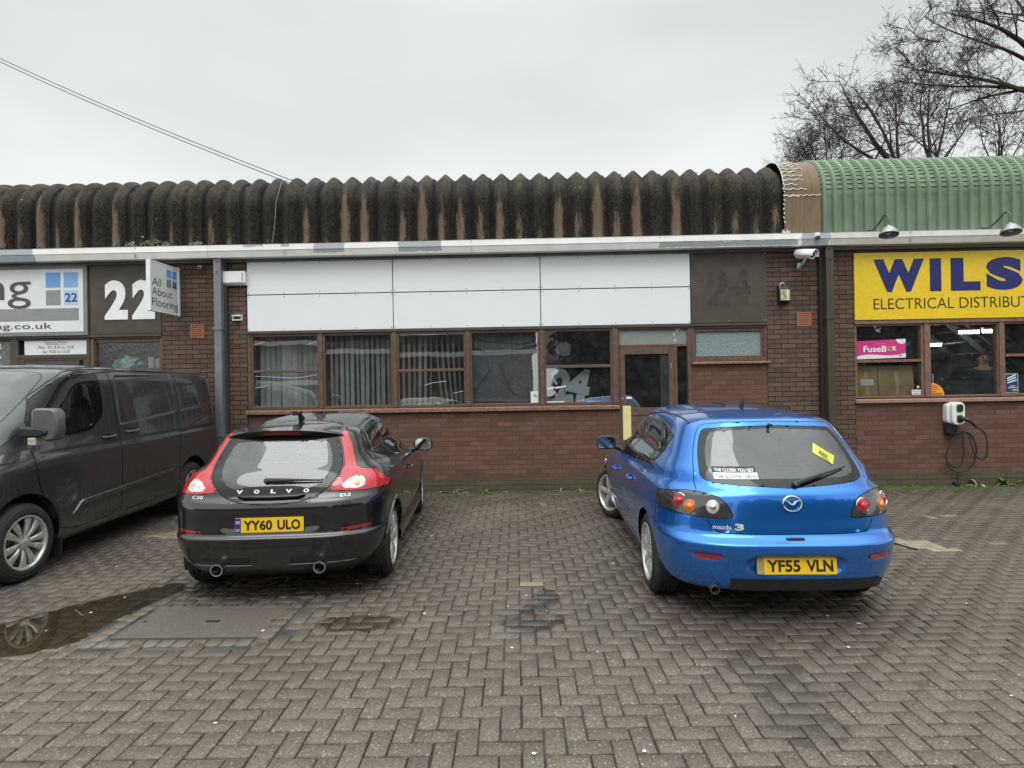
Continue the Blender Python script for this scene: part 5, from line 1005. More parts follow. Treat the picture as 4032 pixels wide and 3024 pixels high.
# the many-stemmed trees whose stems rise behind the green roof
def stems(name, label, Y, root, tips, seed, r=.1, maxl=3, dens=.72):
    b = px(*root, Y); T = Tree(name, (b.x, Y, 0), label, seed); T.big.tube([(b.x, Y, 0), (b.x + .1, Y, b.z * .5), tuple(b)], [r * 2.4, r * 2., r * 1.5], 9)
    for t_ in tips: q = px(*t_, Y + T.r.uniform(-1.2, 1.2)); T.branch(b, q - b, (q - b).length * 1.02, r, 0, maxl, .15, .02, dens)
    return T.done()
stems('bare_tree', 'many-stemmed bare tree rising behind the middle of the green roof', 19., (3545, 690), ((3290, 330), (3420, 290), (3200, 500), (3500, 420), (3330, 430)), 21, .075)
stems('bare_tree', 'upright bare tree with several stems behind the first gooseneck lamp', 20., (3668, 690), ((3590, 250), (3680, 300), (3760, 340), (3830, 450)), 22, .065)
stems('bare_tree', 'low reddish bare tree just above the brown roof flashing', 24., (3260, 740), ((3090, 580), (3160, 540), (3250, 500), (3330, 540), (3400, 600)), 23, .04, 2, 1.6)
stems('bare_tree', 'slender bare tree at the right edge between the lamps', 23., (3930, 720), ((3830, 500), (3900, 400), (3990, 420), (4050, 500), (4100, 560)), 24, .05, 3)
stems('bare_tree', 'small twiggy tree at the far left of the tree row', 26., (3120, 760), ((3060, 610), (3120, 590), (3020, 690), (3180, 620)), 25, .03, 2, 1.6)
# overhead cables coming in from the upper left, and a loose wire on the old roof
for k, (za, zb, lab) in enumerate(((8.54, 5.15, 'upper of the two overhead cables crossing the sky at the left'), (8.47, 5.09, 'lower of the two overhead cables crossing the sky at the left'))):
    A, B = Vector((-12.6, 11.8, za + 1.0)), Vector((-3.72, 10.05, zb + .02)); P = [A.lerp(B, i / 16) - Vector((0, 0, .12 * math.sin(math.pi * i / 16))) for i in range(17)]
    g = G(); g.tube([tuple(p) for p in P], .0065, 5); tag(g.build('overhead_cable', M['rubber'], smooth=True), lab, 'cable', 'overhead cables')
g = G(); g.tube([(-3.70, 9.85, 5.20), (-3.78, 9.35, 4.98), (-3.81, 9.2, 4.6), (-3.84, 9.19, 4.2), (-3.88, 9.17, 3.92)], .0032, 5); tag(g.build('loose_wire', M['steel'], smooth=True), 'thin pale wire hanging down the mossy roof', 'wire')
# weeds along the foot of the wall, each a rosette of leaves
weed_mats = [simple('weed leaf %s' % k, c, .5, var=.35, scale=14) for k, c in (('bright', (.13, .24, .045)), ('pale', (.24, .25, .15)), ('deep', (.06, .12, .03)))]
def weed(x, y, s_, seed, label, mt, up=.6, zb=0.):
    rr = random.Random(seed); e = empty('weed', (x, y, zb), label, 'weed', 'weeds along the foot of the wall'); g = G()
    for k in range(rr.randint(9, 14)):
        a = rr.uniform(0, 6.28); L = s_ * rr.uniform(.6, 1.1); w = L * rr.uniform(.13, .2); el = rr.uniform(.25, 1.1) * up; vs = []; n = 6
        for i in range(n + 1):
            u = i / n; rad = L * u; z = L * (math.sin(el) * u * 1.5 - .75 * u * u); ww = w * math.sin(math.pi * min(1, u * .93 + .06)) ; c, s2 = math.cos(a), math.sin(a); rx = rad * math.cos(el)
            z = max(.004, z); vs += [(c * rx - s2 * ww, min(s2 * rx + c * ww, 9.32 - y), z + ww * .3), (c * rx, min(s2 * rx, 9.32 - y), z), (c * rx + s2 * ww, min(s2 * rx - c * ww, 9.32 - y), z + ww * .3)]
        g.add(vs, [(3 * i + q, 3 * i + q + 1, 3 * i + 4 + q, 3 * i + 3 + q) for i in range(n) for q in (0, 1)])
    g.build('leaves', mt, e); return e
WD = [(-1.20, .10, 'weed tuft by the front wheel of the black hatchback'), (-.62, .13, 'bushy weed left of the plinth joint between the cars'), (-.13, .07, 'tiny weed sprig between two bigger weeds on the plinth'), (.04, .0, ''), (-.34, .07, 'tiny weed at the wall foot, second gap from the black hatchback'), (.10, .14, 'broad weed near the middle of the plinth between the cars'), (.57, .08, 'low weed right of the plinth middle between the cars'), (1.0, .06, 'dry little weed on the plinth nearer the blue car'), (1.30, .12, 'spiky weed close to the blue car at the wall'), (1.55, .10, 'leafy weed beside the steered wheel of the blue car')]
WD = [(-1.30, .11, 'weed tuft by the front wheel of the black hatchback'), (-1.09, .14, 'bushy weed at the first plinth joint right of the black hatchback'), (-.90, .07, 'tiny pale sprig between the bushy weed and the star shaped weed'), (-.62, .15, 'star shaped weed in the middle of the plinth between the cars'), (-.28, .08, 'low bright weed right of the star shaped one'), (.10, .07, 'small dry weed stalks near the centre of the wall foot'), (.56, .12, 'spiky weed left of the last weed before the blue car'), (.88, .13, 'leafy weed nearest to the blue car at the wall')]
for i, (x, s_, lab) in enumerate(WD): weed(x, 9.26, s_, 40 + i, lab, weed_mats[i % 3 if i != 2 else 1])
for i, (x, s_, lab) in enumerate(((5.95, .08, 'small weed at the plinth left of the charger cable'), (6.98, .19, 'large leafy weed at the wall just right of the charger'), (7.43, .2, 'tall star shaped weed further right of the charger'), (7.75, .17, 'weed clump at the right edge of the photograph'))): weed(x, 9.24, s_, 60 + i, lab, weed_mats[i % 2], .9)
def sprig(x, z, s_, seed, lab):
    rr = random.Random(seed); e = empty('roof_weed', (x, 9.2, z), lab, 'weed', 'weeds growing in the old roof'); g = G()
    for k in range(9):
        a = rr.uniform(-1.2, 1.2); L = s_ * rr.uniform(.5, 1.2); p = [(x, 9.2, z), (x + .5 * L * math.sin(a), 9.18, z + .6 * L * math.cos(a)), (x + L * math.sin(a) * 1.3, 9.16, z + L * math.cos(a) * .8 - .03)]; g.tube(p, [.003, .0025, .002], 4)
        for q in range(6): c = Vector(p[1]).lerp(Vector(p[2]), q / 6) + Vector((rr.gauss(0, .02), rr.gauss(0, .012), rr.gauss(0, .02))); w = .013; g.add([tuple(c + Vector((rr.gauss(0, w), rr.gauss(0, w), rr.gauss(0, w)))) for _ in range(3)], [(0, 1, 2)])
    g.build('shoots', weed_mats[1], e, world=True)
sprig(-6.10, 3.95, .07, 1, 'withered sprig on the roof edge above the projecting sign'); sprig(-5.78, 3.96, .15, 2, 'tallest pale sprig growing on the roof edge near the grey pipe'); sprig(-5.55, 3.94, .09, 3, 'trailing sprig on the roof edge right of the tallest one'); sprig(-5.1, 3.95, .09, 4, 'small sprig on the roof edge close to the gutter joint')
# moss strip
g = G(); rr = random.Random(12)
for _ in range(900):
    x = rr.choice((rr.uniform(-4.2, 3.4), rr.uniform(3.4, 9), rr.uniform(3.6, 9))); y = 9.32 - abs(rr.gauss(0, .05)) - (abs(rr.gauss(0, .18)) if x > 3.4 else 0); w = rr.uniform(.008, .03); z = .003 + rr.uniform(0, .01) * (y > 9.25)
    g.add([(x - w, y - w * .6, .001), (x + w, y - w * .6, .001), (x + w * .8, y + w * .5, .002), (x - w * .8, y + w * .5, .002), (x, y, z + .008)], [(0, 1, 4), (1, 2, 4), (2, 3, 4), (3, 0, 4)])
tag(g.build('moss', M['moss']), 'dark green moss along the foot of the brick wall', 'moss', kind='stuff')
# --- the other side of the yard (seen mirrored in the windows and the paint)
ob = empty('industrial_unit', (-8, -13.8, 0), 'opposite brick terrace across the yard, mirrored in the vacant unit windows', 'building')
g = G(); g.box(-34, .6, -14.4, -13.8, -.2, 3.6); g.build('wall', M['brick_wall'], ob, world=True)
g = G(); g.box(-34.2, .8, -13.82, -13.5, 3.6, 3.85); g.build('gutter', M['dirty_white'], ob, world=True)
g = G(); g.box(-34.2, .8, -20, -13.7, 3.86, 4.3); g.box(-34.2, .8, -20, -14.2, 4.31, 4.9); g.build('roof', M['asbestos'], ob, world=True, bev=.15)
for x in (-28, -22, -16, -10, -4.2):
    g = G(); g.box(x, x + 2.6, -13.82, -13.74, 1.3, 3.2); w_ = g.build('window', M['dark'], ob, world=True); g = G(); frame_rect(g, x - .06, x + 2.66, 1.24, 3.26, .06, -13.80, -13.72); g.build('frame', M['brown_wood'], w_, world=True)
hedge_m = simple('dark evergreen foliage', (.020, .030, .014), .85, var=.5, scale=5)
def evergreen(x, y, h, w, seed, lab):
    rr = np.random.RandomState(seed); e = empty('evergreen_tree', (x, y, 0), lab, 'tree', 'evergreens across the yard'); g = G(); g.tube([(x, y, 0), (x, y, h * .8)], [.2, .05], 7); g.build('trunk', bark, e, world=True)
    n = 9000; z = h * (.05 + .95 * rr.rand(n) ** .8); rad = w * (1.02 - (z / h) ** 2.2) * np.sqrt(rr.rand(n)) * (.75 + .5 * rr.rand(n)); a = rr.rand(n) * 6.283; c = np.c_[x + rad * np.cos(a), y + rad * np.sin(a), z]
    v = c[:, None] + rr.normal(0, .2, (n, 3, 3)); g = G(); g.v = [tuple(p) for p in v.reshape(-1, 3)]; g.f = [(3 * i, 3 * i + 1, 3 * i + 2) for i in range(n)]; g.mi = [0] * n; g.build('crown', hedge_m, e, world=True)
for i, (x, h, w) in enumerate(((3.6, 6.4, 1.7), (6.6, 7.2, 2.0), (10, 6.5, 2.0), (13.5, 7.5, 2.2), (17.5, 6.8, 2.2), (22, 7.8, 2.5), (26.5, 8.2, 2.6), (31, 8., 2.6), (36, 8.3, 2.8))): evergreen(x, -13.5 - i * .2, h, w, i, 'evergreen tree across the yard behind the photographer, %s' % ('next to the opposite terrace', 'second from the opposite terrace', 'third from the opposite terrace', 'fourth from the opposite terrace', 'fifth from the opposite terrace', 'sixth from the opposite terrace', 'seventh from the opposite terrace', 'eighth from the opposite terrace', 'farthest from the opposite terrace')[i])
T = Tree('bare_tree', (8.5, -9, 0), 'bare tree behind the photographer, mirrored in the blue hatchback glass', 31); T.big.tube([(8.5, -9, 0), (8.4, -9, 3), (8.2, -9, 5)], [.3, .24, .18], 8)
for d, L in (((-1.0, .1, .75), 6.5), ((-.75, .5, 1.), 6.), ((-.2, .2, 1.2), 6), ((.5, -.2, 1.), 5), ((-.9, -.3, .45), 6)): T.branch((8.2, -9, 4.9), d, L, .10, 0, 2, .16, .02, .8)
T.done()
# ------------------------------------------------------------------ vehicles: one lofted skin per body, cut into its real panels
def pchip(xs, ys, q):
    h = np.diff(xs); d = np.diff(ys, axis=0) / h[:, None]; m = np.zeros_like(ys); a, b = d[:-1], d[1:]; w1 = (2 * h[1:] + h[:-1])[:, None]; w2 = (h[1:] + 2 * h[:-1])[:, None]
    ok = a * b > 0; m[1:-1] = np.where(ok, (w1 + w2) / (w1 / np.where(ok, a, 1) + w2 / np.where(ok, b, 1)), 0); m[0] = d[0]; m[-1] = d[-1]
    i = np.clip(np.searchsorted(xs, q) - 1, 0, len(xs) - 2); t = ((q - xs[i]) / h[i])[:, None]; H = h[i][:, None]
    return (1 + 2 * t) * (1 - t) ** 2 * ys[i] + t * (1 - t) ** 2 * H * m[i] + t * t * (3 - 2 * t) * ys[i + 1] + t * t * (t - 1) * H * m[i + 1]
class Skin:
    """half body: stacked outlines, each (z rear, z mid, z front, y rear, half width, y front, four roundness exponents)"""
    def __init__(s, levels, y0, nv=420, nu=720, emb=(), tp=(0., 1.)):
        L = np.array(levels, float)
        def contour(P, n):
            th = np.linspace(0, np.pi / 2, 1500); out = np.empty((len(P), n, 3))
            for k, (zr, zs, zf, yr, w, yf, nr, mr, nf, mf) in enumerate(P):
                x = np.r_[w * np.sin(th) ** (2 / nr), (w * np.cos(th) ** (2 / nf))[1:]]; y = np.r_[y0 - (y0 - yr) * np.cos(th) ** (2 / mr), (y0 + (yf - y0) * np.sin(th) ** (2 / mf))[1:]]
                t1 = np.clip((y - yr) / max(y0 - yr, 1e-4), 0, 1); t2 = np.clip((y - y0) / max(yf - y0, 1e-4), 0, 1); sm = lambda t: t * t * (3 - 2 * t)
                z = np.where(y < y0, zr + (zs - zr) * sm(t1), zs + (zf - zs) * sm(t2)); x = x * (1 - tp[0] * t1 * sm(np.clip((z - tp[1]) / .12, 0, 1))); a = np.r_[0, np.cumsum(np.hypot(np.diff(x), np.diff(y)))]; q = np.linspace(0, a[-1], n)
                out[k] = np.c_[np.interp(q, a, x), np.interp(q, a, y), np.interp(q, a, z)]
            return out
        xs = np.arange(len(L)).astype(float); q = np.linspace(0, len(L) - 1, 600); T = contour(pchip(xs, L, q), 24)
        d = np.linalg.norm(np.diff(T, axis=0), axis=2); d = np.r_[0, np.cumsum(.5 * d.mean(1) + .5 * d[:, 0])]
        s.T = contour(pchip(xs, L, np.interp(np.linspace(0, d[-1], nv), d, q)), nu); s.nv, s.nu = nv, nu
        for sd, dep, wd in emb:
            k = np.clip(-sd(s.T) / wd, 0, 1); k = k * k * (3 - 2 * k); s.T = s.T + s.normals(s.T) * (dep * k)[..., None]; s.T[:, 0, 0] = 0; s.T[:, -1, 0] = 0
        t = s.T[::4, ::4]; nr, nc = t.shape[:2]; id_ = np.arange(nr * nc).reshape(nr, nc); F = np.stack([id_[:-1, :-1], id_[:-1, 1:], id_[1:, 1:], id_[1:, :-1]], -1).reshape(-1, 4)
        V = t.reshape(-1, 3); s.bvh = BVHTree.FromPolygons([tuple(p) for p in np.r_[V, V * (-1, 1, 1)]], [tuple(f) for f in np.r_[F, F + len(V)]])
    @staticmethod
    def normals(T):
        n = np.cross(np.gradient(T, axis=0), np.gradient(T, axis=1)); l = np.linalg.norm(n, axis=2, keepdims=True); n = n / np.where(l > 1e-12, l, 1); return n if n[len(T) // 3, T.shape[1] // 2, 0] > 0 else -n
    def S(s, v, u):
        v = np.clip(v, 0, s.nv - 1.001); u = np.clip(u, 0, s.nu - 1.001); i = v.astype(int); j = u.astype(int); a = (v - i)[..., None]; b = (u - j)[..., None]; T = s.T
        return (T[i, j] * (1 - b) + T[i, j + 1] * b) * (1 - a) + (T[i + 1, j] * (1 - b) + T[i + 1, j + 1] * b) * a
    def rear(s, x, z, y=-6., d=1):
        h = s.bvh.ray_cast(Vector((x, y, z)), Vector((0, d, 0))); return h[0], (h[1] if h[1] is None or h[1].y * d < 0 else -h[1])
    def side(s, y, z, sg=1):
        h = s.bvh.ray_cast(Vector((sg * 4, y, z)), Vector((-sg, 0, 0))); return h[0], (h[1] if h[1] is None or h[1].x * sg > 0 else -h[1])
def poly_sd(P, poly):
    poly = np.asarray(poly, float); d = np.full(P.shape[:-1], 1e9); inside = np.zeros(P.shape[:-1], bool); x, y = P[..., 0], P[..., 1]; n = len(poly)
    for i in range(n):
        a, b = poly[i], poly[(i + 1) % n]; e = b - a; w0, w1 = x - a[0], y - a[1]; t = np.clip((w0 * e[0] + w1 * e[1]) / max(e @ e, 1e-12), 0, 1); d = np.minimum(d, (w0 - e[0] * t) ** 2 + (w1 - e[1] * t) ** 2)
        c = (a[1] > y) != (b[1] > y); den = e[1] if abs(e[1]) > 1e-12 else 1e-12; inside ^= c & (x < a[0] + (y - a[1]) * e[0] / den)
    return np.where(inside, -1, 1) * np.sqrt(d)
def sym(p): return [(x, z) for x, z in p] + [(-x, z) for x, z in reversed(p)]
def rp(poly, r=.03, n=5):
    """polygon with its corners rounded to radius r (a list gives one per corner)"""
    out = []; m = len(poly); rs = r if hasattr(r, '__len__') else [r] * m
    for i in range(m):
        p0, p, p1 = (np.array(poly[(i + k) % m], float) for k in (-1, 0, 1)); a, b = p0 - p, p1 - p; la, lb = np.linalg.norm(a), np.linalg.norm(b)
        if la < 1e-6 or lb < 1e-6 or rs[i] <= 0: out.append(tuple(p)); continue
        a, b = a / la, b / lb; ang = math.acos(float(np.clip(a @ b, -1, 1)))
        if ang > 3.0: out.append(tuple(p)); continue
        d = min(rs[i] / math.tan(ang / 2), la * .48, lb * .48); q0, q1 = p + a * d, p + b * d
        for k in range(n + 1): t = k / n; out.append(tuple((1 - t) ** 2 * q0 + 2 * t * (1 - t) * p + t * t * q1))
    return out
def rear_sd(poly, ymax, n=2, ymin=-9): p = chaikin(poly, n); return lambda P: np.maximum(np.maximum(poly_sd(P[..., [0, 2]], p), P[..., 1] - ymax), ymin - P[..., 1])
def side_sd(poly, n=2, xmin=.35): p = chaikin(poly, n); return lambda P: np.maximum(poly_sd(P[..., [1, 2]], p), xmin - P[..., 0])
def arch_sd(y, z, r): return lambda P: np.maximum(np.hypot(P[..., 1] - y, P[..., 2] - z) - r, .45 - P[..., 0])
def body_panels(root, sk, regions, nv, nu, body_mat, dark, shell=True):
    """regions: (name, sd, gap, material or None for an opening, parent index or None, is glass)"""
    V, U = np.meshgrid(np.linspace(0, sk.nv - 1, nv), np.linspace(0, sk.nu - 1, nu), indexing='ij'); cv, cu = (sk.nv - 1) / (nv - 1), (sk.nu - 1) / (nu - 1); snap = np.full(V.shape, -1); e = .35
    def grad(sd, v, u): return (sd(sk.S(v + e, u)) - sd(sk.S(v - e, u))) / (2 * e), (sd(sk.S(v, u + e)) - sd(sk.S(v, u - e))) / (2 * e)
    for k, rg in enumerate(regions):
        sd = rg[1]; v, u = V.copy(), U.copy()
        for _ in range(3):
            f = sd(sk.S(v, u)); gv, gu = grad(sd, v, u); gv, gu = gv * cv, gu * cu; g2 = np.maximum(gv * gv + gu * gu, 1e-10); v = v - f * gv / g2 * cv; u = u - f * gu / g2 * cu
        ok = (np.abs(v - V) < .62 * cv) & (np.abs(u - U) < .62 * cu) & (snap < 0) & (np.abs(sd(sk.S(v, u))) < .004); ok[:, 0] &= np.abs(u[:, 0]) < .3 * cu; u[:, 0] = 0; u[:, -1] = sk.nu - 1
        V = np.where(ok, v, V); U = np.where(ok, u, U); snap = np.where(ok, k, snap)
    P = sk.S(V, U); C = (P[:-1, :-1] + P[:-1, 1:] + P[1:, 1:] + P[1:, :-1]) / 4; lab = np.full(C.shape[:2], -1)
    for k, rg in reversed(list(enumerate(regions))): lab = np.where(rg[1](C) < 0, k, lab)
    Pin, Pout = P.copy(), P.copy()
    for k, rg in enumerate(regions):
        if rg[2] <= 0: continue
        gv, gu = grad(rg[1], V, U); l = np.maximum(np.hypot(gv, gu), 1e-9); t = sk.S(V + gv / l * .3, U + gu / l * .3) - P; t /= np.maximum(np.linalg.norm(t, axis=-1, keepdims=True), 1e-9); m = (snap == k)[..., None]
        Pin = np.where(m, P - t * rg[2], Pin); Pout = np.where(m, P + t * rg[2], Pout)
    Nn = sk.normals(P); id_ = np.arange(V.size).reshape(V.shape); Q = np.stack([id_[:-1, :-1], id_[:-1, 1:], id_[1:, 1:], id_[1:, :-1]], -1)
    objs = {}
    def emit(name, faces, inside, mat, parent, mirror):
        """mirror: 0 both halves joined, +1 / -1 one half"""
        used = np.unique(faces); remap = np.full(V.size, -1); remap[used] = np.arange(len(used)); base = np.where((snap.reshape(-1) == inside)[:, None], Pin.reshape(-1, 3), Pout.reshape(-1, 3)) if inside >= 0 else Pout.reshape(-1, 3)
        vs = base[used]; fs = remap[faces]; sg = (1, 1, 1)
        if mirror == 0:
            mv = vs * (-1, 1, 1); on = np.abs(vs[:, 0]) < 1e-6; mid = np.where(on, np.arange(len(vs)), np.cumsum(~on) - 1 + len(vs)); allv = np.r_[vs, mv[~on]]; allf = np.r_[fs, mid[fs][:, ::-1]]
        elif mirror > 0: allv, allf = vs, fs
        else: allv, allf = vs * (-1, 1, 1), fs[:, ::-1]
        me = bpy.data.meshes.new(name); me.from_pydata(allv.tolist(), [], allf.tolist()); me.validate(); me.materials.append(mat); me.polygons.foreach_set('use_smooth', [True] * len(me.polygons)); me.update()
        bm = bmesh.new(); bm.from_mesh(me); bm.normal_update()
        c = Vector((0, 1.2, .8)); 
        if sum((f.calc_center_median() - c).dot(f.normal) for f in bm.faces) < 0: bmesh.ops.reverse_faces(bm, faces=bm.faces)
        bm.to_mesh(me); bm.free(); o = bpy.data.objects.new(name, me); COL.objects.link(o); o.parent = parent; return o
    emit('body', Q[lab < 0], -1, body_mat, root, 0)
    for k, rg in sorted(enumerate(regions), key=lambda q: q[1][4] is not None):
        if rg[3] is None: continue
        F = Q[lab == k]
        if not len(F): continue
        centre = bool((np.abs(P.reshape(-1, 3)[np.unique(F), 0]) < 1e-6).any())
        for sgn in ((0,) if centre else (1, -1)):
            par = objs.get((rg[4], sgn), objs.get((rg[4], 0), root)) if rg[4] else root; objs[(rg[0], sgn)] = emit(rg[0].split('#')[0], F, k, rg[3], par, sgn)
    if shell:
        ok = np.ones(lab.shape, bool)
        for k, rg in enumerate(regions):
            if rg[3] is None or rg[5]:
                b = lab == k; b2 = b.copy()
                w_ = 2 if rg[5] else 1
                for dv in range(-w_, w_ + 1):
                    for du in range(-w_, w_ + 1): b2 |= np.roll(np.roll(b, dv, 0), du, 1)
                ok &= ~b2
        F = Q[ok]; Pout_s = P - Nn * .014; keepP = Pout; Pout = Pout_s; nonl = emit('inner_shell', F, -1, dark, root, 0); Pout = keepP
    return objs
def place_text(sk, s_, x0, x1, z0, z1, name, mat, parent, off=.003, y=-6., d=1, **kw):
    v, f = text_fit(s_, x0, x1, z0, z1, **kw); g = G(); out = []
    for x, z in v: p, n = sk.rear(x, z, y, d); out.append(tuple((p if p is not None else Vector((x, -.7, z))) + Vector((0, -off * d, 0))))
    g.add(out, f); return g.build(name, mat, parent)
def disc(parent, name, c, n, r, mat, th=.012, dome=.01, seg=28, ring=None):
    g = G(); n = Vector(n); g.lathe([(0, th + dome), (r * .5, th + dome * .8), (r * .85, th + dome * .3), (r, th), (r, -.004)], c, n, seg); o = g.build(name, mat, parent, smooth=50)
    if ring: g = G(); g.lathe([(r, th - .002), (r + .002, th + .004), (r * 1.14, th), (r * 1.14, -.004)], c, n, seg); g.build('bezel', ring, o, smooth=50)
    return o
def wheel(parent, x, y, rad, width, rim, spokes, steer=0., style='five', side=1, spin=0.):
    """side: +1 wheel on the +x flank; the wheel mesh is the hub carrier and disc, tyre and rim its children"""
    g = G(); ax = Vector((1, 0, 0)); W = width / 2
    g.lathe([(0, .02), (.055, .02), (.06, 0), (.135, 0), (.135, -.02), (.05, -.025), (.05, -.12), (0, -.12)], (W * .35, 0, 0), ax, 32); w = g.build('wheel', M['disc'], parent, smooth=40)
    w.location = (x, y, rad - .004); w.rotation_euler = (0, 0, (0 if side > 0 else math.pi) + steer)
    g = G(); sh = .035; pr = [(rim - .004, -W + .012), (rim + .01, -W), (rim + .045, -W - .004), (rad - .045, -W + .002), (rad - .016, -W + .016), (rad - .003, -W + .036)]
    tr = []
    nb = 4
    for k in range(nb):
        a = -W + .036 + (2 * W - .072) * k / nb; b = -W + .036 + (2 * W - .072) * (k + 1) / nb; tr += [(rad, a + .006), (rad, b - .006), (rad - .008, b - .004), (rad - .008, b + .004)]
    pr += tr[:-2] + [(rad - .003, W - .036), (rad - .016, W - .016), (rad - .045, W - .002), (rad - .049, W + .0015), (rad - .055, W - .001), (rim + .045, W + .004), (rim + .028, W + .006), (rim + .022, W + .002), (rim + .01, W), (rim - .004, W - .012)]
    g.lathe(pr, (0, 0, 0), ax, 72); g.build('tyre', M['rubber'], w, smooth=30)
    g = G(); g.lathe([(rim + .008, W - .004), (rim + .006, W + .003), (rim - .008, W + .002), (rim - .018, W - .012), (rim - .024, W - .05), (rim - .03, -W + .02), (rim - .005, -W + .012)], (0, 0, 0), ax, 72)
    hub = .062; g.lathe([(0, W - .004), (.028, W - .005), (.032, W - .008), (hub, W - .016), (hub, W - .06), (0, W - .06)], (0, 0, 0), ax, 32)
    def spoke(a, w0, w1, xh, xr, th=.028, skew=0.):
        vs = []; n = 6; ca, sa = math.cos(a), math.sin(a)
        for i in range(n + 1):
            u = i / n; r = hub * .75 + (rim - .014 - hub * .75) * u; ww = w0 + (w1 - w0) * u; xx = xh + (xr - xh) * u + .012 * math.sin(math.pi * u); off = skew * u
            for q, dx in ((-1, -.008), (-.6, 0), (.6, 0), (1, -.008), (1, -th), (-1, -th)): t_ = q * ww + off; vs.append((xx + dx, ca * r - sa * t_, sa * r + ca * t_))
        fs = [(6 * i + k, 6 * i + (k + 1) % 6, 6 * i + 6 + (k + 1) % 6, 6 * i + 6 + k) for i in range(n) for k in range(6)]; g.add(vs, fs)
    for k in range(spokes):
        a = 2 * math.pi * k / spokes + spin
        if style == 'five': spoke(a, .034, .030, W - .014, W - .012)
        elif style == 'twin': spoke(a, .020, .017, W - .014, W - .01, skew=.05); spoke(a, .020, .017, W - .014, W - .01, skew=-.05)
        elif style == 'ten': spoke(a, .013, .036, W - .022, W - .012, .022, skew=.012 * (1 if k % 2 else -1))
    rm = g.build('rim', M['alloy'], w, smooth=35)
    g = G()
    for k in range(5): a = 2 * math.pi * k / 5 + spin + .63; g.lathe([(0, .012), (.009, .012), (.010, 0)], (W - .02, .042 * math.cos(a) * 1.3, .042 * math.sin(a) * 1.3), ax, 6)
    g.each('wheel_nut', M['steel'], w)
    return w
def wheel_well(parent, y, r, x0, x1, z=.3):
    g = G(); n = 20
    for sg in (1, -1):
        vs = []
        for k in range(n + 1): a = R(-20) + (math.pi + R(40)) * k / n; vs += [(sg * x0, y + r * math.cos(a), z + r * math.sin(a)), (sg * x1, y + r * math.cos(a), z + r * math.sin(a))]
        g.add(vs, [(2 * k, 2 * k + 1, 2 * k + 3, 2 * k + 2) for k in range(n)]); g.add([(sg * x0, y + r * math.cos(a), z + r * math.sin(a)) for a in [R(-20) + (math.pi + R(40)) * k / n for k in range(n + 1)]], [tuple(range(n + 1))])
    return g.each('wheel_well', M['dark'], parent)
def arch_lip(parent, sk, y, z, r, sgn, mat, out=.006, a0=-12, a1=192, wd=.012):
    P = []
    for k in range(41):
        a = R(a0 + (a1 - a0) * k / 40); p, n = sk.side(y + r * math.cos(a), z + r * math.sin(a), sgn)
        if p is None: continue
        P.append(tuple(p + Vector((sgn * out * .3, 0, 0))))
    if len(P) > 3: g = G(); g.tube(P, wd, 6); return g.build('arch_lip', mat, parent, smooth=True)
def seat(parent, x, y, wide=.5, z=.42, bench=False, top=1.0, head=True):
    g = G(); w = wide / 2; g.box(x - w, x + w, y, y + .5, z - .12, z + .05); g.box(x - w, x + w, y - .1, y + .08, z, top); s_ = g.build('seat', M['seat'], parent, bev=.05)
    if head:
        for hx in ((x,) if not bench else (x - w * .62, x + w * .62)): g = G(); g.box(hx - .13, hx + .13, y - .13, y - .03, top + .04, top + .22); g.tube([(hx - .05, y - .07, top - .02), (hx - .05, y - .07, top + .06)], .008, 6); g.tube([(hx + .05, y - .07, top - .02), (hx + .05, y - .07, top + .06)], .008, 6); g.build('headrest', M['seat'], s_, bev=.035)
    return s_
def number_plate(parent, c, txt, tilt, band, band_txt, flag=False):
    g = G(); g.fprism(rrect(-.26, .26, -.0555, .0555, .008), -.006, 0); p = g.build('number_plate', M['plate_y'], parent); p.location = c; p.rotation_euler = (R(tilt), 0, 0)
    def put(v, f, name, m): g = G(); g.add([(x, -.0085, z) for x, z in v], f); g.build(name, m, p)
    g = G(); g.fprism([(-.259, -.054), (-.214, -.054), (-.214, .054), (-.259, .054)], -.0075, -.006); g.build('band', band, p)
    put(*text_fit(band_txt, -.254, -.219, -.045, -.026, bold=.02), 'lettering', M['plate_y'] if flag else simple('faded gold lettering', (.5, .36, .05), .4))
    if flag:
        for pl, m in (((-.252, .012, -.221, .034), simple('flag blue', (.02, .03, .22), .4)),):
            put(np.array([(pl[0], pl[1]), (pl[2], pl[1]), (pl[2], pl[3]), (pl[0], pl[3])]), [(0, 1, 2, 3)], 'flag', m)
        x0, z0, x1, z1 = -.252, .012, -.221, .034; mx_, mz = (x0 + x1) / 2, (z0 + z1) / 2; g = G()
        for a, b in (((x0, z0), (x1, z1)), ((x0, z1), (x1, z0))): dx, dz = b[0] - a[0], b[1] - a[1]; l = math.hypot(dx, dz); nx, nz = -dz / l * .0016, dx / l * .0016; g.add([(a[0] + nx, -.0095, a[1] + nz), (b[0] + nx, -.0095, b[1] + nz), (b[0] - nx, -.0095, b[1] - nz), (a[0] - nx, -.0095, a[1] - nz)], [(0, 1, 2, 3)])
        g.box(x0, x1, -.0105, -.010, mz - .003, mz + .003); g.box(mx_ - .0035, mx_ + .0035, -.0108, -.0103, z0, z1); g.build('flag_white', M['white_ink'], p)
        g = G(); g.box(x0, x1, -.0115, -.011, mz - .0016, mz + .0016); g.box(mx_ - .002, mx_ + .002, -.0118, -.0113, z0, z1); g.build('flag_red', M['red_lens'], p)
    a, b = txt.split(' '); put(*text_fit(a, -.195, .022, -.038, .038, bold=.03), 'lettering', M['ink']); put(*text_fit(b, .062, .235, -.038, .038, bold=.03), 'lettering', M['ink'])
    return p
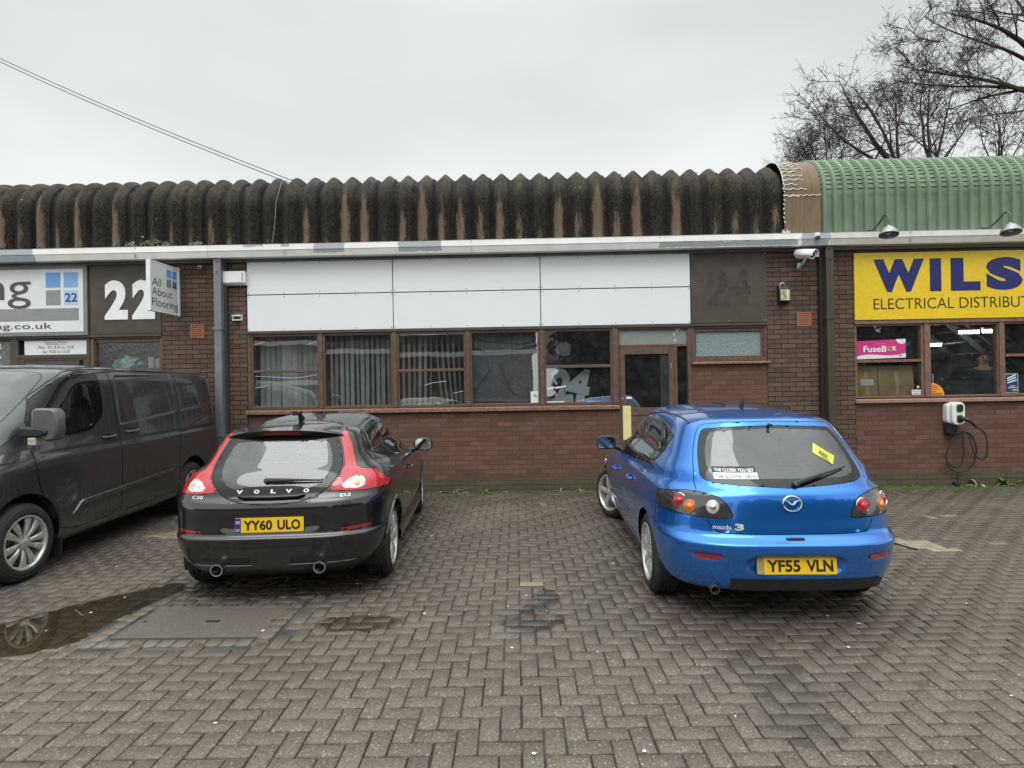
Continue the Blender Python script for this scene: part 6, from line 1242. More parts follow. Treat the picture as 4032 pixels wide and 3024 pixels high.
def mirror_(parent, sk, y, z, sgn, mat, big=1., glass=True, reach=.2, look=-1):
    """door mirror: shell, glass facing look along y, stalk"""
    p, n = sk.side(y, z, sgn); x = abs(p.x); g = G(); b = bmesh.new(); bmesh.ops.create_uvsphere(b, u_segments=24, v_segments=16, radius=1); k = 3.2
    for v in b.verts:
        c = v.co; m_ = (abs(c.x) ** k + abs(c.z) ** k) ** (1 / k) if abs(c.x) + abs(c.z) > 1e-6 else 1; r_ = math.hypot(c.x, c.z); f = r_ / m_ if m_ > 1e-6 else 1
        cx, cz = c.x * f, c.z * f; yy = c.y * look; yy = min(yy, .12) if True else yy
        v.co = Vector((sgn * (x + reach) + cx * .115 * big, y - .02 + yy * look * .11 * big if False else y + (c.y * (.10 if c.y * look < 0 else .02)) * big, z + .07 * big + cz * .082 * big))
    b.verts.index_update(); g.add([tuple(v.co) for v in b.verts], [[v.index for v in f.verts] for f in b.faces]); b.free(); m = g.build('mirror', mat, parent, smooth=50)
    g = G(); xc = sgn * (x + reach); yy = y + look * .0205 * big; pts = rrect(xc - .098 * big, xc + .098 * big, z + .07 * big - .066 * big, z + .07 * big + .066 * big, .04 * big); g.add([(px_, yy, pz) for px_, pz in pts], [tuple(range(len(pts)))]); gl = NT('mirror glass') if 'mirror glass' not in bpy.data.materials else None
    if gl: gl.set(col=(.75, .8, .8), metal=1., rough=.02)
    g.build('mirror_glass', bpy.data.materials['mirror glass'], m)
    g = G(); g.tube([(sgn * (x - .02), y + .03, z - .0), (sgn * (x + reach * .35), y + .03, z + .015), (sgn * (x + reach * .6), y + .03, z + .03)], [.035, .028, .03], 8); g.build('stalk', M['black_plastic'], m, smooth=True); return m
def handle(parent, sk, y0, y1, z, sgn, mat, chrome=None):
    p0, n0 = sk.side(y0, z, sgn); p1, _ = sk.side(y1, z + .006, sgn); pm, _ = sk.side((y0 + y1) / 2, z, sgn); o = Vector((sgn, 0, 0))
    g = G(); g.tube([tuple(p0 + o * .002), tuple(p0.lerp(p1, .08) + o * .028), tuple(pm + o * .038), tuple(p0.lerp(p1, .92) + o * .028), tuple(p1 + o * .002)], [.012, .013, .013, .013, .012], 8); h = g.build('door_handle', mat, parent, smooth=True)
    g = G(); yy = (y0 + y1) / 2; pts = [(yy + .055 * math.cos(R(q)), z + .002 + .03 * math.sin(R(q))) for q in range(0, 360, 20)]; vs = []
    for a, b in pts: q, _ = sk.side(a, b, sgn); vs.append(tuple(q + o * .002))
    g.add(vs, [tuple(range(len(vs)))]); g.build('handle_cup', M['black_gloss'], h); return h
def wiper(parent, sk, a, b, arm=True):
    pa, na = sk.rear(*a); pb, nb = sk.rear(*b); g = G(); P = []
    for i in range(9): u = i / 8; q, n = sk.rear(a[0] + (b[0] - a[0]) * u, a[1] + (b[1] - a[1]) * u); P.append(tuple(q + n * (.022 + .012 * math.sin(math.pi * u))))
    g.tube(P, [.017, .018, .016, .013, .011, .009, .008, .007, .006], 8); g.lathe([(0, .035), (.02, .03), (.024, 0)], pa, na, 14); g.build('wiper', M['black_plastic'], parent, smooth=True)
def ribbon(parent, sk, pts, w, name, mat, proj='side', sgn=1, off=.0015):
    """thin strip lying on the skin (seams, mouldings)"""
    P = []
    for a, b in zip(pts, pts[1:]):
        for i in range(8): u = i / 8; P.append((a[0] + (b[0] - a[0]) * u, a[1] + (b[1] - a[1]) * u))
    P.append(pts[-1]); Q = []
    for p in P:
        q, n = sk.side(p[0], p[1], sgn) if proj == 'side' else sk.rear(p[0], p[1])
        if q is not None: Q.append(tuple(q + n * off))
    g = G(); g.tube(Q, w, 6); return g.build(name, mat, parent, smooth=True)
# level tables: z rear, z mid, z front, y rear, half width, y front, roundness rear (x, y), front (x, y)
MAZ=[
(.20,.17,.18,-.60,.70,3.30,3.2,9,2.8,9),
(.25,.20,.20,-.74,.78,3.42,3.2,9,2.8,9),
(.33,.28,.28,-.785,.825,3.48,3.2,8,2.8,9),
(.42,.42,.42,-.81,.845,3.52,3.2,8,2.8,9),
(.52,.54,.52,-.835,.853,3.52,3.2,8,2.8,9),
(.565,.62,.58,-.84,.855,3.50,3.3,8,2.8,9),
(.595,.68,.62,-.80,.855,3.48,3.3,8,2.8,9),
(.625,.74,.66,-.77,.853,3.44,3.4,7.6,2.8,9),
(.75,.82,.70,-.755,.845,3.38,3.4,7.4,2.8,9),
(.87,.885,.76,-.735,.83,3.2,3.3,7.2,2.6,9),
(.94,.93,.84,-.69,.795,2.9,3.1,6.6,2.6,8),
(1.05,1.03,.95,-.60,.745,2.45,3.1,8.5,2.6,8),
(1.22,1.20,1.16,-.455,.665,1.98,3.3,8.5,2.8,8),
(1.33,1.33,1.33,-.365,.60,1.60,3.5,8,2.8,7),
(1.368,1.385,1.39,-.335,.55,1.42,3.7,6,3,7),
(1.40,1.425,1.43,-.20,.46,1.25,3.6,5.5,3,6),
(1.435,1.45,1.45,.10,.28,1.1,3,4,3,4),
(1.455,1.458,1.458,.5,.02,1.0,2,2,2,2)]
MAZ_Y0=1.0
VOL=[
(.20,.17,.18,-.58,.72,3.25,3.4,9,2.6,8),
(.255,.20,.20,-.655,.765,3.36,3.4,9,2.6,8),
(.31,.28,.28,-.685,.812,3.42,3.5,9,2.6,8),
(.42,.40,.42,-.715,.858,3.48,3.6,9,2.6,8),
(.512,.51,.52,-.732,.868,3.48,3.6,9,2.6,8),
(.535,.56,.55,-.705,.868,3.48,3.6,9,2.6,8),
(.60,.64,.6,-.70,.87,3.46,3.6,9,2.6,8),
(.72,.74,.66,-.705,.87,3.42,3.6,9,2.6,8),
(.78,.82,.70,-.69,.87,3.36,3.6,9,2.6,8),
(.82,.87,.73,-.655,.865,3.30,3.6,9,2.6,8),
(.90,.925,.78,-.62,.85,3.15,3.5,8.5,2.4,7),
(.985,.965,.86,-.57,.80,2.85,3.2,8,2.4,7),
(1.04,1.01,.94,-.525,.735,2.40,3.1,8,2.4,7),
(1.19,1.175,1.16,-.40,.658,1.95,3.2,8.5,2.6,7),
(1.275,1.285,1.31,-.33,.605,1.58,3.4,8,2.8,7),
(1.305,1.34,1.355,-.30,.55,1.40,3.6,7,3,6),
(1.335,1.38,1.388,-.15,.45,1.22,3.6,4.8,3,6),
(1.375,1.403,1.403,.15,.28,1.05,3,4,3,4),
(1.403,1.41,1.41,.55,.02,.95,2,2,2,2)]
VOL_Y0=1.0
VAN=[
(.20,.24,.25,-.85,.88,3.80,3,7,4,20),
(.27,.29,.30,-.95,.945,3.88,3,7,4,22),
(.42,.42,.42,-1.0,.965,3.90,3,7,4,24),
(.60,.62,.62,-1.02,.972,3.91,3,7,4,24),
(.80,.84,.84,-1.0,.975,3.91,3,7,4,24),
(.95,1.00,1.0,-.93,.975,3.90,2.8,7,4,24),
(1.03,1.09,1.09,-.80,.968,3.89,2.6,7,4,24),
(1.09,1.15,1.15,-.62,.952,3.88,2.5,7,4,24),
(1.17,1.24,1.24,-.42,.935,3.87,2.5,7,4,24),
(1.39,1.45,1.45,-.14,.91,3.86,2.8,8,4,24),
(1.62,1.66,1.66,.14,.885,3.83,3.1,9,4,24),
(1.80,1.81,1.81,.36,.862,3.81,3.4,10,4,26),
(1.87,1.885,1.88,.46,.83,3.79,3.6,10,4,26),
(1.92,1.935,1.92,.60,.74,3.74,3.6,9,4,24),
(1.955,1.965,1.95,.85,.5,3.6,3.4,7,4,20),
(1.97,1.982,1.97,1.2,.02,3.0,2,2,2,2)]
VAN_Y0=1.75
def underbody(e, y0, y1, w, z0=.2, z1=.34):
    g = G(); g.box(-w, w, y0, y1, z0, z1); g.build('underbody', M['dark'], e)
def roof_line(e, sk, pts, sgn):
    P = []
    for a, b in zip(pts, pts[1:]):
        for i in range(6):
            u = i / 6; h = sk.bvh.ray_cast(Vector((sgn * (a[0] + (b[0] - a[0]) * u), a[1] + (b[1] - a[1]) * u, 4)), Vector((0, 0, -1)))[0]
            if h: P.append(tuple(h))
    g = G(); g.tube(P, .0075, 6); g.build('roof_ditch', M['black_plastic'], e, smooth=True)
def blue_hatchback():
    e = empty('parked_car', (1.815, 4.76, 0), 'metallic blue five door hatchback with its front wheel turned out, parked on the right', 'car', None, R(-1.2))
    emb = [(rear_sd(sym([(.33, .36), (.36, .50), (.30, .515), (.001, .515)]) if False else sym([(0, .355), (.30, .355), (.345, .50), (0, .505)]), -.5), -.028, .018),
           (rear_sd([(.47, .455), (.655, .455), (.69, .50), (.66, .512), (.47, .51)], -.3), -.012, .02)]
    sk = Skin(MAZ, MAZ_Y0, emb=emb, tp=(.07, 1.0)); mp = M['paint_blue']
    lamp = [(.392, .728), (.388, .762), (.448, .862), (.53, .888), (.612, .903), (.70, .895), (.80, .868), (.84, .84), (.84, .77), (.79, .748), (.6, .732)]
    tg = [(0, .630), (.44, .632), (.505, .645), (.54, .69), (.565, .76), (.605, .905), (.575, 1.12), (.50, 1.315), (.44, 1.352), (0, 1.362)]
    gl = [(0, .925), (.40, .948), (.52, .965), (.552, .985), (.556, 1.02), (.532, 1.17), (.485, 1.29), (.44, 1.318), (0, 1.333)]
    gi = [(0, .985), (.36, .985), (.47, 1.0), (.505, 1.04), (.49, 1.16), (.445, 1.27), (.41, 1.295), (0, 1.312)]
    dlo = [(2.2, .905), (1.2, .94), (.3, .98), (.12, .995), (.08, 1.01), (-.1, 1.23), (-.06, 1.25), (.35, 1.318), (.8, 1.335), (1.3, 1.325), (1.55, 1.27), (1.8, 1.17), (2.2, .94)]
    regs = [('arch', arch_sd(0, .305, .35), 0, None, None, 0), ('arch', arch_sd(2.64, .305, .35), 0, None, None, 0),
            ('pane', rear_sd(sym(gi), .3, 1), 0, M['rear_glass'], 'rear_window', 1), ('rear_window', rear_sd(sym(gl), .3, 1), .002, M['black_gloss'], None, 0),
            ('tail_light', rear_sd(lamp, -.29, 1), .0025, M['lamp_black'], None, 0),
            ('pane#q', side_sd(rp([(.155, 1.01), (-.06, 1.228), (.12, 1.268), (.40, 1.298)], .015), 0), 0, M['car_glass'], 'side_window', 1), ('pane#r', side_sd(rp([(1.16, .957), (.265, .997), (.49, 1.305), (.8, 1.315), (1.24, 1.308)], .02), 0), 0, M['car_glass'], 'side_window', 1), ('pane#f', side_sd(rp([(1.24, .957), (2.05, .925), (1.74, 1.17), (1.52, 1.265), (1.31, 1.305)], .02), 0), 0, M['car_glass'], 'side_window', 1),
            ('side_window', side_sd(dlo, 1), .0015, M['black_gloss'], None, 0), ('tailgate', rear_sd(sym(tg), .2, 1), .003, mp, None, 0),
            ('bumper', rear_sd(sym([(0, .15), (.95, .15), (.95, .735), (.60, .735), (.40, .728), (.0, .728)]), -.30, 0), .0025, mp, None, 0),
            ('door#r', side_sd([(1.235, 1.33), (1.235, .3), (.62, .3), (.55, .55), (.36, .72), (.27, .95), (.48, 1.31)], 1), .003, mp, None, 0), ('door#f', side_sd([(1.236, 1.33), (1.236, .3), (2.2, .3), (2.28, .6), (2.25, .9), (1.6, 1.26)], 1), .003, mp, None, 0),
            ('windscreen', rear_sd(sym([(0, .99), (.60, .99), (.66, 1.02), (.53, 1.33), (0, 1.37)]), 9, 1, 1.45), .002, M['car_glass'], None, 1)]
    o = body_panels(e, sk, regs, 175, 300, mp, M['dark'])
    underbody(e, -.5, 3.2, .6); wheel_well(e, 0, .352, .5, .80, .305); wheel_well(e, 2.64, .352, .5, .80, .305)
    for s_ in (1, -1):
        wheel(e, s_ * .735, 0, .316, .205, .218, 5, 0, 'five', s_, .2); wheel(e, s_ * .735, 2.64, .316, .205, .218, 5, R(25), 'five', s_, .5)
        t_ = o[('tail_light', s_)]; lenses = ((.705, .826, .048, 'red_dark'), (.648, .799, .045, 'amber')) + (((.512, .802, .044, 'clear_lens'),) if s_ < 0 else ((.487, .808, .046, 'red_dark'),))
        for x, z, r, m in lenses: p, n = sk.rear(s_ * x, z); disc(t_, 'lens', p - n * .004, (n + Vector((0, -.5, 0))).normalized(), r, M[m], .006, .008, ring=M['chrome'] if m != 'amber' else None); disc(t_, 'bulb', p + n * .006, (n + Vector((0, -.5, 0))).normalized(), r * .42, M['chrome'] if m == 'clear_lens' else (M['red_lens'] if m == 'red_dark' else M['orange']), .006, .008, 16)
        p, n = sk.rear(s_ * .56, .478); vs = []; g = G(); pts = chaikin([(.485, .462), (.475, .497), (.56, .50), (.64, .495), (.655, .48), (.60, .462)], 1)
        for x, z in pts: q, nn = sk.rear(s_ * x, z); vs.append(tuple(q + Vector((s_ * .002, -.006, 0))))
        g.add(vs, [tuple(range(len(vs)))]); g.build('reflector', M['dark_red'], e)
        handle(e, sk, .60, .76, .80, s_, mp); handle(e, sk, 1.50, 1.66, .765, s_, mp); mirror_(e, sk, 1.98, .93, s_, M['black_plastic'], .95, reach=.15)
        ribbon(e, sk, [(.86, .47), (1.22, .45), (2.15, .43)], .012, 'side_moulding', mp, 'side', s_, .004)
        p, n = sk.side(2.72, .70, s_); disc(e, 'side_repeater', p, n, .022, M['paper'], .006, .004)
    # rear details
    number_plate(e, sk.rear(0, .43)[0] + Vector((0, -.014, 0)), 'YF55 VLN', -6, simple('faded plate band', (.28, .26, .12), .45), 'GB')
    place_text(sk, 'mazda', -.522, -.405, .66, .69, 'lettering', M['letter_silver'], e, .007, bold=.02); place_text(sk, '3', -.385, -.325, .655, .70, 'lettering', M['letter_silver'], e, .007, bold=.05)
    c, n = sk.rear(.0, .83); g = G(); P = []
    for k in range(49): a = 2 * math.pi * k / 48; q, _ = sk.rear(.06 * math.cos(a), .83 + .049 * math.sin(a)); P.append(tuple(q + Vector((0, -.006, 0))))
    g.tube(P, .0062, 8, cap=False)
    for sgn in (1, -1):
        W = [(.0, .822), (.012, .828), (.03, .846), (.05, .85)]; P = []
        for x, z in W: q, _ = sk.rear(sgn * x, z); P.append(tuple(q + Vector((0, -.007, 0))))
        g.tube(P, [.005, .007, .008, .004], 8)
    g.build('badge', M['chrome'], e, smooth=True)
    wiper(e, sk, (.05, .945), (.43, 1.042))
    g = G(); g.tube([(0, -.37, 1.338), (0, -.42, 1.335)], .011, 8); g.build('washer_jet', M['black_plastic'], e, smooth=True)
    g = G(); q, n = sk.rear(0, 1.0); top = 1.452; g.tube([(.03, .30, 1.435), (.03, .27, 1.46), (.03, .24, 1.50), (.03, .235, 1.515)], [.028, .014, .005, .002], 8); g.build('antenna', M['black_plastic'], e, smooth=True)
    place_g = [(-.492 + .03, 1.058), (-.175, 1.062), (-.185, .988), (-.46, .98)]
    def patch(pts, name, m, off=.005, par=e):
        vs = []
        for x, z in pts: q, n = sk.rear(x, z); vs.append(tuple(q + n * off))
        g = G(); g.add(vs, [tuple(range(len(vs)))]); return g.build(name, m, par)
    def glass_sticker(name, lab, quads):
        k = empty(name, tuple(e.matrix_basis @ Vector((-.3, -.6, 1.0))), lab, 'sticker'); return k
    rows = [(-.475, -.190, 1.020, 1.058, M['ink'], 'THE CLOSER YOU GET', M['white_ink']), (-.472, -.185, .979, 1.019, M['white_ink'], 'THE SLOWER I DRIVE', M['ink'])]
    for x0, x1, z0, z1, bg, s_, fg in rows:
        p = patch([(x0, z0), ((x0 + x1) / 2, z0 + .001), (x1, z0 + .002), (x1, z1 + .002), ((x0 + x1) / 2, z1 + .001), (x0, z1)], 'window_sticker', bg); place_text(sk, s_, x0 + .012, x1 - .012, z0 + .009, z1 - .008, 'lettering', fg, p, .0075, bold=.02 if fg is M['white_ink'] else 0)
    p = patch([(.275, 1.205), (.395, 1.118), (.36, 1.065), (.245, 1.145)], 'hanging_sign', simple('yellow diamond card', (.70, .72, .08), .5)); 
    v, f = text_fit('MAN', -.03, .03, -.018, .014, bold=.03); g = G(); a = R(-33); g.add([tuple(sk.rear(.320 + x * math.cos(a) - z * math.sin(a), 1.135 + x * math.sin(a) + z * math.cos(a))[0] + Vector((0, -.009, .003))) for x, z in v], f); g.build('lettering', simple('olive lettering', (.10, .16, .05), .5), p)
    for s_, ox, oz in (('LITTLE', .338, 1.166), ('ON BOARD', .325, 1.103)): v, f = text_fit(s_, -.03, .03, -.006, .008, bold=.02); g = G(); g.add([tuple(sk.rear(ox + x * math.cos(a) - z * math.sin(a), oz + x * math.sin(a) + z * math.cos(a))[0] + Vector((0, -.009, .003))) for x, z in v], f); g.build('lettering', simple('olive lettering', (.10, .16, .05), .5), p)
    # black valance and exhaust
    g = G(); vs = []
    for k in range(41): x = -.42 + 1.04 * k / 40; q, n = sk.rear(x, .335); y = q.y if q else -.7; vs += [(x, y - .003, .335 - .02 * (abs(x) / .62) ** 4), (x, y + .03, .25), (x, y + .16, .215)]
    g.add(vs, [(3 * k + q, 3 * k + q + 1, 3 * k + 4 + q, 3 * k + 3 + q) for k in range(40) for q in (0, 1)]); g.build('valance', M['black_plastic'], e, smooth=True)
    g = G(); g.lathe([(.025, 0), (.030, 0), (.030, -.3), (.025, -.3)], (-.52, -.745, .25), (0, -1, -.12), 24, closed=True); ex = g.build('exhaust', simple('sooty exhaust steel', (.10, .095, .09), .5, metal=.6), e, smooth=40); g = G(); g.lathe([(0, 0), (.0248, 0), (.0248, .06)], (-.52, -.63, .27), (0, -1, 0), 18); g.build('exhaust_bore', M['dark'], ex)
    for s_ in (1, -1): roof_line(e, sk, [(.525, -.16), (.52, .1), (.512, .66), (.53, 1.15), (.56, 1.4)], s_)
    g = G(); g.box(-.06, .06, -.80, -.74, .585, .612); g.build('release_handle', M['black_plastic'], e, bev=.006)
    for x in (.37, -.37): seat(e, x, .95)
    seat(e, 0, .12, 1.25, .42, True, .98); g = G(); g.box(-.62, .62, 1.9, 2.3, .6, .93); g.build('dashboard', M['trim_grey'], e, bev=.06)
    g = G(); g.lathe([(.185, 0), (.195, .012), (.185, .024), (.175, .012)], (.37, 1.72, .86), (0, -1, .5), 28, closed=True); g.box(.2, .54, 1.73, 1.75, .84, .87); g.build('steering_wheel', M['black_plastic'], e, smooth=True)
    g = G(); g.box(-.12, .12, 1.42, 1.44, 1.24, 1.30); g.build('rear_view_mirror', M['black_plastic'], e, bev=.01)
blue_hatchback()

def black_hatchback():
    e = empty('parked_car', (-2.018, 5.23, 0), 'glossy black three door hatchback with tall red tail lamps and a glass tailgate', 'car', None, R(4.2))
    emb = [(rear_sd(sym([(0, .545), (.36, .545), (.42, .60), (.36, .70), (0, .71)]), -.4), -.013, .05)]
    sk = Skin(VOL, VOL_Y0, emb=emb, tp=(.125, 1.0)); mp = M['paint_black']
    gt = [(0, .772), (.20, .778), (.31, .80), (.41, .855), (.485, .95), (.51, 1.02), (.49, 1.12), (.435, 1.255), (.39, 1.285), (0, 1.295)]
    gi = [(0, .90), (.20, .898), (.27, .878), (.34, .895), (.40, .95), (.432, 1.04), (.42, 1.11), (.385, 1.205), (.34, 1.225), (0, 1.235)]
    lamp = rp([(.432, .856), (.505, .958), (.522, 1.03), (.498, 1.135), (.445, 1.27), (.465, 1.312), (.495, 1.285), (.550, 1.19), (.572, 1.12), (.612, 1.018), (.65, 1.0), (.74, .982), (.80, .93), (.85, .875), (.85, .84), (.6, .845)], .02)
    dlo = [(-.265, 1.045), (-.125, 1.24), (-.02, 1.275), (.45, 1.312), (.75, 1.318), (1.05, 1.312), (1.4, 1.245), (1.72, 1.08), (1.98, .905), (.8, .965)]
    regs = [('arch', arch_sd(0, .31, .365), 0, None, None, 0), ('arch', arch_sd(2.64, .31, .365), 0, None, None, 0),
            ('pane', rear_sd(sym(gi), .3, 1), 0, M['rear_glass'], 'glass_tailgate', 1), ('glass_tailgate', rear_sd(sym(gt), .3, 1), .003, M['black_gloss'], None, 0),
            ('lamp_reflector', rear_sd([(.50, .868), (.60, .955), (.685, .945), (.705, .858)], -.2, 1), 0, M['clear_lens'], 'tail_light', 0), ('tail_light', rear_sd(lamp, -.08, 0), .002, M['red_lens'], None, 0),
            ('pane#q', side_sd(rp([(-.235, 1.06), (-.10, 1.232), (.06, 1.262), (.62, 1.300), (.66, .995)], [.03, .05, .1, .01, .01]), 0), 0, M['car_glass'], 'side_window', 1), ('pane#d', side_sd(rp([(.735, .985), (.70, 1.308), (1.03, 1.302), (1.38, 1.235), (1.68, 1.08), (1.88, .925)], [.01, .01, .2, .2, .2, .03]), 0), 0, M['car_glass'], 'side_window', 1), ('side_window', side_sd(rp(dlo, .05), 0), .0015, M['black_gloss'], None, 0),
            ('reflector', rear_sd([(.535, .545), (.535, .572), (.745, .582), (.745, .556)], -.3, 0), .001, M['dark_red'], None, 0),
            ('bumper', rear_sd(sym([(0, .15), (.95, .15), (.95, .838), (.6, .842), (.42, .852), (.30, .785), (0, .76)]), -.37, 0), .0022, mp, None, 0),
            ('fuel_flap', side_sd([(-.36, .78), (-.36, .90), (-.22, .90), (-.22, .78)], 2), .002, mp, None, 0), ('door', side_sd([(.70, 1.31), (.70, .62), (.76, .42), (.84, .33), (2.15, .33), (2.2, .6), (2.1, .92), (1.4, 1.25)], 1), .003, mp, None, 0),
            ('windscreen', rear_sd(sym([(0, .98), (.60, .98), (.66, 1.0), (.53, 1.29), (0, 1.33)]), 9, 1, 1.42), .002, M['car_glass'], None, 1)]
    o = body_panels(e, sk, regs, 175, 300, mp, M['dark'])
    underbody(e, -.5, 3.1, .6); wheel_well(e, 0, .368, .5, .81, .31); wheel_well(e, 2.64, .368, .5, .81, .31)
    for s_ in (1, -1):
        wheel(e, s_ * .737, 0, .32, .215, .226, 5, 0, 'twin', s_, .1); wheel(e, s_ * .737, 2.64, .32, .215, .226, 5, R(3), 'twin', s_, .4); arch_lip(e, sk, 0, .31, .37, s_, mp, .01, -5, 185, .016); arch_lip(e, sk, 2.64, .31, .37, s_, mp, .01, -5, 185, .016)
        handle(e, sk, .86, 1.02, .825, s_, mp); mirror_(e, sk, 1.74, .915, s_, M['black_gloss'], .95, reach=.14)
        t_ = o[('tail_light', s_)]; p, n = sk.rear(s_ * .63, .90); disc(t_, 'bulb_reflector', p - n * .012, (n + Vector((0, -.6, 0))).normalized(), .034, M['chrome'] if s_ < 0 else simple('pale amber reflector', (.75, .5, .25), .25, metal=.3), .012, .006)
        g = G(); x = s_ * .385; g.lathe([(.038, .0), (.047, .0), (.048, -.004), (.048, -.14), (.038, -.14)], (x, -.745, .288), (0, -1, -.05), 28, closed=True); ex = g.build('exhaust', M['chrome'], e, smooth=40); g = G(); g.lathe([(0, 0), (.0375, 0), (.0375, .1)], (x, -.64, .288), (0, -1, 0), 20); g.build('exhaust_bore', M['dark'], ex)
        g = G(); vs = []                                   # mesh inset above the exhaust
        for k in range(21):
            u = k / 20; x = .155 + .415 * u; zt = .366 - .012 * u; zb = .318 + .03 * u * u
            for z, o_ in ((zt, .002), (zb, .004)): q, n = sk.rear(s_ * x, z); vs.append(tuple(q + n * o_))
        g.add(vs, [(2 * k, 2 * k + 1, 2 * k + 3, 2 * k + 2) for k in range(20)]); g.build('grille', M['dark'], e)
        g = G(); P = [sk.rear(s_ * (.13 + .5 * k / 12), .30 - .0 * k)[0] for k in range(13)]; g.tube([tuple(p + Vector((0, -.004, 0))) for p in P], [.004] + [.011] * 11 + [.004], 8); g.build('bumper_lip', mp, e, smooth=True)
        g = G(); vs = []                                   # side sill skirt
        for k in range(31): y = .36 + 1.9 * k / 30; q, n = sk.side(y, .36, s_); xx = abs(q.x) + .012; vs += [(s_ * (xx - .02), y, .335), (s_ * (xx + .012), y, .285), (s_ * (xx + .004), y, .22), (s_ * (xx - .12), y, .19)]
        g.add(vs, [(4 * k + q, 4 * k + q + 1, 4 * k + 5 + q, 4 * k + 4 + q) for k in range(30) for q in (0, 1, 2)]); g.build('side_skirt', mp, e, smooth=True)
    number_plate(e, sk.rear(0, .615)[0] + Vector((0, -.010, 0)), 'YY60 ULO', -2, simple('plate band blue', (.02, .035, .22), .4), 'UK', True)
    for ch, x, w in (('V', -.245, .05), ('O', -.115, .042), ('L', .012, .04), ('V', .132, .05), ('O', .265, .042)): place_text(sk, ch, x - w / 2, x + w / 2, .848, .876, 'lettering', M['letter_silver'], o[('glass_tailgate', 0)], .005, bold=.05)
    place_text(sk, 'C30', -.628, -.53, .812, .834, 'lettering', M['letter_silver'], e, .004, bold=.01); place_text(sk, 'D3', .525, .60, .806, .828, 'lettering', M['letter_silver'], e, .004, bold=.01)
    g = G(); P = [sk.rear(x, z)[0] for x, z in ((-.26, .835), (-.2, .822), (0, .818), (.2, .822), (.26, .835))]; g.tube([tuple(p + Vector((0, -.012, 0))) for p in P], [.006, .016, .018, .016, .006], 10); g.build('tailgate_handle', M['black_gloss'], e, smooth=True)
    wiper(e, sk, (-.045, .932), (.375, .925))
    # roof spoiler with high brake lamp
    n = 33; vs = []
    for k in range(n):
        u = -1 + 2 * k / (n - 1); x = .475 * u; a = abs(u); y1 = -.40 + .13 * a ** 3; z1 = 1.318 - .055 * a ** 2.6; q = sk.bvh.ray_cast(Vector((x, -.02, 3)), Vector((0, 0, -1)))[0]; z0 = (q.z if q else 1.3) + .004; q2 = sk.bvh.ray_cast(Vector((x, -.16, 3)), Vector((0, 0, -1)))[0]; zm = max((q2.z if q2 else 1.3) + .012, z1 * .6 + z0 * .4)
        th = .042 * (1 - .35 * a ** 2); vs += [(x, .0, z0), (x, -.16, zm), (x, -.29 + .08 * a ** 3, z1 + .012), (x, y1, z1), (x, y1 + .008, z1 - .012), (x, y1 + .03, z1 - th), (x, y1 + .16, z1 - th - .02)]
    g = G(); g.add(vs, [(7 * k + q, 7 * k + q + 1, 7 * k + 8 + q, 7 * k + 7 + q) for k in range(n - 1) for q in range(6)]); sp = g.build('spoiler', mp, e, smooth=60)
    g = G(); vs = []
    for k in range(13): x = -.15 + .3 * k / 12; a = abs(x) / .475; y1 = -.40 + .13 * a ** 3; z1 = 1.318 - .055 * a ** 2.6; vs += [(x, y1 + .0075, z1 - .014), (x, y1 + .024, z1 - .036)]
    g.add(vs, [(2 * k, 2 * k + 1, 2 * k + 3, 2 * k + 2) for k in range(12)]); g.build('brake_light', M['dark_red'], sp)
    g = G(); g.tube([(.02, .10, 1.39), (.02, .06, 1.42), (.02, .03, 1.455)], [.03, .02, .012], 8); g.box(-.05, .02, .06, .12, 1.42, 1.46); g.build('antenna', M['black_plastic'], e, smooth=True)
    p, n_ = sk.rear(.62, .49); disc(e, 'parking_sensor', p, n_, .011, M['black_plastic'], .002, .001); p, n_ = sk.rear(-.62, .49); disc(e, 'parking_sensor', p, n_, .011, M['black_plastic'], .002, .001)
    for x in (.37, -.37): seat(e, x, .85)
    for x in (.3, -.3): seat(e, x, .05, .5, .42, False, .96, False)
    g = G(); g.box(-.62, .62, 1.85, 2.25, .6, .91); g.build('dashboard', M['trim_grey'], e, bev=.06)
    g = G()
    for k in range(12): z = .66 + .055 * k; g.tube([(-.5, .18, z), (.5, .18, z)], .0035, 4)
    for k in range(19): x = -.5 + k * .0555; g.tube([(x, .18, .66), (x, .18, 1.27)], .0035, 4)
    g.build('dog_guard', M['steel'], e)
    p, _ = sk.side(-.06, 1.09, 1)
    for k, m in enumerate((M['blue_sq'], simple('green sticker', (.05, .25, .1), .5))): g = G(); g.box(p.x + .0015 - .02, p.x + .003 - .02, -.06 + .06 * k, -.015 + .06 * k, 1.075, 1.115); g.build('window_sticker', m, e)
black_hatchback()

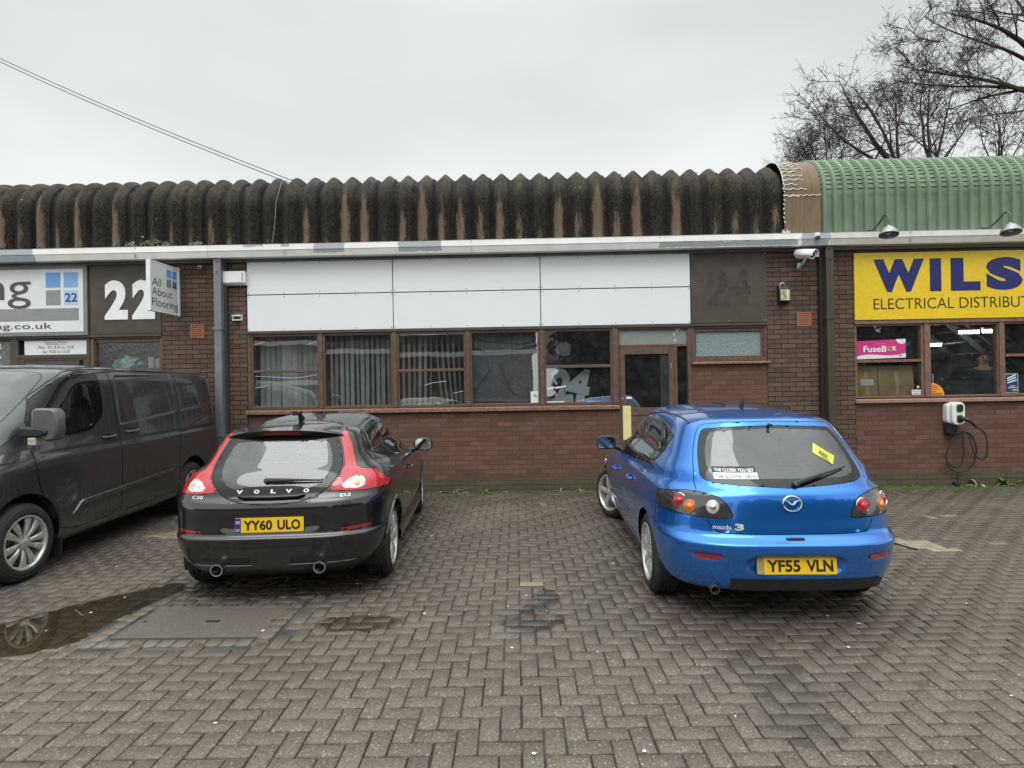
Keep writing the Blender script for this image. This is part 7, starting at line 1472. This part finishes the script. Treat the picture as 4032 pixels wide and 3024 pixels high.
def grey_van():
    # built nose first: the nose is the 'rear' end of the level table and points at the camera
    e = empty('parked_van', (-5.375, 5.12, 0), 'dirty dark grey panel van parked nose outwards on the left', 'van', None, R(3))
    rub = [(.575, .468), (.691, .562), (1.356, .598), (2.421, .664), (2.421, .612), (1.356, .543), (.692, .518), (.63, .468)]; pn1 = rp([(1.40, 1.851), (2.592, 1.888), (2.615, 1.388), (1.40, 1.285)], .05); pn2 = rp([(2.70, 1.886), (3.40, 1.885), (3.66, 1.56), (3.52, 1.455), (2.72, 1.392)], [.04, .08, .12, .08, .04])
    emb = [(side_sd(pn1, 0), -.009, .018), (side_sd(pn2, 0), -.009, .018), (side_sd([(.15, 1.13), (3.8, 1.20), (3.8, 1.10), (.15, 1.03)], 0), -.006, .05)]
    sk = Skin(VAN, VAN_Y0, emb=emb); mp = M['paint_van']
    mw = rp([(.612, 1.268), (.672, 1.795), (1.112, 1.832), (1.112, 1.44), (.90, 1.30)], [.012, .02, .05, .12, .2]); qw = rp([(.20, 1.345), (.20, 1.385), (.30, 1.565), (.48, 1.70), (.632, 1.778), (.578, 1.272)], .012)
    dl = rp([(.17, 1.345), (.17, 1.40), (.28, 1.595), (.46, 1.725), (.62, 1.81), (.76, 1.842), (1.142, 1.862), (1.145, 1.42), (.92, 1.268), (.59, 1.24)], [.01, .02, .1, .1, .1, .05, .06, .14, .2, .02])
    regs = [('arch', arch_sd(0, .36, .405), 0, None, None, 0), ('arch', arch_sd(2.93, .36, .41), 0, None, None, 0),
            ('windscreen', rear_sd(sym([(0, 1.15), (.60, 1.18), (.69, 1.27), (.735, 1.50), (.752, 1.78), (.73, 1.84), (.66, 1.868), (0, 1.893)]), .75, 1), .003, M['screen_glass'], None, 1),
            ('pane#m', side_sd(mw, 0), 0, M['car_glass'], 'side_window', 1), ('pane#q', side_sd(qw, 0), 0, M['car_glass'], 'side_window', 1), ('side_window', side_sd(dl, 0), .001, M['black_gloss'], None, 0),
            ('pillar_trim', side_sd([(.17, 1.345), (.115, 1.15), (-.1, 1.13), (-.22, 1.09), (-.06, 1.20)], 0), .002, M['black_plastic'], None, 0),
            ('door', side_sd([(.20, 1.46), (.30, 1.62), (.677, 1.862), (1.23, 1.905), (1.318, 1.85), (1.362, 1.286), (1.350, 1.0), (1.357, .6), (1.343, .335), (.42, .325), (.415, .5), (.19, .702), (.125, .936), (.13, 1.16), (.19, 1.378)], 1), .004, mp, None, 0),
            ('sliding_door', side_sd([(1.322, 1.905), (1.366, 1.286), (1.354, 1.0), (1.361, .6), (1.348, .335), (2.50, .37), (2.565, .62), (2.612, 1.08), (2.682, 1.385), (2.664, 1.905)], 0), .004, mp, None, 0),
            ('headlight', rear_sd([(.55, .78), (.93, .84), (.93, 1.0), (.85, .985), (.6, .90)], -.3, 1), .003, M['clear_lens'], None, 0), ('grille', rear_sd(sym([(0, .58), (.52, .6), (.48, .86), (0, .88)]), -.5, 1), .003, M['black_plastic'], None, 0),
            ('bumper', rear_sd(sym([(0, .1), (1.05, .1), (1.05, .56), (0, .56)]), -.36, 0), .003, M['trim_grey'], None, 0)]
    o = body_panels(e, sk, regs, 190, 330, mp, M['dark'])
    underbody(e, -.8, 3.7, .7, .25, .4); wheel_well(e, 0, .41, .55, .90, .36); wheel_well(e, 2.93, .415, .55, .90, .36)
    for s_ in (1, -1):
        wheel(e, s_ * .86, 0, .343, .215, .232, 10, R(-2), 'ten', s_, .15); wheel(e, s_ * .86, 2.93, .343, .215, .225, 10, 0, 'ten', s_, .3)
        handle(e, sk, 1.07, 1.27, 1.178, s_, M['trim_grey']); handle(e, sk, 1.485, 1.70, 1.21, s_, M['trim_grey'])
        ribbon(e, sk, [(2.64, 1.125), (3.66, 1.19)], .008, 'door_rail', M['black_plastic'], 'side', s_, .003); ribbon(e, sk, [(.19, 1.40), (.30, 1.63), (.50, 1.77), (.677, 1.868), (.9, 1.898), (1.3, 1.915), (3.5, 1.905)], .006, 'roof_seam', M['black_plastic'], 'side', s_, 0.)
        g = G(); g.box(s_ * .97 - .11, s_ * .97 - .02, .44, .455, .09, .30); g.build('mud_flap', M['rubber'], e, bev=.006)
        g = G(); vs = []; n = 40                           # raised rubbing strip along the doors
        for k in range(n + 1):
            y = .575 + (2.42 - .575) * k / n; zl = .468 + (.055 * min(1, (y - .575) / .11)) + .088 * (y - .6) / 1.82; zh = zl + .008 + .052 * min(1, (y - .575) / .11)
            for z, o_ in ((zl, .0), (zl + .004, .016), (zh - .012, .018), (zh, .002)): q, _ = sk.side(y, z, s_); vs.append((q.x + s_ * o_ * (1 if 0 < k < n else .2), q.y, q.z))
        g.add(vs, [(4 * k + q, 4 * k + q + 1, 4 * k + 5 + q, 4 * k + 4 + q) for k in range(n) for q in (0, 1, 2)]); g.build('rub_strip', mp, e, smooth=50)
        # big door mirror on a cranked arm
        g = G(); xs = sorted((s_ * .985, s_ * 1.215)); g.prism([(xs[0] + .012, 1.27), (xs[0], 1.30), (xs[0] + .005, 1.50), (xs[0] + .03, 1.525), (xs[1] - .04, 1.52), (xs[1] - .008, 1.48), (xs[1], 1.32), (xs[1] - .03, 1.24), (xs[1] - .10, 1.225), (xs[0] + .08, 1.262)], lambda x, z: (x, .03, z), lambda x, z: (x, .16, z)); m = g.build('mirror', simple('grey mirror shell', (.10, .10, .10), .4, var=.1, coat=.4), e, bev=.025, smooth=50)
        g = G(); pts = rrect(xs[0] + .02, xs[1] - .02, 1.29, 1.50, .03); g.add([(x, .1625, z) for x, z in pts], [tuple(range(len(pts)))]); g.build('mirror_glass', bpy.data.materials['mirror glass'], m)
        g = G(); g.prism([(s_ * .89, 1.33), (s_ * .89, 1.36), (s_ * 1.10, 1.345), (s_ * 1.14, 1.32), (s_ * 1.13, 1.285), (s_ * 1.06, 1.27), (s_ * .90, 1.265)], lambda x, z: (x, .01, z), lambda x, z: (x, .12, z)); g.build('mirror_arm', M['black_plastic'], m, bev=.015)
        g = G(); g.box(min(s_ * .965, s_ * 1.035), max(s_ * .965, s_ * 1.035), .02, .1, 1.195, 1.262); g.build('indicator', M['clear_lens'], m, bev=.008)
        ribbon(e, sk, [(-.5, 1.02), (-.2, 1.05), (.1, 1.09)], .005, 'bonnet_seam', M['black_plastic'], 'side', s_, 0.)
    g = G(); g.tube([(.02, .78, 1.985), (.02, .95, 2.12), (.02, 1.12, 2.25)], [.008, .005, .003], 6); g.lathe([(0, .03), (.018, .025), (.03, 0)], (.02, .77, 1.972), (0, .3, 1), 12); g.build('antenna', M['black_plastic'], e, smooth=True)
    for x in (.5, -.5): seat(e, x, .95 + .4, .5, .95, False, 1.5)
    g = G(); g.box(-.8, .8, .0, .35, .9, 1.17); g.build('dashboard', M['trim_grey'], e, bev=.05); g = G(); g.box(-.82, .82, 1.75, 1.8, .4, 1.85); g.build('bulkhead', M['dark'], e)
grey_van()
